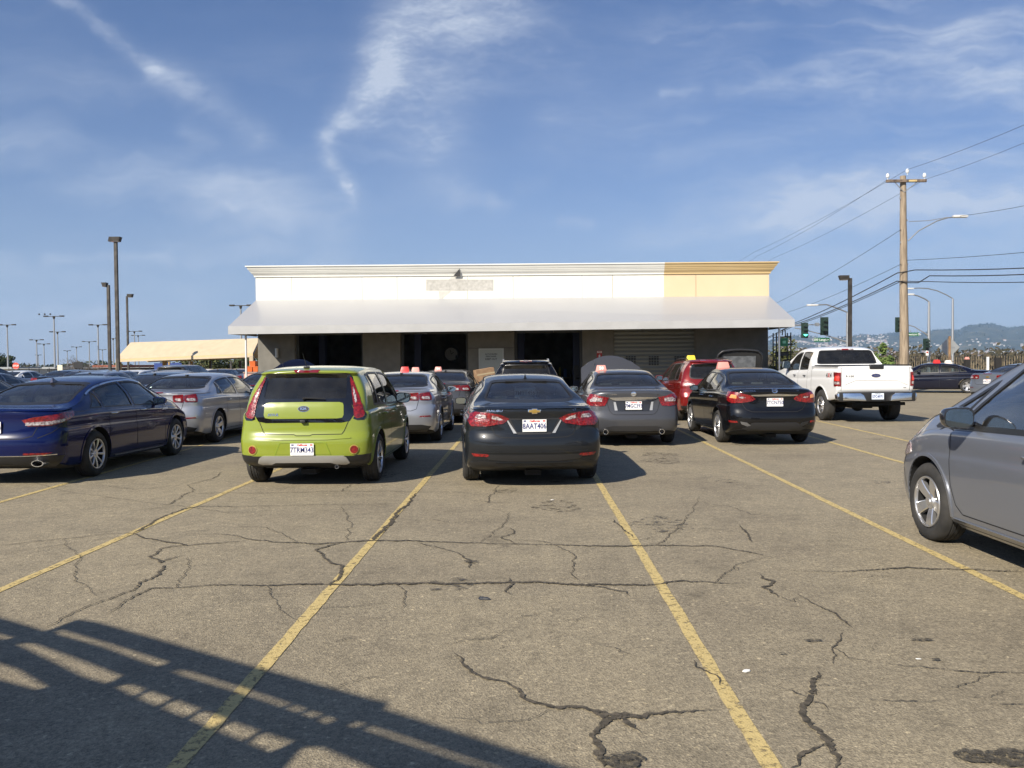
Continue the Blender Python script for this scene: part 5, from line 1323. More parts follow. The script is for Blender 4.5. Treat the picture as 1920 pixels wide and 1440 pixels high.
CRK = noisy(mat('crack_tar', (.03, .027, .02), .95), 30, (.035, .030, .021), (.12, .10, .072), .35, .7, 6, .4, 120)
CZ = [0.0075]
def crack(px, w, label='', br=.35):
    CZ[0] += 0.00002
    """a jagged ribbon of varying width that follows photo points, on the ground"""
    pts = [G(*p[:2]) for p in px]; ws = [(p[2] if len(p) > 2 else w)*1.45 for p in px]
    L = []
    for (a, b), (w0, w1) in zip(zip(pts, pts[1:]), zip(ws, ws[1:])):
        k = max(2, int((b-a).length/.018)); d = (b-a)
        nrm = Vector((-d.y, d.x, 0)).normalized(); o = 0
        for i in range(k):
            t = i/k; o += rnd.uniform(-.011, .011); o *= .93
            L.append((a + d*t + nrm*o*min(1, 4*t, 4*(1-t)+.2), (w0+(w1-w0)*t)))
    L.append((pts[-1], ws[-1]*.3)); n = len(L); prev = None
    for i, (p, ww) in enumerate(L):
        a = L[max(0, i-2)][0]; b = L[min(n-1, i+2)][0]; d = (b-a).normalized(); nr = Vector((-d.y, d.x, 0))
        e = min(1, (i+2)/8, (n-i)/8); x = ww*e*rnd.uniform(.25, .75); y = ww*e*rnd.uniform(.25, .75)
        cur = [CB.verts.new((p.x+nr.x*x, p.y+nr.y*x, CZ[0])), CB.verts.new((p.x-nr.x*y, p.y-nr.y*y, CZ[0]))]
        if prev: CB.faces.new((prev[0], cur[0], cur[1], prev[1]))
        prev = cur
def eaten(m, lo, hi, sc=45):
    N, K, b = nodes(m); tc = N.new('ShaderNodeTexCoord'); t = N.new('ShaderNodeTexNoise'); t.inputs['Scale'].default_value = sc; t.inputs['Detail'].default_value = 8; t.inputs['Roughness'].default_value = .7
    K.new(tc.outputs['Object'], t.inputs['Vector']); mr = N.new('ShaderNodeMapRange'); mr.inputs[1].default_value = lo; mr.inputs[2].default_value = hi; K.new(t.outputs[0], mr.inputs[0]); K.new(mr.outputs[0], b.inputs['Alpha'])
eaten(CRK, .36, .48)
CB = bmesh.new()
for c in [
 [(850, 1225, .006), (872, 1250, .014), (905, 1272, .014), (948, 1280, .010), (1000, 1318, .02), (1060, 1327, .018), (1110, 1334, .022), (1150, 1345, .045), (1180, 1345, .03), (1215, 1340, .022), (1275, 1338, .012), (1350, 1332, .004)],
 [(1165, 1340, .04), (1130, 1362, .02), (1115, 1388, .02), (1128, 1405, .03), (1130, 1440, .04)], [(1160, 1345, .03), (1185, 1362, .03), (1210, 1376, .006)],
 [(1530, 1258, .006), (1537, 1268, .014), (1525, 1295, .02), (1512, 1320, .02), (1505, 1345, .02), (1520, 1365, .02), (1545, 1385, .024), (1558, 1402, .026), (1570, 1420, .02), (1560, 1445, .02)],
 [(1455, 1290, .003), (1490, 1300, .010), (1520, 1306, .012)], [(1530, 1285, .008), (1580, 1287, .003)], [(1510, 1318, .012), (1545, 1322, .012), (1550, 1336, .004)], [(1545, 1398, .018), (1510, 1412, .014), (1480, 1445, .014)],
 [(1495, 1115, .003), (1530, 1135, .008), (1570, 1155, .012), (1600, 1180, .006)], [(1580, 1187, .006), (1560, 1220, .006), (1565, 1250, .005)],
 [(1645, 1244, .003), (1760, 1255, .006), (1860, 1262, .008), (1930, 1266, .008)],
 [(1425, 1078, .010), (1430, 1085, .018), (1450, 1090, .020), (1430, 1102, .016), (1455, 1115, .010), (1462, 1123, .004)],
 [(200, 1152, .004), (280, 1105, .012), (330, 1103, .010), (400, 1098, .012), (500, 1099, .012), (620, 1097, .022), (700, 1098, .030), (780, 1095, .034), (850, 1095, .026), (950, 1093, .022), (1040, 1095, .03), (1130, 1097, .022), (1230, 1097, .018), (1280, 1090, .014), (1340, 1094, .012), (1410, 1094, .004)],
 [(1060, 1097, .012), (1130, 1102, .012), (1175, 1110, .010), (1182, 1120, .004)], [(955, 1085, .012), (962, 1095, .014), (948, 1112, .010), (955, 1118, .005)],
 [(0, 1024, .010), (90, 1014, .010), (200, 1002, .008), (250, 1001, .010), (270, 1010, .014), (310, 1017, .014), (350, 1024, .014), (420, 1018, .012), (465, 1014, .012)],
 [(355, 1001, .004), (430, 1004, .008), (480, 1014, .014), (530, 1018, .016), (600, 1021, .020), (680, 1015, .020), (740, 1015, .02), (830, 1017, .016), (950, 1020, .010), (1040, 1022, .012), (1160, 1025, .022), (1230, 1023, .018), (1340, 1025, .012), (1400, 1035, .010), (1455, 1049, .004)],
 [(350, 1022, .014), (300, 1030, .012), (280, 1045, .014), (300, 1056, .014), (345, 1042, .012)], [(310, 1060, .016), (300, 1078, .014), (262, 1093, .012), (235, 1112, .010), (160, 1140, .008), (85, 1180, .006)],
 [(640, 1018, .014), (592, 1033, .016), (610, 1048, .016), (640, 1060, .018), (636, 1085, .02), (620, 1100, .02)],
 [(780, 1018, .010), (850, 1035, .006), (880, 1050, .012), (885, 1068, .012)],
 [(250, 1000, .014), (280, 985, .024), (310, 968, .02), (345, 955, .02), (370, 951, .014), (450, 951, .008), (550, 948, .008), (740, 946, .006)],
 [(700, 1015, .03), (712, 1000, .03), (730, 985, .03), (745, 962, .028), (765, 945, .018), (780, 925, .012)],
 [(290, 950, .006), (320, 945, .010), (340, 930, .010), (365, 920, .008), (350, 910, .006), (400, 897, .010), (420, 885, .006)], [(160, 908, .004), (250, 918, .006), (350, 910, .006)],
 [(310, 930, .004), (400, 925, .008), (520, 925, .008), (640, 921, .010), (760, 923, .008), (900, 924, .005)], [(640, 922, .008), (660, 908, .006)],
 [(880, 938, .003), (915, 943, .010), (960, 943, .006)], [(915, 943, .010), (930, 920, .006), (940, 908, .004)],
 [(955, 990, .006), (965, 1000, .010), (940, 1010, .010), (975, 1020, .008)],
 [(1385, 985, .006), (1400, 1000, .014), (1410, 1018, .010)], [(1470, 1072, .003), (1600, 1072, .010), (1700, 1065, .018), (1780, 1068, .014), (1930, 1073, .010)],
 [(1170, 888, .003), (1300, 886, .006), (1450, 888, .006), (1650, 889, .004)], [(1000, 832, .004), (1110, 835, .004)], [(960, 1012, .004), (1010, 1015, .006), (1040, 1022, .010)],
 [(1300, 1240, .012), (1315, 1255, .010), (1350, 1275, .010), (1360, 1290, .006)], [(1150, 975, .010), (1165, 990, .010), (1190, 1010, .008)],
 [(0, 908, .008), (80, 905, .004)], [(1520, 832, .004), (1640, 830, .004)],
]: crack(c, .01)
for c in [[(0, 1040, .004), (120, 1022, .008), (260, 1002, .008)], [(235, 960, .004), (330, 948, .010), (420, 962, .010), (520, 958, .006)], [(560, 1018, .010), (500, 990, .008), (430, 985, .004)], [(900, 1018, .008), (940, 990, .010), (958, 960, .006)],
 [(1040, 1022, .010), (1080, 1045, .010), (1070, 1075, .008), (1085, 1094, .010)], [(500, 1098, .010), (520, 1135, .006), (560, 1170, .004)], [(740, 1096, .010), (760, 1120, .008), (755, 1150, .004)], [(1230, 1024, .012), (1260, 1000, .010), (1300, 960, .008), (1310, 930, .004)],
 [(330, 1103, .010), (345, 1075, .008), (350, 1045, .008)], [(120, 1012, .006), (150, 1050, .008), (140, 1090, .008), (180, 1120, .005)], [(640, 950, .006), (660, 985, .010), (650, 1015, .010)], [(1340, 1094, .010), (1380, 1060, .008), (1440, 1046, .006)],
 [(1560, 1215, .008), (1590, 1235, .008), (1640, 1244, .005)], [(1455, 1117, .008), (1490, 1130, .006), (1500, 1118, .006)], [(60, 905, .006), (140, 925, .006), (240, 938, .008), (320, 948, .006)], [(820, 1345, .003), (900, 1360, .005), (990, 1352, .006), (1040, 1328, .006)]]: crack([(x_, y_, w_*.6) for x_, y_, w_ in c], .01)
# short hairline cracks scattered where the slab is tired
for _ in range(26):
    x, y = rnd.uniform(0, 1900), rnd.uniform(900, 1400); a = rnd.uniform(-.5, .5); l = rnd.uniform(15, 60); q = [(x, y, .003)]
    for k in range(3): x += l*math.cos(a); y += l*.35*math.sin(a); a += rnd.uniform(-.7, .7); q.append((x, y, rnd.uniform(.003, .006)))
    crack(q, .005)
struct(obj('pavement_cracks', CB, CRK), 'dark jagged cracks in the asphalt')
def blot(px, py, rx, ry, n=1, sd=0, z=.0105):
    c = G(px, py); k = 28; r_ = random.Random(sd)
    ph = [r_.uniform(0, 6) for _ in range(4)]
    p = []
    for i in range(k):
        t = 2*math.pi*i/k; f = 1 + .12*math.sin(2*t+ph[0]) + .10*math.sin(3*t+ph[1]) + .07*math.sin(7*t+ph[2])+r_.uniform(-.04, .04)
        p.append((c.x+rx*f*math.cos(t), c.y+ry*f*math.sin(t), z))
    SB.faces.new([SB.verts.new(q) for q in p])
STAIN = noisy(mat('tar_patch', (.03, .026, .02), .9), 60, (.022, .019, .014), (.11, .095, .07), .3, .75, 5, .5, 120)
eaten(STAIN, .38, .56, 38)
SB = bmesh.new()
for i, (x, y, a, b) in enumerate([(1822, 1421, .075, .055), (1895, 1425, .10, .09), (1170, 1430, .085, .07), (1728, 1202, .055, .026), (1525, 1204, .05, .02), (1468, 1229, .02, .01), (1755, 1240, .025, .012), (882, 1055, .05, .05), (1045, 905, .1, .04)]): blot(x, y, a, b, sd=i, z=.0115+.0004*i)
fixn(SB)
OILM = noisy(mat('oil_drip', (.05, .045, .035), .55), 8, (.04, .036, .03), (.09, .08, .062), .3, .7)
eaten(OILM, .50, .68, 9)
OB = bmesh.new(); keep = SB; SB = OB; r_o = random.Random(12)
for i in range(34):
    bx_ = r_o.choice((-7.4, -5.0, -2.6, -.2, 2.3, 4.9, 7.0)); g_ = Vector((bx_+r_o.gauss(0, .45), r_o.uniform(5.2, 20), 0)); rr_ = r_o.uniform(.05, .32); k_ = 22; ph_ = r_o.uniform(0, 6)
    OB.faces.new([OB.verts.new((g_.x+rr_*(1+.2*math.sin(3*t+ph_))*math.cos(t), g_.y+rr_*1.3*(1+.2*math.sin(2*t+ph_))*math.sin(t), .0048+.00002*i)) for t in [2*math.pi*q/k_ for q in range(k_)]])
fixn(OB); struct(obj('oil_stains', OB, OILM), 'faint oil drips soaked into the bays'); SB = keep
struct(obj('tar_stains', SB, STAIN), 'dark blots of tar and oil on the asphalt')
# litter
def chip(px, py, s, m, label, cat, flat=.25, name='litter'):
    c = G(px, py); bm = bmesh.new(); n = 9; r_ = random.Random(int(px))
    lo = [bm.verts.new((s*r_.uniform(.75, 1.2)*math.cos(2*math.pi*i/n), s*.45*r_.uniform(.7, 1.2)*math.sin(2*math.pi*i/n), 0)) for i in range(n)]
    hi = [bm.verts.new((v.co.x*.8, v.co.y*.8, s*flat*r_.uniform(.6, 1.3))) for v in lo]
    bm.faces.new(lo); bm.faces.new(hi)
    for i in range(n): bm.faces.new((lo[i], lo[(i+1) % n], hi[(i+1) % n], hi[i]))
    fixn(bm); o = obj(name, bm, m, None, 40, (c.x, c.y, .004)); o.rotation_euler = (0, 0, r_.uniform(-.4, .4)); tag(o, label, cat); return o
chip(907, 1124, .048, noisy(mat('dead_leaf', (.03, .035, .05), .6), 50, (.02, .025, .04), (.05, .05, .05)), 'dark curled scrap lying just below the long crack', 'litter')
chip(1400, 1260, .028, mat('paper_scrap', (.75, .74, .70), .7), 'crumpled white scrap right of the near yellow line', 'litter')
chip(1722, 1237, .014, MATS['paper_scrap'], 'tiny white chip on the bare asphalt at the right', 'litter')
chip(1035, 938, .022, MATS['paper_scrap'], 'small pale fleck behind the charcoal sedan', 'litter')

# ------------------------------------------------------------------ service building
STUC = noisy(mat('stucco_grey', (.28, .265, .235), .9), 3, (.15, .143, .125), (.20, .19, .168), .3, .7, 8, .25, 60)
WHT = noisy(mat('parapet_white', (.80, .78, .72), .7), 1.2, (.66, .635, .545), (.76, .74, .66), .25, .6, 8, .08, 40, stretch=(2.5, 2.5, .5))
TAN = noisy(mat('parapet_tan', (.78, .60, .35), .7), 1.2, (.60, .47, .30), (.64, .505, .33), .3, .7, 6, .08, 40)
CRW = noisy(mat('cornice_white', (.66, .64, .60), .55), 1, (.70, .69, .63), (.76, .75, .69), .3, .7)
CRT = noisy(mat('cornice_tan', (.62, .43, .19), .55), 1, (.56, .41, .20), (.60, .45, .23), .3, .7)
AWN = noisy(mat('awning_vinyl', (.50, .50, .50), .42, 0.0, .2, .7), .5, (.355, .357, .365), (.375, .375, .38), .3, .7, 3)
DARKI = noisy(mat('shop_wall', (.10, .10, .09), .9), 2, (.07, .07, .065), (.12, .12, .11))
ROLL = mat('roller_door', (.19, .20, .19), .5, .3)
A0, A1 = WY(482, 560, 31.9), WY(1440, 552, 31.2)
BW = math.hypot(A1.x-A0.x, A1.y-A0.y); BANG = math.atan2(A1.y-A0.y, A1.x-A0.x)
BL = empty('service_building', (A0.x, A0.y, 0), BANG)
tag(BL, 'long low garage with white and tan parapet, pale awning and open dark bays', 'building')
bdir = Vector((math.cos(BANG), math.sin(BANG), 0)); bout = Vector((math.sin(BANG), -math.cos(BANG), 0))
def bl(px, py, out=0.0):
    """photo point to building coordinates (x along the front, z up), on the plane `out` metres before the wall"""
    d = ray(px, py); o = Vector((0, 0, CAM_H)); p0 = Vector((A0.x, A0.y, 0)) + bout*out
    t = (p0-o).dot(bout)/d.dot(bout); h = o+d*t; q = h-p0
    return q.dot(bdir), h.z
BX = lambda px, out=0.0: bl(px, 640, out)[0]
ZT = bl(960, 520)[1]          # underside of the cornice
ztop_l, ztop_r = bl(482, 520)[1], bl(1440, 513)[1]
# wall piers under the awning
xs = [0, BX(552), BX(680), BX(750), BX(877.5), BX(964), BX(1092), BX(1149), BX(1305), BW]
ZL = 3.05
bm = bmesh.new()
for a, b in ((0, 1), (2, 3), (4, 5), (6, 7), (8, 9)): box2(bm, xs[a], xs[b], 0, .24, 0, ZL)
box2(bm, 0, BW, 0, .24, ZL, 4.92)
box2(bm, 0, .24, .24, 12, 0, 4.92); box2(bm, BW-.24, BW, .24, 12, 0, 4.92); box2(bm, .24, BW-.24, 11.76, 12, 0, 4.92)
fixn(bm); obj('wall', bm, STUC, BL)
bm = bmesh.new(); box2(bm, .24, BW-.24, .24, 11.76, 4.3, 4.5); obj('roof', bm, CRW, BL)
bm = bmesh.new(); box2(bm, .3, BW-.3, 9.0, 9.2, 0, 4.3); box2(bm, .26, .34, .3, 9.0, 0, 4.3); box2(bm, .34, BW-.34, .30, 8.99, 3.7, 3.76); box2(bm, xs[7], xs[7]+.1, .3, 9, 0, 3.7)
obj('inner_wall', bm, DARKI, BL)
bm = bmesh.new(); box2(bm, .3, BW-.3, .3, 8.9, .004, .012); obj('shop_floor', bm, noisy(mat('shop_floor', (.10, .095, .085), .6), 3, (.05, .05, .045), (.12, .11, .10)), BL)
# parapet panels, each with its joint
pj = [0, BX(549), BX(680.5), BX(746), BX(877.5), BX(963), BX(1092), BX(1149), BX(1245), BX(1305), BW]
za = 3.8
for i in range(10):
    g0 = .007 if i not in (0, 8) else 0; g1 = .007 if i not in (7, 9) else 0
    bm = bmesh.new(); vs = box2(bm, pj[i]+g0 - (.004 if i == 0 else 0), pj[i+1]-g1 + (.004 if i == 9 else 0), -.03, -.002, za, ZT)
    for v in vs:
        if v.co.z > 4: v.co.z = ztop_l+(ztop_r-ztop_l)*v.co.x/BW - .002
    obj('parapet_panel', bm, WHT if i < 8 else TAN, BL)
bm = bmesh.new(); box2(bm, -.034, 0-.002, -.03, 12, za, ztop_l-.004); obj('parapet_return', bm, WHT, BL)
bm = bmesh.new(); box2(bm, BW+.002, BW+.034, -.03, 12, za, ztop_r-.004); obj('parapet_return', bm, TAN, BL)
# cornice: stepped moulding along the front and round both ends
def cornice(x0, x1, m, left, right):
    prof = [(.0, 0), (.045, 0), (.05, .05), (.075, .075), (.075, .10), (.11, .115), (.15, .17), (.16, .205), (.185, .215), (.185, .245), (.215, .26), (.25, .325), (.25, .36), (.30, .372), (.30, .41), (0, .42)]
    bm = bmesh.new(); path = []
    if left: path += [(x0-0.034, 12.0, -1, 0), (x0-.034, -.03, -1, -1)]
    else: path += [(x0, -.03, 0, -1)]
    if right: path += [(x1+.034, -.03, 1, -1), (x1+.034, 12.0, 1, 0)]
    else: path += [(x1, -.03, 0, -1)]
    rings = []
    for x, y, ox, oy in path:
        zb = ztop_l+(ztop_r-ztop_l)*min(max(x, 0), BW)/BW
        rings.append([bm.verts.new((x+ox*d, y+oy*d, zb+z)) for d, z in prof])
    for a, b in zip(rings, rings[1:]):
        for k in range(len(prof)): bm.faces.new((a[k], a[(k+1) % len(prof)], b[(k+1) % len(prof)], b[k]))
    bm.faces.new(rings[0]); bm.faces.new(list(reversed(rings[-1]))); fixn(bm)
    return obj('cornice', bm, m, BL)
cornice(0, pj[8], CRW, True, False); cornice(pj[8], BW, CRT, False, True)
# ghost of the old sign: a raw rectangle and a slanting smear
RAW = noisy(mat('raw_stucco', (.60, .58, .53), .9), 9, (.36, .35, .32), (.50, .485, .45), .3, .7, 8)
def onwall(px): return [bl(x, y, .036) for x, y in px]
bm = bmesh.new(); p = onwall([(799, 524), (925, 524), (925, 545), (799, 545)]); prism(bm, [(x, -.036, z) for x, z in p], (0, .004, 0)); fixn(bm); obj('old_sign_patch', bm, RAW, BL)
RAW2 = noisy(mat('raw_stucco_pale', (.70, .68, .62), .9), 9, (.46, .45, .41), (.55, .54, .49), .3, .7, 8)
bm = bmesh.new(); p = onwall([(822, 546), (846, 546), (828, 562), (824, 562)]); prism(bm, [(x, -.0355, z) for x, z in p], (0, .004, 0)); fixn(bm); obj('old_sign_smear', bm, RAW2, BL); bm = bmesh.new(); p = onwall([(848, 518), (863, 518), (862, 523.6), (842, 523.6)]); prism(bm, [(x, -.0355, z) for x, z in p], (0, .004, 0)); fixn(bm); obj('old_sign_smear', bm, RAW2, BL)
bm = bmesh.new(); p = [bl(x, y, .2) for x, y in [(850, 517), (862, 504), (862, 517)]]; prism(bm, [(x, -.155+.02*(k == 1)*-4, z) for k, (x, z) in enumerate(p)], (0, .05, 0)); fixn(bm); obj('shadow_wedge', bm, mat('wedge_shadow_dark', (.05, .05, .05), .7), BL)  # dark wedge standing in for a small shadow on the cornice
# awning: sloping sheet, front valance, closed ends
PR = 3.0
fl, fr = bl(428, 627, PR), bl(1490, 613, PR); vl, vr = bl(428, 612, PR), bl(1490, 599, PR); tl, tr = bl(482, 563, .03), bl(1440, 555, .03)
bm = bmesh.new()
def sheet(bm, a, b, c, d, n=24, th=(0, .03, -.02)):
    for lay in (Vector((0, 0, 0)), Vector(th)):
        rows = []
        for i in range(n+1):
            t = i/n; rows.append([bm.verts.new(Vector(a).lerp(Vector(b), t)+lay), bm.verts.new(Vector(d).lerp(Vector(c), t)+lay)])
        for p, q in zip(rows, rows[1:]): bm.faces.new((p[0], q[0], q[1], p[1]))
T0, T1 = (-.03, -.034, tl[1]), (BW+.03, -.034, tr[1]); V0, V1 = (fl[0], -PR, vl[1]), (fr[0], -PR, vr[1]); F0, F1 = (fl[0], -PR, fl[1]), (fr[0], -PR, fr[1])
prism(bm, [T0, V0, V1, T1], (0, .02, -.05)); fixn(bm); obj('awning_top', bm, AWN, BL)
VAL = noisy(mat('awning_valance', (.56, .555, .545), .45, 0, .1), 2, (.39, .39, .385), (.42, .42, .415))
bm = bmesh.new(); prism(bm, [(V0[0], -PR-.012, V0[2]+.004), (V1[0], -PR-.012, V1[2]+.004), (F1[0], -PR-.012, F1[2]), (F0[0], -PR-.012, F0[2])], (0, .03, 0)); fixn(bm); obj('awning_valance', bm, VAL, BL)
for T, V, F, sg in ((T0, V0, F0, 1), (T1, V1, F1, -1)):
    bm = bmesh.new(); e = .001*sg
    prism(bm, [(T[0]+e, -.036, T[2]-.06), (V[0]+e, -PR+.03, V[2]-.055), (F[0]+e, -PR+.03, F[2]+.003), (T[0]+e, -.036, F[2]+.02)], (.02*sg, 0, 0)); fixn(bm); obj('awning_end', bm, AWN, BL)
bm = bmesh.new()
for i in range(13):
    x = fl[0]+.1+(fr[0]-fl[0]-.2)*i/12; xw = min(max(x, .05), BW-.05); f = i/12; zf = fl[1]+(fr[1]-fl[1])*f; zw = tl[1]+(tr[1]-tl[1])*f
    tube(bm, [(x, -PR+.06, zf+.03), (xw, -.05, zf+.05)], .022, 6); tube(bm, [(x, -PR+.06, zf+.16), (xw, -.06, zw-.12)], .022, 6)
for zo in (.03,): tube(bm, [(fl[0]+.05, -PR+.06, fl[1]+zo), (fr[0]-.05, -PR+.06, fr[1]+zo)], .03, 6)
fixn(bm); obj('awning_frame', bm, mat('frame_grey', (.12, .12, .12), .6), BL)
PW = mat('post_white', (.72, .70, .66), .5)
for px, yb, sg in ((461, 700, 0), (1461, 700, 0)):
    x, z = bl(px, 640, PR-.25); bm = bmesh.new(); tube(bm, [(x, -PR+.25, 0), (x, -PR+.25, fl[1]+(fr[1]-fl[1])*x/BW+.05)], .035, 10); obj('awning_post', bm, PW if px < 900 else STEEL, BL, 50)
# roller door with three vent grilles
bm = bmesh.new(); n = 40; pts = []
for i in range(n+1):
    z = .02+(ZL-.02)*i/n; pts.append((.075+(.022 if i % 2 else 0), z))
prev = None
for y, z in pts:
    cur = [bm.verts.new((xs[7]+.004, y, z)), bm.verts.new((xs[8]-.004, y, z))]
    if prev: bm.faces.new((prev[0], prev[1], cur[1], cur[0]))
    prev = cur
fixn(bm); rd = obj('roller_door', bm, ROLL, BL)
for pxc in (1183, 1226, 1274):
    x, z = bl(pxc, 676, -.07); bm = bmesh.new()
    for r_ in range(6):
        for c_ in range(4): box2(bm, x-.19+c_*.10, x-.12+c_*.10, .060, .074, z-.17+r_*.06, z-.14+r_*.06)
    o = obj('vent_grille', bm, SEAM, rd); o['label'] = 'slotted vent in the roller door'
for a in (xs[7], xs[8]-.06): bm = bmesh.new(); box2(bm, a+.003, a+.057, .03, .06, 0, ZL); obj('door_guide', bm, STUC, rd)
# bay edges: jambs, header beams, blue lift posts inside
LB = mat('lift_blue', (.015, .022, .06), .5)
for (a, b) in ((1, 2), (3, 4), (5, 6)):
    bm = bmesh.new(); box2(bm, xs[a]+.002, xs[a]+.10, .245, .32, 0, ZL); box2(bm, xs[b]-.10, xs[b]-.002, .245, .32, 0, ZL); box2(bm, xs[a]+.102, xs[b]-.102, .245, .40, ZL-.28, ZL-.02)
    obj('bay_frame', bm, mat('bay_frame', (.06, .062, .06), .6), BL)
# steel door with stencil
x0, z1 = bl(900, 656); x1, _ = bl(942, 656)
bm = bmesh.new(); box2(bm, x0, x1, -.03, -.003, .02, z1); o = obj('door', bm, mat('door_grey', (.42, .45, .43), .5), BL)
bm = bmesh.new(); box2(bm, x0-.05, x0-.002, -.045, -.003, 0, z1+.05); box2(bm, x1+.002, x1+.05, -.045, -.003, 0, z1+.05); box2(bm, x0-.002, x1+.002, -.045, -.003, z1+.002, z1+.05); obj('door_frame', bm, mat('door_frame', (.5, .52, .5), .5), o)
for t, z, s in (('AUTHORIZED', z1-.17, .075), ('PERSONNEL', z1-.255, .075), ('KEEP OUT', z1-.36, .10)):
    tb = text_bm(t, s, .001, .001); facing(tb, ((x0+x1)/2, -.034, z)); obj('door_lettering', tb, BLACK, o)
bm = bmesh.new(); tube(bm, [(x0+.08, -.05, 1.0), (x0+.16, -.07, 1.0)], .014, 8); obj('door_handle', bm, STEEL, o)
# faint joint lines on the piers
bm = bmesh.new()
for a, b in ((4, 5), ):
    zz = bl(900, 653)[1]; box2(bm, xs[a]+.01, x0-.06, -.004, .001, zz, zz+.012); obj('wall_joint', bm, SEAM, BL); bm = bmesh.new(); box2(bm, x1+.06, xs[b]-.01, -.004, .001, zz, zz+.012)
obj('wall_joint', bm, SEAM, BL)

def onb(name, bm, m, loc, label, cat, smooth=None, rz=0, group=None):
    """a thing standing at building coordinates loc"""
    o = obj(name, bm, m, None, smooth); o.location = BL.location + Matrix.Rotation(BANG, 3, 'Z') @ Vector(loc); o.rotation_euler = (0, 0, BANG+rz); return tag(o, label, cat, group)
# red fire sign
x, z = bl(1124, 665, .02); bm = bmesh.new(); box(bm, 0, 0, 0, .20, .008, .30); s = onb('fire_sign', bm, mat('sign_red', (.42, .03, .02), .5), (x, -.012, z), 'small red and white fire extinguisher sign on the pier', 'sign')
bm = bmesh.new(); box(bm, 0, -.006, .10, .17, .003, .07); obj('sign_panel', bm, WHITEP, s); tb = text_bm('FIRE', .06, .001, .002); facing(tb, (0, -.009, .10)); obj('sign_lettering', tb, MATS['sign_red'], s)
bm = bmesh.new(); prism(bm, [(-.03, -.006, -.12), (.03, -.006, -.12), (.03, -.006, -.03), (.012, -.006, .0), (-.012, -.006, .0), (-.03, -.006, -.03)], (0, .003, 0)); fixn(bm); obj('sign_symbol', bm, WHITEP, s)
# cylinder wall lamp
x, z = bl(519, 659, .1); bm = bmesh.new(); tube(bm, [(0, 0, -.22), (0, 0, .12)], .07, 16); tube(bm, [(0, 0, -.23), (0, 0, -.18)], .078, 16); box(bm, 0, .06, -.02, .06, .06, .12); onb('wall_lamp', bm, mat('lamp_grey', (.45, .44, .40), .4, .4), (x, -.10, z), 'grey cylinder lamp on the shaded wall left of the first bay', 'wall lamp', 40)
# inside: lifts, benches, clock, cabinets, tyres
def lift(x, y, label):
    bm = bmesh.new(); box2(bm, -.14, .14, -.16, .16, 0, 3.3); bevel(bm, .02, 1); r = onb('vehicle_lift', bm, LB, (x, y, .012), label, 'lift', None, 0, 'blue lift posts in the bays')
    bm = bmesh.new(); box2(bm, -.10, .10, -.26, -.162, .9, 1.5); tube(bm, [(0, -.2, 1.0), (.5, -.7, 1.0)], .05, 8); obj('lift_arm', bm, BLACK, r)
lift(BX(778, -2)+.1, 2.2, 'dark blue lift post left in the middle bay'); lift(BX(977, -2), 2.0, 'dark blue lift post at the left of the third bay'); lift(BX(1080, -2), 2.1, 'dark blue lift post at the right of the third bay'); lift(BX(600, -2), 2.4, 'dark blue lift post in the first bay')
x, z = bl(846, 664, -8.9); bm = bmesh.new(); ring = [(.36*math.cos(t), -.02, .36*math.sin(t)) for t in [2*math.pi*k/28 for k in range(29)]]; tube(bm, ring, .05, 6, cap=False); ck = onb('wall_clock', bm, BLACK, (x, 8.93, z), 'round black-rimmed clock on the back wall of the middle bay', 'clock', 50)
bm = bmesh.new(); bmesh.ops.create_cone(bm, cap_ends=True, segments=28, radius1=.34, radius2=.34, depth=.02, matrix=Matrix.Rotation(R(90), 4, 'X')); obj('clock_face', bm, mat('clock_face', (.6, .6, .58), .5), ck)
bm = bmesh.new(); tube(bm, [(0, -.02, 0), (.12, -.02, .10)], .012, 5); tube(bm, [(0, -.02, 0), (-.05, -.02, .22)], .010, 5); obj('clock_hand', bm, BLACK, ck)
x, z = bl(858, 670, -8.9); bm = bmesh.new(); box(bm, 0, 0, 0, .42, .03, .22); onb('notice_board', bm, BLACK, (x+.1, 8.9, z), 'small black board right of the round clock', 'board')
for i, (px, w, lab) in enumerate(((610, 2.2, 'steel workbench along the back of the first bay'), (825, 3.0, 'cluttered workbench at the back of the middle bay'), (1030, 2.4, 'steel workbench along the back of the third bay'))):
    x, _ = bl(px, 664, -8.2); bm = bmesh.new(); box2(bm, -w/2, w/2, -.3, .3, .86, .92); r = onb('workbench', bm, mat('bench_top', (.22, .17, .11), .7), (x, 8.3, .012), lab, 'workbench')
    for sx in (-1, 1):
        for sy in (-1, 1): bm = bmesh.new(); box2(bm, -.03, .03, -.03, .03, 0, .858); obj('leg', bm, BLACK, r, None, (sx*(w/2-.08), sy*.24, 0))
    for k in range(9):
        bm = bmesh.new(); hh = rnd.uniform(.12, .5); box2(bm, -.07, .07, -.06, .06, 0, hh) if k % 2 else tube(bm, [(0, 0, 0), (0, 0, hh*.7), (0, 0, hh)], [.07, .065, .03], 10)
        c_ = rnd.choice([(.45, .45, .42), (.35, .05, .03), (.05, .12, .3), (.5, .4, .08), (.08, .08, .08), (.3, .3, .3)])
        onb('shop_can', bm, mat('can_%d' % int(sum(c_)*100), c_, .5), (x-w/2+.2+k*(w-.4)/8, 8.3+rnd.uniform(-.1, .1), .937), '%s item %s on the %s bench' % (('boxy', 'bottle-shaped')[k % 2 == 0], ('far left', 'second from left', 'third from left', 'fourth from left', 'in the middle', 'fourth from right', 'third from right', 'second from right', 'far right')[k], ('first bay', 'middle bay', 'third bay')[i]), 'workshop item', None, 0, 'bottles and boxes on the workbenches')
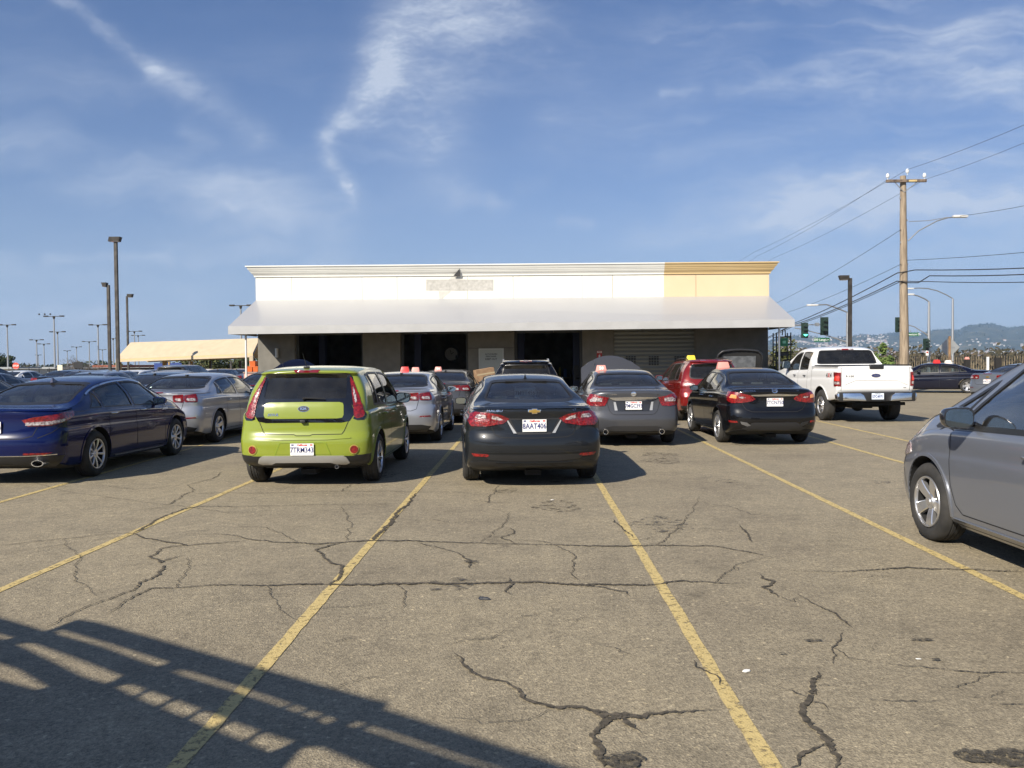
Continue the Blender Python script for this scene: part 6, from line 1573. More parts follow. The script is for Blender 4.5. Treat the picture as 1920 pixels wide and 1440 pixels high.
for i, (px, yy) in enumerate(((760, 6.5), (664, 7.5), (985, 7.2))):
    x, _ = bl(px, 664, -yy); bm = bmesh.new(); box2(bm, -.4, .4, -.25, .25, .08, 1.45); bevel(bm, .02, 1); r = onb('tool_cabinet', bm, mat('cabinet_%d' % i, ((.22, .02, .015), (.03, .03, .035), (.05, .07, .15))[i], .4), (x, yy, .012), ('red tool cabinet in the middle bay', 'black tool cabinet at the right of the first bay', 'dark blue tool cabinet in the third bay')[i], 'tool cabinet')
    for k in range(5): bm = bmesh.new(); box2(bm, -.36, .36, -.262, -.252, .2+k*.24, .41+k*.24); obj('drawer', bm, DALLOY, r)
# tyre stack
bm0 = None
for k in range(4):
    bm = bmesh.new(); pr = [(.20, -.10), (.31, -.11), (.33, -.06), (.33, .06), (.31, .11), (.20, .10)]; n = 24
    rg = [[bm.verts.new((q*math.cos(t), q*math.sin(t), h)) for t in [2*math.pi*j/n for j in range(n)]] for q, h in pr + pr[:1]]
    for a, b in zip(rg, rg[1:]):
        for j in range(n): bm.faces.new((a[j], a[(j+1) % n], b[(j+1) % n], b[j]))
    fixn(bm); onb('tyre', bm, RUBBER, (xs[4]-1.0, 5.6, .13+.225*k), ('bottom', 'second lowest', 'second highest', 'top')[k] + ' tyre of the stack inside the middle bay', 'tyre', 50, 0, 'stacked tyres')
# cardboard box on a cart
CART = G(905, 745); cx_, cy_ = WY(907, 700, 28.3).x, 28.3
bm = bmesh.new(); box2(bm, -.55, .55, -.35, .35, .92, .97); box2(bm, -.55, .55, -.35, .35, .35, .39); cart = obj('parts_cart', bm, DALLOY, None, None, (cx_, cy_, 0)); tag(cart, 'grey steel parts cart by the pale door', 'cart')
for sx in (-1, 1):
    for sy in (-1, 1):
        bm = bmesh.new(); box2(bm, -.02, .02, -.02, .02, .08, .918); obj('leg', bm, DALLOY, cart, None, (sx*.5, sy*.3, 0)); bm = bmesh.new(); tube(bm, [(sx*.5-.02, sy*.3, .05), (sx*.5+.02, sy*.3, .05)], .05, 12); obj('castor', bm, RUBBER, cart)
CB_ = noisy(mat('cardboard', (.32, .20, .11), .85), 4, (.26, .16, .09), (.36, .23, .13))
bm = bmesh.new(); box(bm, 0, 0, .22, .62, .45, .40, Matrix.Rotation(R(-9), 3, 'Y')); bx = obj('cardboard_box', bm, CB_, None, None, (cx_+.02, cy_, 1.02)); bx.rotation_euler = (0, 0, .3); tag(bx, 'tilted brown cardboard box in front of the pale door', 'box')
bm = bmesh.new(); box(bm, 0, -.228, .25, .62, .003, .05, Matrix.Rotation(R(-9), 3, 'Y')); obj('packing_tape', bm, mat('tape', (.45, .36, .22), .3), bx)
# black rack with a green sign at the building's right corner
x, _ = bl(1450, 660, .6); base = BL.location + Matrix.Rotation(BANG, 3, 'Z') @ Vector((BW+.35, -.6, 0)); bm = bmesh.new()
for xx in (-.26, .26):
    for yy in (-.2, .2): tube(bm, [(xx, yy, 0), (xx, yy, 2.65)], .022, 6)
for k in range(9): z = .25+k*.28; tube(bm, [(-.26, -.2, z), (.26, -.2, z+.02)], .014, 5); tube(bm, [(-.26, .2, z), (.26, .2, z)], .014, 5); tube(bm, [(-.26, -.2, z), (-.26, .2, z)], .012, 5); tube(bm, [(.26, -.2, z), (.26, .2, z)], .012, 5)
tube(bm, [(-.05, -.2, 2.55), (-.03, -.2, 2.75), (.05, -.2, 2.75), (.07, -.2, 2.5)], .02, 6)
rk = obj('tall_rack', bm, BLACK, None, None, base); tag(rk, 'tall narrow black steel rack at the right corner of the garage', 'rack')
bm = bmesh.new(); box2(bm, -.14, .14, -.26, -.235, 2.15, 2.45); o = obj('rack_sign', bm, mat('sign_green_d', (.02, .20, .08), .4), rk); bm = bmesh.new(); box2(bm, -.06, .06, -.268, -.262, 2.25, 2.35); obj('rack_sign_symbol', bm, mat('sign_mint', (.3, .7, .45), .4), o)
for k in range(6):
    bm = bmesh.new(); box2(bm, -.2, .2, -.16, .16, .30+.30*k, .30+.30*k+rnd.uniform(.08, .2)); obj('rack_tray', bm, BLACK if k % 2 else DALLOY, rk)

# ------------------------------------------------------------------ helpers to stand things by photo point and distance
def at(px, Y, z=0.0):
    d = ray(px, 682); t = Y/d.y; return Vector((d.x*t, Y, z))
def hz(py, px, Y):
    return WY(px, py, Y).z
BRZ = noisy(mat('pole_bronze', (.05, .045, .04), .55, .4), 3, (.04, .036, .032), (.075, .068, .06)); GALV = mat('galvanised', (.40, .41, .42), .45, .7); GALVP = mat('pole_grey', (.33, .34, .35), .5, .4)
# shoebox lamp posts
def shoebox(px, pytop, Y, label, side=1, w=.16, head=.75, two=False, rz=0.0):
    z = hz(pytop, px, Y); r = empty('lamp_post', at(px, Y)); r.rotation_euler = (0, 0, rz); tag(r, label, 'lamp post', 'square bronze lamp posts in the car park')
    bm = bmesh.new(); box2(bm, -w/2, w/2, -w/2, w/2, .35, z-.05); obj('pole', bm, BRZ, r)
    bm = bmesh.new(); tube(bm, [(0, 0, 0), (0, 0, .35)], .26, 16); obj('pole_base', bm, noisy(mat('concrete', (.4, .38, .35), .9), 5, (.32, .30, .28), (.45, .43, .4)), r)
    sides = (1,) if two else (side,)
    for s in sides:
        bm = bmesh.new(); y0 = s*(w/2) if not two else -head/2
        v = box(bm, y0+s*head/2, 0, z-.02, head, .34, .25)
        for q in v:
            if q.co.z < z-.1: q.co.x += -s*.07 if abs(q.co.x) > head/2 else 0; q.co.y *= .85
        o = obj('lamp_head', bm, BRZ, r); bm = bmesh.new(); box2(bm, min(0, y0+s*.05), max(0, y0+s*.05), -.04, .04, z-.10, z-.03); obj('bracket', bm, BRZ, o)
        bm = bmesh.new(); box(bm, y0+s*head/2, 0, z-.156, head*.7, .30, .01); obj('lens', bm, CLEARL, o)
shoebox(221.5, 448, 46, 'tallest bronze lamp post topped by one centred box head', two=True, head=.60)
shoebox(206, 533, 52, 'bronze lamp post with one box head pointing left', side=-1, head=.30)
shoebox(240.5, 554, 66, 'thinner bronze lamp post behind the tan shelter, head pointing right', side=1, head=.42, w=.13)
shoebox(1593.5, 520, 47, 'bronze lamp post behind the white pickup, head pointing left', side=-1, head=.52, w=.18)
# far galvanised mast lights, T-shaped
def mast(px, py, Y, i, arm=1.6, three=False):
    arm *= .45
    z = hz(py, px, Y); r = empty('mast_light', at(px, Y)); tag(r, MASTL[i], 'lamp post', 'tall thin T-shaped lamp masts on the left horizon')
    bm = bmesh.new(); tube(bm, [(0, 0, 0), (0, 0, z)], [.14, .08], 8); obj('pole', bm, GALVP, r)
    bm = bmesh.new(); box2(bm, -arm, arm, -.04, .04, z+.02, z+.10); bmesh.ops.create_cone(bm, cap_ends=True, segments=8, radius1=.1, radius2=.2, depth=.35, matrix=Matrix.Translation((0, 0, z-.12))); obj('cross_arm', bm, BRZ, r)
    for s in (-1, 1):
        bm = bmesh.new(); box2(bm, s*arm-.28, s*arm+.28, -.2, .2, z+.0, z+.17); bevel(bm, .05, 1); obj('lamp_head', bm, BRZ, r)
    if three:
        for k in range(3):
            bm = bmesh.new(); bmesh.ops.create_icosphere(bm, subdivisions=1, radius=.13, matrix=Matrix.Translation((-arm-.9+k*.75, 0, z+.36))); o = obj('perched_gull', bm, BRZ, r); 
MASTL = ['T-shaped mast just left of the stop sign', 'tall mast with three small lumps along its left arm', 'mast close right of the tallest far mast', 'T-shaped mast above the stop sign gap, shorter', 'short mast left of the tall pair', 'mast above the bare tree, right side', 'small mast over the bare tree, left', 'small mast over the middle of the bare tree', 'tiny mast right of the bare tree', 'mast peeking above the tan shelter, left one', 'mast peeking above the tan shelter, right one', 'mast above the left end of the awning', 'mast at the bronze post, shorter arm', 'tiny mast over the black board', 'thin mast between the bare tree and the pair']
for i, (px, py, Y, arm, th) in enumerate([(15, 610, 120, 2.2, 0), (103, 594, 110, 2.4, 1), (109, 623, 135, 2.3, 0), (69.5, 638, 150, 2.2, 0), (83, 645.5, 170, 2.2, 0), (185, 610, 115, 2.2, 0), (126.5, 658, 230, 1.6, 0), (144, 651, 200, 2.2, 0), (192.5, 656, 230, 1.8, 0), (253, 622, 145, 2.4, 0), (260, 629.5, 165, 2.4, 0), (453, 574, 90, 2.1, 0), (213, 635, 160, 1.6, 0), (72, 666, 260, 1.6, 0), (168, 641, 170, 2.6, 0)]):
    mast(px, py, Y, i, arm, th)
# utility pole with cross arm and insulators
def utility():
    Y = 42; ztop = hz(330, 1693, Y); b = at(1696, Y); r = empty('utility_pole', b); tag(r, 'tall weathered wooden utility pole with one cross arm', 'utility pole')
    W = noisy(mat('pole_wood', (.26, .20, .14), .9), 3, (.17, .13, .09), (.36, .29, .21), .3, .7, 9, .5, 20, stretch=(6, 6, .5))
    top = WY(1693, 330, Y)-b; bm = bmesh.new(); n = 14; tube(bm, [Vector((0, 0, 0)).lerp(top, k/n)+Vector((rnd.uniform(-.01, .01), 0, 0)) for k in range(n+1)], [.24-.10*k/n for k in range(n+1)], 14); fixn(bm); obj('pole', bm, W, r, 60)
    za = hz(341, 1694, Y); xa = (WY(1658, 342, Y).x+WY(1733, 341, Y).x)/2-b.x; half = (WY(1733, 341, Y).x-WY(1658, 342, Y).x)/2
    bm = bmesh.new(); box2(bm, xa-half, xa+half, -.28, -.16, za-.07, za+.07); bevel(bm, .01, 1); arm = obj('cross_arm', bm, noisy(mat('arm_wood', (.12, .09, .07), .9), 5, (.08, .06, .05), (.2, .15, .11)), r)
    bm = bmesh.new(); box2(bm, xa+.1, xa+.5, -.285, -.281, za-.05, za+.04); obj('arm_patch', bm, mat('yellow_tag', (.55, .42, .2), .7), arm)
    bm = bmesh.new(); tube(bm, [(xa-.55, -.2, za-.06), (0+top.x, -.14, za-.55)], .02, 5); tube(bm, [(xa+.55, -.2, za-.06), (top.x, -.14, za-.55)], .02, 5); obj('brace', bm, GALV, r)
    INS = mat('insulator', (.72, .75, .76), .15, 0, 1)
    for px, py in ((1664, 338), (1733, 338), (1701, 325)):
        p = WY(px, py, Y-.2)-b; zz = za+.07 if px != 1701 else top.z; bm = bmesh.new()
        tube(bm, [(p.x, -.22, zz), (p.x, -.22, zz+.12)], .018, 6); tube(bm, [(p.x, -.22, zz+.10), (p.x, -.22, zz+.16), (p.x, -.22, zz+.22), (p.x, -.22, zz+.30)], [.06, .09, .085, .05], 10); obj('insulator', bm, INS, r, 40)
    bm = bmesh.new()
    for k in range(9): z = .9+k*1.1; box(bm, top.x*z/top.z+.17*(1 if k % 2 else -1), -.05, z, .06, .04, .09)
    obj('pole_step', bm, GALV, r)
    # street lamp bracket to the right
    p0 = WY(1701, 452, Y)-b; p1 = WY(1740, 418, Y)-b; p2 = WY(1775, 409, Y)-b; p3 = WY(1800, 406, Y)-b
    bm = bmesh.new(); tube(bm, [Vector((p0.x, -.1, p0.z)), Vector((p1.x*.5+p0.x*.5, -.1, p1.z*.55+p0.z*.45)), Vector((p1.x+.4, -.1, p1.z+.08)), Vector((p2.x, -.1, p2.z)), Vector((p3.x, -.1, p3.z))], .03, 6)
    q0 = WY(1703, 416, Y)-b; tube(bm, [Vector((q0.x, -.1, q0.z)), Vector((p1.x, -.1, p1.z+.10)), Vector((p2.x, -.1, p2.z+.03))], .018, 5); la = obj('lamp_arm', bm, GALV, r, 60)
    bm = bmesh.new(); box(bm, p3.x-.05, -.1, p3.z-.01, .72, .26, .13); bevel(bm, .05, 2); obj('lamp_head', bm, mat('lamp_pale', (.6, .6, .58), .4), la, 40)
    return b
UB = utility()
def wire(pts, r, label, grp='overhead wires at the utility pole'):
    out = []; pts = [Vector(p) for p in pts]
    if pts[0].y > 55: d0 = (pts[0]-pts[1]).normalized(); pts = [pts[0]+d0*25] + pts
    if pts[-1].x > 24: d1 = (pts[-1]-pts[-2]).normalized(); pts = pts + [pts[-1]+d1*40]
    for (a, b) in zip(pts, pts[1:]):
        a = Vector(a); b = Vector(b); n = max(4, int((b-a).length/2)); sag = (b-a).length*.006
        out += [a.lerp(b, k/n)-Vector((0, 0, sag*4*(k/n)*(1-k/n))) for k in range(n)]
    out.append(Vector(pts[-1])); bm = bmesh.new(); tube(bm, out, r, 5); o = obj('overhead_wire', bm, mat('wire_black', (.02, .02, .022), .6), None, 60); tag(o, label, 'wire', grp)
Y0 = 41.8
def W2(l): return [WY(px, py, Y) for px, py, Y in l]
wire(W2([(1489, 606, 62), (1682, 512, Y0), (1716, 506, Y0), (1935, 502, 36)]), .026, 'thick black cable, uppermost of the three heavy cables')
wire(W2([(1488, 609, 62), (1682, 527, Y0), (1700, 530, Y0), (1722, 530, Y0), (1743, 517, 41), (1935, 514, 36)]), .026, 'thick black cable with a kink right of the pole')
wire(W2([(1487, 612, 62), (1690, 527, Y0), (1740, 528, 41), (1935, 529, 36)]), .020, 'lowest of the three heavy cables, running level to the right')
wire(W2([(1475, 586, 70), (1690, 495, Y0)]), .011, 'thin wire just above the heavy cables, left of the pole')
wire(W2([(1456, 568, 70), (1690, 430, Y0)]), .011, 'thin wire rising to the middle of the pole from the left')
wire(W2([(1420, 480, 75), (1664, 337, Y0)]), .008, 'thin wire rising to the left insulator')
wire(W2([(1450, 484, 75), (1733, 337, Y0)]), .008, 'thin wire rising to the right insulator')
wire(W2([(1415, 472, 75), (1701, 318, Y0)]), .008, 'thin wire rising to the top insulator')
wire(W2([(1701, 318, Y0), (1935, 228, 30)]), .008, 'thin wire from the pole top up to the right edge')
wire(W2([(1733, 337, Y0), (1935, 262, 32)]), .007, 'faint thin wire from the right insulator to the right edge')
wire(W2([(1700, 488, Y0), (1935, 472, 36)]), .012, 'single thin wire level with the middle of the pole, right side')
wire(W2([(1800, 405, Y0), (1935, 383, 36)]), .010, 'thin wire above the street lamp head, right side')
# street lights with curved arms and the traffic signals
def streetlight(px, pytop, Y, armpts, label, r0=.11):
    b = at(px, Y); z = hz(pytop, px, Y); r = empty('street_light', b); tag(r, label, 'street light'); bm = bmesh.new(); tube(bm, [(0, 0, 0), (0, 0, z)], [r0*1.25, r0*.7], 10); obj('pole', bm, GALV, r, 60)
    pts = [Vector((0, 0, z))] + [WY(x, y, Y)-b for x, y in armpts]; bm = bmesh.new(); tube(bm, pts, .045, 6); la = obj('lamp_arm', bm, GALV, r, 60); e = pts[-1]
    bm = bmesh.new(); box(bm, e.x-.25, 0, e.z, .75, .28, .12); bevel(bm, .04, 2); obj('lamp_head', bm, MATS['lamp_pale'], la, 40); return r, b
streetlight(1786, 560, 74, [(1775, 553), (1757, 545), (1740, 541), (1722, 540), (1710, 541)], 'tall galvanised street light with a long curved arm, right of the pole')
sA, bA = streetlight(1741.5, 566, 62, [(1735, 561), (1722, 555), (1710, 552)], 'galvanised signal pole with a short curved lamp arm')
sB, bB = streetlight(1589, 586, 58, [(1570, 578), (1550, 571), (1530, 572)], 'galvanised pole hidden behind the bronze lamp post, lamp arm left')
SGR = noisy(mat('signal_green_black', (.012, .03, .022), .5), 5, (.01, .025, .02), (.02, .04, .03))
def signal(px, py, Y, label, lit=None, w=.42, h=1.15, back=False, green=False):
    c = WY(px, py, Y); r = empty('traffic_signal', c); tag(r, label, 'traffic light', 'traffic signals at the junction'); bm = bmesh.new(); box2(bm, -w/2-.13, w/2+.13, -.02, .0, -h/2-.13, h/2+.13); obj('back_plate', bm, SGR, r)
    bm = bmesh.new(); box2(bm, -w/2+.04, w/2-.04, -.22, -.022, -h/2, h/2); obj('housing', bm, SGR, r)
    for k in range(3):
        z = h/2-h/6-k*h/3; bm = bmesh.new(); bmesh.ops.create_cone(bm, cap_ends=True, segments=16, radius1=.13, radius2=.13, depth=.02, matrix=Matrix.Translation((0, -.232, z)) @ Matrix.Rotation(R(90), 4, 'X'))
        on = green and k == 2; obj('lens', bm, mat('signal_lit', (.05, .8, .5), .3, emit=(.1, 1.0, .62), es=3.0) if on else mat('signal_dark', (.03, .03, .03), .3), r)
        bm = bmesh.new(); prism(bm, [(.15*math.cos(t), -.23, z+.15*math.sin(t)) for t in np.linspace(0, math.pi, 9)], (0, -.16, -.02)); fixn(bm); obj('visor', bm, SGR, r)
    return c
signal(1508.5, 619.5, 57.8, 'nearer traffic light showing green beside the awning end', green=True, w=.22, h=.80)
signal(1545.5, 611.5, 57.8, 'taller dark traffic light on the horizontal mast arm', w=.30, h=.98)
signal(1684, 609, 61.8, 'dark traffic light left of the wooden pole', w=.20, h=.85); signal(1736, 646, 61.5, 'small traffic light low on the signal pole', w=.16, h=.62)
bm = bmesh.new(); tube(bm, [(-1, 0, 3.6), (-.2, 0, 3.4)], .01, 5); bm.free()
def marm(pts, Y, label, r=.07):
    P = [WY(x, y, Y) for x, y in pts]; b = P[-1]; bm = bmesh.new(); tube(bm, [p-b for p in P], [r*.5]*(len(P)-1)+[r], 8); o = obj('signal_gantry', bm, GALV, None, 60, b); return tag(o, label, 'signal gantry', 'signal mast arms')
marm([(1490, 615), (1505, 617.5), (1550, 629), (1588, 641)], 58, 'lower sloping signal arm carrying the green street sign'); marm([(1549, 608.5), (1520, 608.8), (1489, 610)], 58, 'level signal arm beside the awning end')
marm([(1700, 608), (1715, 613), (1728, 621), (1741, 629)], 62, 'curved signal arm right of the wooden pole')
SG = mat('street_sign_green', (.01, .12, .05), .45)
def ssign(px, py, Y, w, txt, label):
    c = WY(px, py, Y); bm = bmesh.new(); box(bm, 0, 0, 0, w, .02, .27); o = obj('street_sign', bm, SG, None, None, c); tag(o, label, 'street sign', 'green street name signs')
    tb = text_bm(txt, .22, .001, .002); facing(tb, (0, -.014, 0)); obj('sign_lettering', tb, WHITEP, o); bm = bmesh.new()
    for s in (-1, 1): box(bm, s*w*.3, 0, .24, .02, .02, .22)
    obj('hanger', bm, GALV, o)
ssign(1541, 637, 57.7, 1.08, '1200 Langley St', 'green hanging street sign above the pickup cab'); ssign(1713.5, 627, 61.6, .80, 'Swetton Dr', 'green hanging street sign right of the wooden pole')
# sign seen from its back on a wooden post
c = WY(1780, 651, 50); r = empty('warning_sign', at(1780, 50)); tag(r, 'diamond road sign seen from its bare grey back on a wooden post', 'road sign')
h = (WY(1800, 651, 50).x-c.x); bm = bmesh.new(); prism(bm, [(h*a, .02, c.z+h*b) for a, b in ((-1, 0), (0, 1), (1, 0), (0, -1))], (0, .004, 0)); fixn(bm); obj('sign_back', bm, mat('sign_back', (.42, .43, .42), .5, .5), r)
bm = bmesh.new(); box2(bm, -.055, .055, -.055, .015, 0, c.z+h+.03); obj('post', bm, noisy(mat('post_wood', (.28, .17, .09), .85), 4, (.22, .13, .07), (.34, .21, .11)), r)
bm = bmesh.new(); box2(bm, -h*.5, h*.5, .0, .016, c.z-.04, c.z); obj('sign_strut', bm, GALV, r)
c = WY(1738.5, 662, 61.4); bm = bmesh.new(); box(bm, 0, 0, 0, .20, .02, .36); o = obj('small_sign', bm, WHITEP, None, None, c); tag(o, 'small white sign low on the signal pole', 'road sign'); bm = bmesh.new(); box(bm, 0, -.013, .05, .13, .004, .12); obj('sign_panel', bm, MATS['sign_red'], o)
c = WY(1402/1, 609, 58) if False else WY(1532, 608.5, 57.9); bm = bmesh.new(); box(bm, 0, 0, 0, .30, .03, .24); o = obj('signal_box', bm, GALV, None, None, c); tag(o, 'little grey box clamped on the level signal arm', 'box')

# stop sign, board, far left bits
c = WY(29.5, 686, 100); r = empty('stop_sign', at(29.5, 100)); tag(r, 'red octagonal stop sign at the far left edge', 'stop sign'); bm = bmesh.new(); prism(bm, [(.42*math.cos(R(22.5+45*k)), 0, c.z+.42*math.sin(R(22.5+45*k))) for k in range(8)], (0, .01, 0)); fixn(bm); obj('sign_face', bm, mat('stop_red', (.75, .07, .04), .5), r)
tb = text_bm('STOP', .30, .001, .008); facing(tb, (0, -.006, c.z)); obj('sign_lettering', tb, WHITEP, r); bm = bmesh.new(); tube(bm, [(0, .06, 0), (0, .06, c.z-.3)], .04, 6); obj('post', bm, GALV, r)
c = WY(147.5, 684.5, 70); bm = bmesh.new(); box2(bm, -.38, .38, -.03, .03, -.27, .27); o = obj('black_board', bm, BLACK, None, None, c); tag(o, 'black rectangular board on legs below the bare tree', 'board')
bm = bmesh.new()
for s in (-.3, .3): box2(bm, s-.03, s+.03, .04, .08, -c.z, .2)
obj('leg', bm, BLACK, o)
c = WY(112.5, 690, 72); bm = bmesh.new(); box2(bm, -.22, .22, -.02, .02, -.26, .26); o = obj('pale_sign', bm, mat('cream_sign', (.72, .66, .50), .6), None, None, c); tag(o, 'small cream sign beside the pair of tall masts', 'sign'); bm = bmesh.new(); tube(bm, [(0, .04, -c.z), (0, .04, .2)], .03, 6); obj('post', bm, GALV, o)

# ------------------------------------------------------------------ tan shelter
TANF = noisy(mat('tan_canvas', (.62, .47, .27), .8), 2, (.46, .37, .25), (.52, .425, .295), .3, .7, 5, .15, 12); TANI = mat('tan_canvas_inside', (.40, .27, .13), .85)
def shelter():
    YL, YR = 60.0, 54.0; dp = 4.2
    P = lambda px, py, Y: WY(px, py, Y)
    fl_, fr_ = P(217, 673, YL), P(474, 662, YR); bl_, br_ = P(217, 679, YL), P(474, 669.5, YR)
    rl, rr = P(245, 642, YL+dp*.5), P(487, 634, YR+dp*.5)
    back = Vector((.35, dp, 0)); base = Vector((fl_.x, fl_.y, 0)); r = empty('canopy_shelter', base); tag(r, 'long tan canvas shelter on posts left of the garage', 'canopy')
    q = lambda v: v-base
    bm = bmesh.new(); prism(bm, [q(fl_), q(fr_), q(rr), q(rl)], (0, 0, -.03)); fixn(bm); obj('roof_slope', bm, TANF, r)
    bm = bmesh.new(); prism(bm, [q(rl), q(rr), q(fr_+back), q(fl_+back)], (0, 0, -.03)); fixn(bm); obj('roof_slope', bm, TANF, r)
    bm = bmesh.new(); prism(bm, [q(fl_), q(fr_), q(br_), q(bl_)], (0, .03, 0)); fixn(bm); obj('valance', bm, TANF, r)
    bm = bmesh.new(); prism(bm, [q(fl_+back), q(fr_+back), q(br_+back), q(bl_+back)], (0, .03, 0)); fixn(bm); obj('valance', bm, TANF, r)
    bm = bmesh.new(); prism(bm, [q(fl_)+Vector((0, .04, -.02)), q(rl)+Vector((0, 0, -.04)), q(fl_+back)+Vector((0, 0, -.02))], (.03, 0, 0)); fixn(bm); obj('gable', bm, TANF, r)
    bm = bmesh.new(); prism(bm, [q(fl_)+Vector((.001, -.002, -.03)), q(fr_)+Vector((0, -.002, -.03)), q(fr_)+Vector((0, -.002, -.12)), q(fl_)+Vector((.001, -.002, -.12))], (0, .001, 0)); fixn(bm); obj('hem', bm, mat('tan_hem', (.56, .41, .22), .8), r)
    def leg(x, y, w, m, top):
        bm = bmesh.new(); box2(bm, x-w/2, x+w/2, y-w/2, y+w/2, 0, top); obj('leg', bm, m, r)
    L = fr_-fl_
    leg(.15, .12, .30, TANF, q(bl_).z+.1); leg(L.x-.12, L.y+.12, .24, TANF, q(br_).z+.1)
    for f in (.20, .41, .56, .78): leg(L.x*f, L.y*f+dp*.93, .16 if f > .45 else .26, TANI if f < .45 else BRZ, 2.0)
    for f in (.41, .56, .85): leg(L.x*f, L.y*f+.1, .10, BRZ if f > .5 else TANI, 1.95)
    for k in range(7):
        f = k/6; a = fl_.lerp(fr_, f)-base; t = rl.lerp(rr, f)-base; bm = bmesh.new(); tube(bm, [a+Vector((0, .1, -.08)), t+Vector((0, 0, -.1)), a+back+Vector((0, -.1, -.08))], .03, 5); obj('rafter', bm, GALVP, r)
shelter()
c = WY(315, 689, 66); bm = bmesh.new(); box2(bm, -1.1, 1.1, -.03, .03, -.35, .35); o = obj('blue_sign', bm, mat('sign_blue', (.02, .05, .22), .5), None, None, c); tag(o, 'blue board with pale lettering under the tan shelter', 'sign'); tb = text_bm('RETURN', .30, .001, .003); facing(tb, (.3, -.034, 0)); obj('sign_lettering', tb, mat('pale_blue', (.3, .4, .6), .5), o)
bm = bmesh.new()
for s in (-.9, .9): box2(bm, s-.04, s+.04, .04, .1, -c.z, .3)
obj('leg', bm, GALV, o)
# orange crates by the garage's left corner
ob = WY(478, 690, 34.5)
bm = bmesh.new(); box2(bm, -.32, .22, -.3, .3, 0, 1.30); o = obj('pale_pink_bin', bm, mat('pink_bin', (.62, .36, .30), .7), None, None, (ob.x-.05, 34.5, 0)); tag(o, 'pale pink bin at the left corner of the garage', 'bin'); bm = bmesh.new(); box2(bm, -.35, .25, -.33, .33, 1.302, 1.36); obj('bin_lid', bm, mat('bin_lid', (.3, .2, .16), .6), o)
OR = mat('orange_plastic', (.62, .14, .03), .5)
for k, (dx, dz, w, lab) in enumerate(((-.14, 0, .26, 'lower left'), (.12, 0, .22, 'lower right'), (0, .22, .24, 'upper'))):
    bm = bmesh.new(); v = box2(bm, -w/2, w/2, -.18, .18, 0, .20)
    for q in v:
        if q.co.z < .1: q.co.x *= .85; q.co.y *= .85
    o = obj('orange_crate', bm, OR, None, None, (ob.x-.05+dx, 34.5, 1.365+dz)); tag(o, lab+' orange crate piled on the pale pink bin', 'crate', 'orange crates'); bm = bmesh.new(); box2(bm, -w/2-.01, w/2+.01, -.19, .19, .202, .225); obj('crate_rim', bm, OR, o)
# ------------------------------------------------------------------ fence, field, hills, trees, far buildings
IRON = mat('iron_black', (.02, .018, .016), .6)
def picket_fence():
    a = at(1640, 52); b = at(2050, 44); b = a+(b-a)*1.5; d = b-a; L = d.length; ang = math.atan2(d.y, d.x); r = empty('picket_fence', a, ang); tag(r, 'long dark iron picket fence behind the navy sedan', 'fence')
    H = 1.75; bm = bmesh.new()
    for z in (.2, H-.25): box2(bm, 0, L, -.02, .02, z, z+.04)
    obj('rail', bm, IRON, r)
    n = int(L/.13); me = None
    bmw = bmesh.new(); rust = noisy(mat('fence_rust', (.16, .12, .08), .8), 4, (.05, .04, .03), (.30, .24, .16))
    for i in range(n):
        x = i*.13+.05; box2(bmw, x-.012, x+.012, -.045, -.022, .05, H+.06*math.sin(i*.35)*.3)
        bmesh.ops.create_cone(bmw, cap_ends=True, segments=4, radius1=.018, radius2=.002, depth=.07, matrix=Matrix.Translation((x, -.033, H+.03)))
    o = obj('picket', bmw, rust, r); o['kind'] = 'stuff'
    for i in range(int(L/2.4)+1):
        bm = bmesh.new(); box2(bm, -.045, .045, .025, .115, 0, H+.12); o = obj('post', bm, IRON, r, None, (i*2.4, 0, 0))
picket_fence()
p = at(1813, 46.5); bm = bmesh.new(); box2(bm, -.14, .14, -.10, .10, 0, 1.62); o = obj('gate_post', bm, IRON, None, None, p); tag(o, 'stout black gate post topped by a marker behind the fence line', 'post')
marker((p.x, p.y, 1.625), M_PINK, 'pink and white marker standing on the black gate post', 0, None, 1.1)
bm = bmesh.new(); box2(bm, -.05, .05, -.05, .05, 0, 1.75); o = obj('white_post', bm, WHITEP, None, None, at(1852, 46)); tag(o, 'single white post in the picket fence', 'post')
bm = bmesh.new(); box2(bm, -.16, .16, -.10, .10, 0, 1.70); o = obj('gate_post', bm, IRON, None, None, at(1871, 46.2)); tag(o, 'stout black gate post right of the white post', 'post')

# hills as terrain, 6 km off, with haze doing the blue
HK = [(380, 682), (700, 681), (1100, 676), (1300, 660), (1440, 640), (1470, 634), (1500, 632), (1540, 637), (1575, 634), (1610, 631), (1640, 631), (1665, 628), (1690, 627), (1720, 628), (1745, 622), (1765, 619), (1790, 621), (1803, 614), (1820, 610.5), (1835, 609), (1850, 608), (1865, 610.5), (1880, 615), (1895, 614), (1915, 611), (1960, 607), (2100, 600), (2400, 610), (3000, 640), (3600, 670)]
HX = pchip([(x, y) for x, y in HK])
nrm = lambda x, y, s: __import__('mathutils').noise.fractal(Vector((x*s, y*s, 3.1)), .8, 2.1, 6)
def hill_z(x, y):
    """height of the hills: rises from a plain at y=3200 to a crest at y=6500"""
    px = 985 + x/y*FPX; t = (y-3200)/3300
    if t <= 0: return 0
    crest = (683-(HX(px)+(px-985)*.0087))/FPX*6500
    f = sm(min(1, t))*.75+.25*min(1, t)**2
    if t > 1: f = max(0, 1-(t-1)*1.2)
    ridge = nrm(x, y*.6, .0011)
    return max(-2, crest*f*(1+.30*ridge*(1-abs(min(1, t)*2-1)*.75)*(1 if t < 1 else .4)) + (6*nrm(x, y, .012) if t > .05 else 0))
HM = mat('hill_cover', (.05, .06, .03), .95)
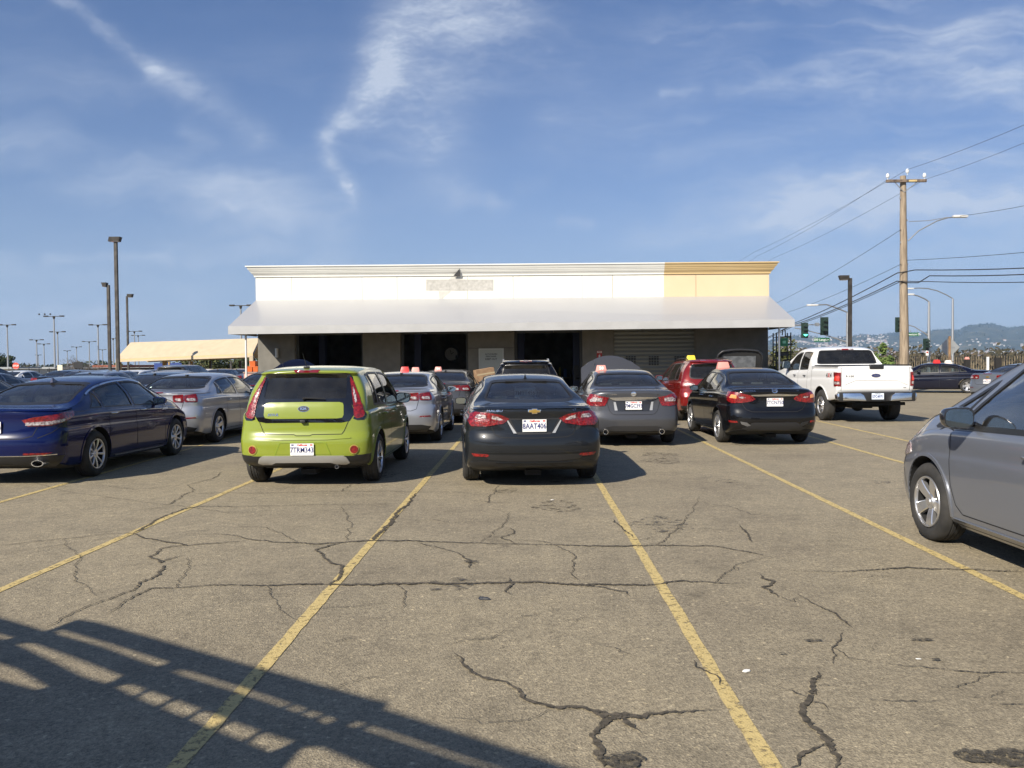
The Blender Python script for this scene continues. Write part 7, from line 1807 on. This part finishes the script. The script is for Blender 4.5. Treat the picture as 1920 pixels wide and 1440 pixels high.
def hillmat():
    N, K, b = nodes(HM); tc = N.new('ShaderNodeTexCoord')
    t = N.new('ShaderNodeTexNoise'); t.inputs['Scale'].default_value = .006; t.inputs['Detail'].default_value = 12; t.inputs['Roughness'].default_value = .7; K.new(tc.outputs['Object'], t.inputs['Vector'])
    r = N.new('ShaderNodeValToRGB'); e = r.color_ramp.elements; e[0].position, e[0].color = .38, (.018, .028, .014, 1); e[1].position, e[1].color = .72, (.20, .16, .085, 1); q = e.new(.55); q.color = (.05, .058, .028, 1)
    K.new(t.outputs[0], r.inputs[0]); K.new(r.outputs[0], b.inputs['Base Color'])
hillmat()
def hills():
    bm = bmesh.new(); nx, ny = 420, 46; rows = []
    for j in range(ny+1):
        y = 3200+4300*j/ny; row = []
        for i in range(nx+1):
            px = 700+(2500)*i/nx; x = (px-985)/FPX*y; row.append(bm.verts.new((x, y, hill_z(x, y))))
        rows.append(row)
    for a, b in zip(rows, rows[1:]):
        for i in range(nx): bm.faces.new((a[i], a[i+1], b[i+1], b[i]))
    fixn(bm)
    # tree-ragged crest: small clumps
    o = obj('hills', bm, HM, None, 60); struct(o, 'hazy wooded hills dotted with houses'); return o
HILL = hills()
def crest_trees():
    bm = bmesh.new(); r_ = random.Random(5)
    for _ in range(2600):
        px = r_.uniform(1380, 2300); y = 6500*(1-.12*r_.random()**1.5) if r_.random() < .6 else r_.uniform(4300, 6400); x = (px-985)/FPX*y; z = hill_z(x, y)
        s = r_.uniform(7, 17); 
        v = [bm.verts.new((x+r_.uniform(-1, 1)*s*.6, y+r_.uniform(-1, 1)*s*.6, z-3)) for _ in range(3)] + [bm.verts.new((x+r_.uniform(-1, 1)*s*.3, y, z+s*r_.uniform(.5, 1.1)))]
        for f in ((0, 1, 3), (1, 2, 3), (2, 0, 3)): bm.faces.new([v[k] for k in f])
    o = obj('hill_trees', bm, mat('hill_tree', (.016, .026, .012), .95)); tag(o, 'ragged tree clumps over the distant hills', 'trees', None, 'stuff')
crest_trees()
def houses():
    r_ = random.Random(11); cols = [(.60, .58, .55), (.50, .46, .40), (.42, .33, .27), (.68, .67, .65), (.48, .44, .42)]
    meshes = []
    for i, c in enumerate(cols):
        for w, d, h in ((11, 9, 5), (16, 10, 6), (9, 9, 7)):
            bm = bmesh.new(); box2(bm, -w/2, w/2, -d/2, d/2, -3, h); prism(bm, [(-w/2-1, -d/2-1, h), (-w/2-1, 0, h+4), (-w/2-1, d/2+1, h)], (w+2, 0, 0), 1); fixn(bm)
            meshes.append(mesh_of(bm, 'hillside_house', [mat('house_wall_%d' % i, c, .8), mat('house_roof', (.28, .20, .17), .85)]))
    def spot():
        while True:
            px = r_.uniform(1450, 2000); y = r_.uniform(3300, 6200); t = (y-3300)/2900
            if px < 1660: dens = 1.0 if .25 < t < .85 else .25
            else: dens = max(0, 1.1-t*1.7)
            if nrm((px-985)/FPX*y, y, .0016) < -.12 or r_.random() > dens: continue
            x = (px-985)/FPX*y; return x, y, hill_z(x, y)
    for i in range(290):
        x, y, z = spot(); o = bpy.data.objects.new('hillside_house', r_.choice(meshes)); COL.objects.link(o); o.location = (x, y, z); o.rotation_euler = (0, 0, r_.uniform(-.6, .6))
        s = r_.uniform(.6, 1.3); o.scale = (s, s, s); tag(o, 'tiny pale house among trees on the distant hillside', 'house', 'houses scattered over the far hills')
    bm = bmesh.new()
    for _ in range(900):
        x, y, z = spot(); w = r_.uniform(5, 13); box(bm, x, y, z+3, w, 8, r_.uniform(5, 9))
    for _ in range(420):
        px = r_.uniform(1400, 2050); y = r_.uniform(1800, 3200); x = (px-985)/FPX*y; box(bm, x, y, 3, r_.uniform(6, 22), 8, r_.uniform(5, 11))
    o = obj('far_town', bm, noisy(mat('far_town', (.6, .57, .52), .8), .01, (.25, .23, .20), (.58, .56, .52), .4, .6)); tag(o, 'pale specks of the town below and across the hills', 'town', None, 'stuff')
houses()
# white temple with spires on the hill
def temple():
    y = 5200; x = WY(1860, 640, y).x; zt = WY(1860, 632, y).z; z0 = WY(1860, 643, y).z; r = empty('hill_temple', (x, y, 0)); tag(r, 'white many-spired temple high on the right hill', 'temple'); W = mat('temple_white', (.85, .84, .82), .6)
    bm = bmesh.new(); box2(bm, -26, 26, -12, 12, z0-20, z0+5); box2(bm, -14, 14, -11, 11, z0+5, z0+12); bmr = obj('hall', bm, W, r)
    for dx, h, w in ((0, 1, 5), (-13, .62, 3.2), (13, .62, 3.2), (-25, .38, 2.6), (25, .38, 2.6)):
        zb = z0+(12 if abs(dx) < 14 else 5); ht = (zt-z0)*1.35*h; bm = bmesh.new(); bmesh.ops.create_cone(bm, cap_ends=True, segments=8, radius1=w, radius2=.3, depth=ht, matrix=Matrix.Translation((dx, 0, zb+ht/2))); obj('spire', bm, W, r)
temple()
# ------------------------------------------------------------------ trees
LEAFM = {}
def leafmat(n, c1, c2):
    return noisy(mat(n, c1, .75, 0, 0, .3), 2.2, c1, c2, .3, .7, 3)
def crown(bm, cen, rad, n, s, seed, shape=None, flat=.9):
    r_ = random.Random(seed)
    lobes = [(Vector((r_.gauss(0, .45), r_.gauss(0, .45), r_.gauss(0, .38))), r_.uniform(.35, .6)) for _ in range(9)]
    for _ in range(n):
        c, lr = r_.choice(lobes); v = Vector((r_.gauss(0, 1), r_.gauss(0, 1), r_.gauss(0, 1))).normalized()*lr*r_.random()**.4
        q = c+v; p = Vector(cen)+Vector((q.x*rad[0], q.y*rad[1], q.z*rad[2]))
        if p.z < .05: continue
        a = Vector((r_.gauss(0, 1), r_.gauss(0, 1), r_.gauss(0, .6))).normalized(); b = a.orthogonal().normalized(); ss = s*r_.uniform(.6, 1.4)
        bm.faces.new([bm.verts.new(p+a*ss), bm.verts.new(p+b*ss*.5), bm.verts.new(p-a*ss), bm.verts.new(p-b*ss*.5)])
BARK = noisy(mat('bark', (.12, .09, .065), .9), 6, (.08, .06, .045), (.18, .14, .10))
def tree(px, Y, ztop, w, m, label, seed, n=1500, s=.12, trunk=.3, low=.3, cat='tree', grp=None, name='tree'):
    b = at(px, Y); r = empty(name, b); tag(r, label, cat, grp); zc = (ztop+low)/2; bm = bmesh.new(); r_ = random.Random(seed)
    tube(bm, [(0, 0, 0), (.05, 0, zc*.5), (0, .05, zc)], [trunk*.5, trunk*.4, trunk*.25], 8)
    for k in range(6): a = r_.uniform(0, 6.3); tube(bm, [(0, 0, zc*r_.uniform(.4, .8)), (math.cos(a)*w*.3, math.sin(a)*w*.3, zc*1.1+r_.uniform(0, .3)*ztop)], [trunk*.2, trunk*.06], 5)
    obj('trunk', bm, BARK, r, 60); bm = bmesh.new(); crown(bm, (0, 0, zc), (w*.62, w*.62, (ztop-low)*.62), n, s, seed); obj('crown', bm, m, r)
OLIVE = leafmat('leaf_olive', (.045, .055, .018), (.12, .13, .045)); DKG = leafmat('leaf_dark', (.018, .028, .012), (.06, .08, .03)); BRI = leafmat('leaf_bright', (.06, .11, .025), (.16, .22, .06))
tree(1476, 44, 2.45, 1.7, OLIVE, 'olive bushy tree right of the garage corner', 21, 2600, .09)
tree(1651, 47, 1.75, .9, BRI, 'bright green bush behind the pickup bed', 22, 2200, .09, cat='bush', name='bush')
tree(1632, 50, 1.35, 1.0, OLIVE, 'dark olive bush behind the pickup tailgate', 23, 1500, .09, cat='bush', name='bush')
for i, (px, Y, zt, w) in enumerate(((12, 190, 3.6, 3.6), (3, 180, 4.6, 3.2), (20, 200, 2.8, 2.4))): tree(px, Y, zt*.9, w, DKG, ('dark round tree at the left edge', 'taller dark tree cut by the left edge', 'small dark tree left of the stop sign')[i], 30+i, 1500, .25, .4, .5)
for i, (px, Y, zt, w, m) in enumerate(((392, 76, 3.0, 3.2, OLIVE), (421, 80, 3.2, 3.4, DKG), (440, 78, 2.8, 2.8, OLIVE), (356, 84, 2.6, 2.8, DKG), (340, 86, 2.3, 2.2, OLIVE), (466, 76, 2.7, 2.4, DKG))):
    tree(px, Y, zt, w, m, ('olive tree seen under the middle of the tan shelter', 'dark tree seen under the right of the tan shelter', 'smaller olive tree beside the dark one under the shelter', 'dark bush under the shelter near the blue board', 'low olive bush just right of the blue board', 'dark tree under the right end of the shelter')[i], 40+i, 1300, .13, .25, .3)
# bare winter trees
def bare(px, Y, H, label, seed, spread=.55, fuzz=1.0):
    b = at(px, Y); r = empty('bare_tree', b); tag(r, label, 'tree', 'bare winter trees on the left'); r_ = random.Random(seed); bm = bmesh.new(); tw = bmesh.new()
    def grow(p, d, l, rad, dep):
        q = p+d*l; tube(bm if dep < 2 else tw, [p, p.lerp(q, .5)+Vector((r_.uniform(-1, 1), r_.uniform(-1, 1), 0))*l*.06, q], [rad, rad*.85, rad*.68], 5 if dep < 2 else 3, cap=False)
        if dep >= 6: return
        for _ in range(3 if dep < 2 else 2+(r_.random() < .45)):
            a = Vector((r_.gauss(0, 1), r_.gauss(0, 1), r_.gauss(.15, .5))); nd = (d+a*spread).normalized(); grow(q, nd, l*r_.uniform(.66, .86), rad*.62, dep+1)
    grow(Vector((0, 0, 0)), Vector((0, 0, 1)), H*.24, H*.022, 0); obj('trunk', bm, BARK, r); obj('twigs', tw, BARK, r)
bare(146, 78, 3.5, 'bare tree behind the black board', 3); bare(132, 82, 2.7, 'smaller bare tree left of the black board', 5); bare(168, 80, 2.7, 'bare twiggy tree between board and bronze posts', 8); bare(54, 120, 3.0, 'faint bare tree right of the stop sign', 12); bare(180, 90, 2.3, 'low bare thicket by the red roof', 9)
bare(262, 72, 2.3, 'bare tree showing under the left end of the shelter', 14)
# mid-ground scrub beyond the fence
def scrub():
    bm = bmesh.new(); r_ = random.Random(9)
    for _ in range(260):
        px = r_.uniform(1420, 2300); Y = r_.uniform(75, 420); zt = r_.uniform(1.6, 2.6)+Y*.0095*r_.uniform(.5, 1.3); b = at(px, Y); w = r_.uniform(2, 5)+Y*.012
        for _ in range(70):
            a = Vector((r_.gauss(0, 1), r_.gauss(0, 1), r_.gauss(0, 1))).normalized(); c = a.orthogonal().normalized(); p = b+Vector((r_.gauss(0, w*.4), r_.gauss(0, w*.3), min(.95, abs(r_.gauss(0, .42)))*zt)); s = .16+Y*.0017
            bm.faces.new([bm.verts.new(p+a*s), bm.verts.new(p+c*s*.7), bm.verts.new(p-a*s), bm.verts.new(p-c*s*.7)])
    o = obj('scrub', bm, noisy(mat('scrub_leaf', (.07, .06, .03), .9), .15, (.022, .024, .012), (.085, .066, .038), .35, .65, 4)); tag(o, 'brown and olive scrub beyond the picket fence', 'scrub', None, 'stuff')
scrub()
# dry verge between car park and fence
bm = bmesh.new(); r_ = random.Random(4)
for _ in range(5000):
    p = at(r_.uniform(1560, 2200), r_.uniform(47, 62)); a = r_.uniform(0, 6.28); h = r_.uniform(.12, .45); w = .02
    bm.faces.new([bm.verts.new(p+Vector((math.cos(a)*w, math.sin(a)*w, 0))), bm.verts.new(p-Vector((math.cos(a)*w, math.sin(a)*w, 0))), bm.verts.new(p+Vector((r_.uniform(-.08, .08), r_.uniform(-.08, .08), h)))])
o = obj('dry_grass', bm, noisy(mat('dry_grass', (.3, .24, .12), .9), 1, (.22, .17, .08), (.40, .32, .17))); tag(o, 'dry yellow grass along the foot of the picket fence', 'grass', None, 'stuff')
# far buildings on the left horizon
def farb(px0, px1, ytop, Y, m, roofm, label, h_over=.0, win=0, name='far_building'):
    a = at(px0, Y); b = at(px1, Y); z = hz(ytop, (px0+px1)/2, Y); w = b.x-a.x; r = empty(name, ((a.x+b.x)/2, Y, 0)); tag(r, label, 'building'); bm = bmesh.new(); box2(bm, -w/2, w/2, 0, 14, 0, z-.25); obj('wall', bm, m, r)
    bm = bmesh.new(); box2(bm, -w/2-.4, w/2+.4, -.5, 14.4, z-.248, z); obj('roof', bm, roofm, r)
    for k in range(win):
        bm = bmesh.new(); x = -w/2+w*(k+.5)/win; box2(bm, x-w/win*.3, x+w/win*.3, -.04, -.002, z*.35, z*.68); obj('window', bm, mat('far_glass', (.05, .06, .07), .2), r)
FW = mat('far_white', (.70, .68, .63), .8); FG = mat('far_grey', (.30, .32, .33), .8); FR = mat('roof_rust', (.26, .09, .06), .8); FD = mat('far_dark', (.06, .05, .05), .8)
farb(-60, 20, 688.5, 105, FW, FG, 'long low white building at the left edge', win=6); farb(22, 44, 689, 112, FW, FW, 'white low building behind the stop sign', win=2); farb(46, 88, 689.5, 118, FW, FG, 'low white building left of the tall masts', win=4)
farb(88, 101, 688, 108, FG, FG, 'small grey shed at the foot of the tall masts'); farb(184, 222, 684.5, 92, FD, FR, 'low dark building with a rust-red roof', win=3); farb(224, 300, 684, 118, FW, FG, 'pale building glimpsed under the shelter, left', win=5); farb(432, 486, 678, 100, FG, FG, 'grey building glimpsed under the right of the shelter', win=3)
farb(330, 352, 683, 120, FW, FW, 'small white building glimpsed past the blue board', win=1)
# low wire fence line along the left lots
r = empty('wire_fence', at(-40, 84)); tag(r, 'low chain-link fence with thin posts along the left lot', 'fence'); a = r.location; b = at(300, 84)
bm = bmesh.new()
for z in (1.55, .15): tube(bm, [(0, 0, z), (b.x-a.x, 0, z)], .025, 4)
obj('rail', bm, GALV, r)
for k in range(0, 19): bm = bmesh.new(); tube(bm, [(k*(b.x-a.x)/18, 0, 0), (k*(b.x-a.x)/18, 0, 1.6)], .04, 5); obj('post', bm, BRZ, r)
# ------------------------------------------------------------------ unseen panel added behind the camera, cut out to throw the foreground shadow
def shade_maker():
    S = Vector((-SUN.x/SUN.z, -SUN.y/SUN.z, 0))       # ground drift per metre of height
    u = Vector((.847, -.531, 0)); O = Vector((-5.15, 1.9, 0)); A = Matrix(((u.x, S.x), (u.y, S.y))); Ai = A.inverted()
    def back(px, py):
        g = G(px, py); q = Ai @ Vector((g.x-O.x, g.y-O.y)); return q[0], q[1]     # along the frame, height
    r = empty('shadow_screen', O, 0); tag(r, 'unseen panel behind the camera, added and cut to cast the foreground shadow', 'screen')
    WD = noisy(mat('shadow_screen_wood', (.25, .2, .15), .8), 5, (.2, .16, .12), (.3, .25, .18))
    outer = [(-700, 952), (0, 1162), (80, 1186), (95, 1180), (140, 1163), (178, 1169), (440, 1244), (700, 1316), (722, 1320), (716, 1333), (960, 1411), (1300, 1520), (1500, 1700), (900, 1800), (-600, 1800)]
    holes = [[(98, 1184), (112, 1181), (205, 1208), (312, 1242), (302, 1252), (282, 1250), (190, 1216), (104, 1192)],
        [(16, 1206), (60, 1207), (130, 1231), (226, 1268), (196, 1285), (150, 1272), (72, 1233)],
        [(-300, 1110), (-20, 1184), (20, 1196), (8, 1202), (-20, 1199), (-300, 1128)], [(-200, 1190), (0, 1245), (32, 1256), (88, 1290), (60, 1296), (0, 1280), (-200, 1228)],
        [(206, 1288), (242, 1284), (268, 1293), (246, 1310)], [(274, 1295), (318, 1310), (290, 1328), (252, 1312)], [(324, 1312), (372, 1330), (342, 1349), (297, 1331)], [(378, 1333), (424, 1350), (394, 1371), (349, 1352)],
        [(431, 1353), (482, 1371), (452, 1394), (401, 1374)], [(489, 1374), (548, 1392), (500, 1414), (459, 1397)],
        [(302, 1254), (350, 1259), (450, 1290), (540, 1320), (528, 1330), (450, 1304), (338, 1270)], [(545, 1322), (570, 1330), (556, 1340), (533, 1332)], [(576, 1333), (600, 1340), (586, 1350), (562, 1343)], [(604, 1343), (626, 1350), (612, 1362), (592, 1354)],
        [(652, 1354), (680, 1357), (674, 1368), (650, 1365)], [(684, 1360), (760, 1384), (860, 1418), (960, 1450), (960, 1460), (860, 1432), (740, 1392), (680, 1372)], [(530, 1440), (562, 1402), (600, 1402), (690, 1440), (760, 1475), (620, 1500), (500, 1480)]]
    V = []; F = []
    for poly in [outer]+holes:
        st = len(V)
        for p in poly: V.append(Vector(back(*p)))
        F.append(list(range(st, len(V))))
    E = [(f[i], f[(i+1) % len(f)]) for f in F for i in range(len(f))]
    v2, e2, f2, *_ = geometry.delaunay_2d_cdt(V, E, [], 0, 1e-6)
    outl = [tuple(V[i]) for i in F[0]]; hl = [[tuple(V[i]) for i in f] for f in F[1:]]
    bm = bmesh.new(); a_ = [bm.verts.new(u*v.x+Vector((0, 0, v.y))) for v in v2]
    for f in f2:
        cx = sum(v2[i].x for i in f)/len(f); cy = sum(v2[i].y for i in f)/len(f)
        if inside(cx, cy, outl) and not any(inside(cx, cy, h) for h in hl): bm.faces.new([a_[i] for i in f])
    bmesh.ops.recalc_face_normals(bm, faces=bm.faces)
    ex = bmesh.ops.extrude_face_region(bm, geom=list(bm.faces)); bmesh.ops.translate(bm, vec=Vector((-u.y, u.x, 0))*.03, verts=[g_ for g_ in ex['geom'] if isinstance(g_, bmesh.types.BMVert)])
    fixn(bm); obj('shadow_cutout', bm, WD, r)
    for a0 in (-2.0, 0.3, 3.4): bm = bmesh.new(); p = u*a0 + Vector((.531, .847, 0))*-.08; box2(bm, p.x-.05, p.x+.05, p.y-.05, p.y+.05, 0, 2.0); obj('post', bm, WD, r)
shade_maker()

# ------------------------------------------------------------------ haze
def haze():
    bm = bmesh.new(); box2(bm, -8600, 8600, -2000, 8400, -3, 700)
    m = bpy.data.materials.new('haze'); m.use_nodes = True; N = m.node_tree.nodes; K = m.node_tree.links
    for n in list(N): N.remove(n)
    o_ = N.new('ShaderNodeOutputMaterial'); v = N.new('ShaderNodeVolumePrincipled'); v.inputs['Color'].default_value = (.42, .65, 1.0, 1); v.inputs['Density'].default_value = HAZE; v.inputs['Anisotropy'].default_value = .0
    K.new(v.outputs[0], o_.inputs['Volume']); o = obj('haze', bm, m); tag(o, 'thin blue haze over the far hills', 'haze', None, 'stuff')
HAZE = .00009
haze()

def treeline():
    bm = bmesh.new(); r_ = random.Random(77)
    for _ in range(9000):
        px = r_.uniform(-2500, 1450); Y = r_.uniform(620, 760); b = at(px, Y); h = 3.2+2.2*math.sin(px*.011)+1.5*math.sin(px*.037+1); p = b+Vector((0, 0, r_.uniform(0, max(1.2, h)))); s = r_.uniform(.8, 2.0)
        a = Vector((r_.gauss(0, 1), r_.gauss(0, 1), r_.gauss(0, 1))).normalized(); c = a.orthogonal().normalized(); bm.faces.new([bm.verts.new(p+a*s), bm.verts.new(p+c*s*.7), bm.verts.new(p-a*s), bm.verts.new(p-c*s*.7)])
    o = obj('far_treeline', bm, DKG); tag(o, 'low dark line of trees on the flat left horizon', 'trees', None, 'stuff')
treeline()
# ------------------------------------------------------------------ vehicles in their places
mal = build_malibu().place(.114, 10.46, R(4), 'charcoal sedan with gold emblem, parked in the middle, plate 8AAT406', 'car')
soul = build_soul().place(-2.90, 10.69, 0, 'lime green boxy hatchback, second from the left in front', 'car')
opt = build_optima().place(-7.20, 10.97, R(.3), 'bright blue fastback sedan cut by the left edge', 'car')
sen = build_sentra().place(4.68, 15.58, 0, 'glossy black small sedan left of the white pickup, plate 7TCN750', 'car')
alt = build_altima().place(2.04, 15.62, 0, 'grey sedan with twin exhausts and its bonnet raised, plate 7MGC393', 'car')
pick = build_pickup().place(8.95, 21.3, 0, 'white crew-cab pickup truck with 4X4 decal and chrome bumper', 'pickup truck')
van = build_van().place(4.56, 3.34, R(.5), 'steel grey minivan cut by the right edge, closest to the viewer', 'minivan')
red = build_suv('red').place(5.02, 22.0, R(2), 'dark red compact SUV half hidden behind the black sedan', 'car')
bsuv = build_suv('black').place(0.02, 20.4, 0, 'black SUV with roof rails beyond the charcoal sedan', 'car')
SV = build_silver()
tag(SV.place(-7.37, 16.3, R(-.5), 'silver sedan parked between blue fastback and lime hatchback', 'car').root, 'silver sedan parked between blue fastback and lime hatchback', 'car')
s2 = SV.dup(-2.68, 16.3, R(0), 'silver sedan with red roof marker, right behind the lime hatchback', 'car')
def plate_text(root, txt):
    for c in kids(root):
        if c.name.startswith('license_plate'):
            for k in kids(c):
                if k.name.startswith('plate_number'):
                    tb = text_bm(txt, .155*.62, .001, .0022, .80); old = k.data; y = old.vertices[0].co.y; zc = sum(v.co.z for v in old.vertices)/len(old.vertices)
                    facing(tb, (0, min(v.co.y for v in old.vertices)+.001, zc)); k.data = mesh_of(tb, 'plate_number', PLATEB)
plate_text(s2, '6XRD571')
def lite(x, y, yaw, label, pm, group=None, scale=None, src=None):
    """a copy with only the parts that can be seen far off"""
    src = src or SV; KEEP = ('body', 'rear_window', 'side_window', 'windshield', 'tail_light', 'side_mirror', 'wheel', 'antenna_fin', 'license_plate')
    c = src.root.copy(); COL.objects.link(c)
    for ch in LK[src]:
        if ch.name.split('.')[0] in KEEP:
            d = ch.copy(); COL.objects.link(d); d.parent = c
            if pm and d.type == 'MESH' and any(m == src.paint for m in d.data.materials):
                key = (ch.data.name, pm.name)
                if key not in SWAPS:
                    me = ch.data.copy()
                    for i, m in enumerate(me.materials):
                        if m == src.paint: me.materials[i] = pm
                    SWAPS[key] = me
                d.data = SWAPS[key]
            if ch.name.startswith('wheel'):
                for g in LK2[ch.name]: e = g.copy(); COL.objects.link(e); e.parent = d
    c.location = (x-math.sin(yaw)*src.L/2, y+math.cos(yaw)*src.L/2, 0); c.rotation_euler = (0, 0, yaw)
    if scale: c.scale = scale
    return tag(c, label, 'car', group)
LK = {SV: kids(SV.root), bsuv: kids(bsuv.root), red: kids(red.root)}; LK2 = {w.name: kids(w) for s_ in LK for w in LK[s_] if w.name.startswith('wheel')}
navy1 = SV.dup(-7.25, 21.9, R(0), 'navy sedan with its bonnet raised, beyond the silver sedan at the left', 'car', P_NAVY)
# bonnet for the navy car, built on the pattern and moved over
kb = set(o.name for o in kids(SV.root)); hood_up(SV, 3.80, 4.76, .74, .72, R(64), P_NAVY)
for o in kids(SV.root):
    if o.name not in kb: o.parent = navy1
g1 = SV.dup(-2.30, 22.0, R(-1), 'grey sedan seen right of the silver one, before the middle bay', 'car', P_GREY)
d0 = lite(-10.0, 20.6, 0, 'dark navy sedan roof behind the silver sedan, left side', P_NAVY)
nav = SV.dup(at(1822, 40.2).x+1.0, 40.2, R(63), 'navy sedan seen side-on before the picket fence', 'car', P_NAVY)
ice = SV.dup(at(1850, 30.5).x, 30.5, R(-68), 'ice grey sedan half hidden behind the minivan', 'car', P_ICE)
d4 = lite(-12.4, 15.4, 0, 'dark bronze sedan roof left of the blue fastback', P_MAROON)
# car nose-on to us with its bonnet up, behind the black sedan
r_ = empty('parked_car', (7.05, 27.6, 0), R(180)); tag(r_, 'black SUV facing the viewer, bonnet raised showing its liner', 'car'); bpy.data.objects.remove(r_)
face = lite(7.05, 31.0, R(180), 'black SUV facing the viewer, bonnet raised showing its grey liner', P_BLACK, None, None, bsuv)
bpy.context.view_layer.update()
bm = bmesh.new(); HB = bmesh.new()
yh, yf = 27.55, 0
w0, w1, hgt = .78, .72, .82
def hp(u, t):       # raised bonnet surface: u across, t up
    w = w0+(w1-w0)*t; w *= math.sqrt(max(0, 1-max(0, (t-.75)/.25)**2*.35)); return Vector((u*w, -.42*t-.04*math.sin(t*3), 1.12+hgt*t+.05*(1-u*u)))
N_ = 16
for lay, b_ in ((0, bm), (1, HB)):
    G_ = [[b_.verts.new(hp(-1+2*i/N_, j/8)+Vector((0, -.035*(1-lay), 0))) for i in range(N_+1)] for j in range(9)]
    for j in range(8):
        for i in range(N_): b_.faces.new((G_[j][i], G_[j][i+1], G_[j+1][i+1], G_[j+1][i]))
hr = obj('hood', bm, mat('hood_liner_dark', (.02, .02, .02), .9), None, 50); join = obj('hood_skin', HB, P_BLACK, hr, 50)
bm = bmesh.new()
ln = [hp(u, t)+Vector((0, -.055, 0)) for u, t in ((-.74, .12), (.74, .12), (.72, .78), (-.72, .78))]; prism(bm, ln, (0, .012, 0)); fixn(bm); obj('hood_liner', bm, noisy(mat('liner_grey', (.16, .17, .18), .7), 6, (.13, .14, .15), (.22, .23, .24)), hr)
bm = bmesh.new(); ln = [hp(u, t)+Vector((0, -.06, 0)) for u, t in ((-.76, .02), (.76, .02), (.75, .14), (-.75, .14))]; prism(bm, ln, (0, .012, 0)); fixn(bm); obj('liner_band', bm, mat('liner_pale', (.42, .42, .40), .6), hr)
bm = bmesh.new()
edge = [hp(-1, t)+Vector((0, -.04, 0)) for t in np.linspace(0, 1, 9)] + [hp(u, 1)+Vector((0, -.04, 0)) for u in np.linspace(-.9, .9, 15)] + [hp(1, t)+Vector((0, -.04, 0)) for t in np.linspace(1, 0, 9)]
tube(bm, edge, [.035+.012*(k % 2) for k in range(len(edge))], 8); obj('hood_seal', bm, BLACK, hr, 50)
hr.location = (7.05, 27.75, 0); hr.parent = face; hr.matrix_parent_inverse = (Matrix.Translation(face.location) @ Matrix.Rotation(R(180), 4, 'Z')).inverted()

# the lot on the left: roofs in rows
PAL = [P_DARK, P_BLACK, P_NAVY, P_SILVER, P_GREY, P_STEEL, P_WHITE, P_ICE, P_MAROON, P_RED]
CN = {'paint_charcoal': 'charcoal', 'paint_black': 'black', 'paint_navy': 'navy', 'paint_silver': 'silver', 'paint_grey': 'grey', 'paint_steel_grey': 'steel grey', 'paint_white': 'white', 'paint_ice_grey': 'ice grey', 'paint_bronze': 'bronze', 'paint_red': 'red'}
rc = random.Random(3)
rows = [(26.5, -12.5, 6, 'first'), (32.5, -15, 7, 'second'), (39, -17, 8, 'third'), (46, -19.5, 8, 'fourth'), (54, -31, 4, 'fifth')]
ordn = ['rightmost', 'second from right', 'third from right', 'fourth from right', 'fifth from right', 'sixth from right', 'seventh from right', 'eighth from right']
for Y, X0, n, rn in rows:
    for k in range(n):
        if rc.random() < .10: continue
        pm = rc.choice(PAL[:-1]); suv = rc.random() < .22 and Y > 30
        lite(X0-2.55*k+rc.uniform(-.1, .1), Y+rc.uniform(-.4, .4), R(rc.uniform(-1.5, 1.5)) + (math.pi if rc.random() < .3 else 0), '%s %s in the %s row beyond the blue fastback, %s' % (CN[pm.name], 'SUV' if suv else 'sedan', rn, ordn[k]), pm, 'cars filling the left lot', None, bsuv if suv else SV)
for k, (px, Y, pm, lab) in enumerate(((352, 50, P_WHITE, 'white sedan under the tan shelter, left'), (425, 48, P_STEEL, 'steel grey sedan under the tan shelter, right'), (388, 46, P_NAVY, 'navy sedan before the middle of the shelter'))):
    q = at(px, Y); lite(q.x, q.y, R(0), lab, pm)
q = at(-8, 62); lite(q.x, q.y, R(80), 'white SUV side-on at the far left edge', P_WHITE, None, None, bsuv)
q = at(50, 58); lite(q.x, q.y, R(85), 'black sedan side-on below the stop sign', P_BLACK)
# roof markers
def on_roof(car_root, x, y, L):
    a = car_root.rotation_euler.z; v = Vector((x, y-L/2)); return Vector((car_root.location.x+v.x*math.cos(a)-v.y*math.sin(a), car_root.location.y+v.x*math.sin(a)+v.y*math.cos(a)))
def rm(root, c, x, y, m, label, txt=None, size=1.0, rz=0.0):
    z = c.top(y)-.018-.03*(abs(x)/.5)**2; p = on_roof(root, x, y, c.L); return marker((p.x, p.y, z), m, label, rz, txt, size)
rm(s2, SV, -.02, 2.3, M_RED, 'solid red marker on the silver sedan right of the lime hatchback', None, 1.0)
rm(s2, SV, .16, 2.75, M_PINK, 'pale pink marker just behind the solid red one', None, .95)
rm(g1, SV, -.24, 1.9, M_PINK, 'pink marker numbered 94 on the grey sedan by the middle bay', '94', 1.05)
rm(alt.root, alt, -.42, 2.1, M_PINK, 'pink marker numbered 50 on the grey sedan with raised bonnet', '50', 1.15)
rm(sen.root, sen, -.36, 2.6, M_PINK, 'plain pink marker on the left of the black sedan roof', None, 1.35)
rm(red.root, red, -.36, 1.2, M_YEL, 'yellow marker on the left of the red SUV roof', None, 1.25)
rm(nav, SV, -.1, 2.4, M_RED, 'red marker on the navy sedan by the fence', None, 1.5)
rm(nav, SV, .2, 1.9, M_WHT, 'whitish marker just right of the red one on the navy sedan', None, 1.5)
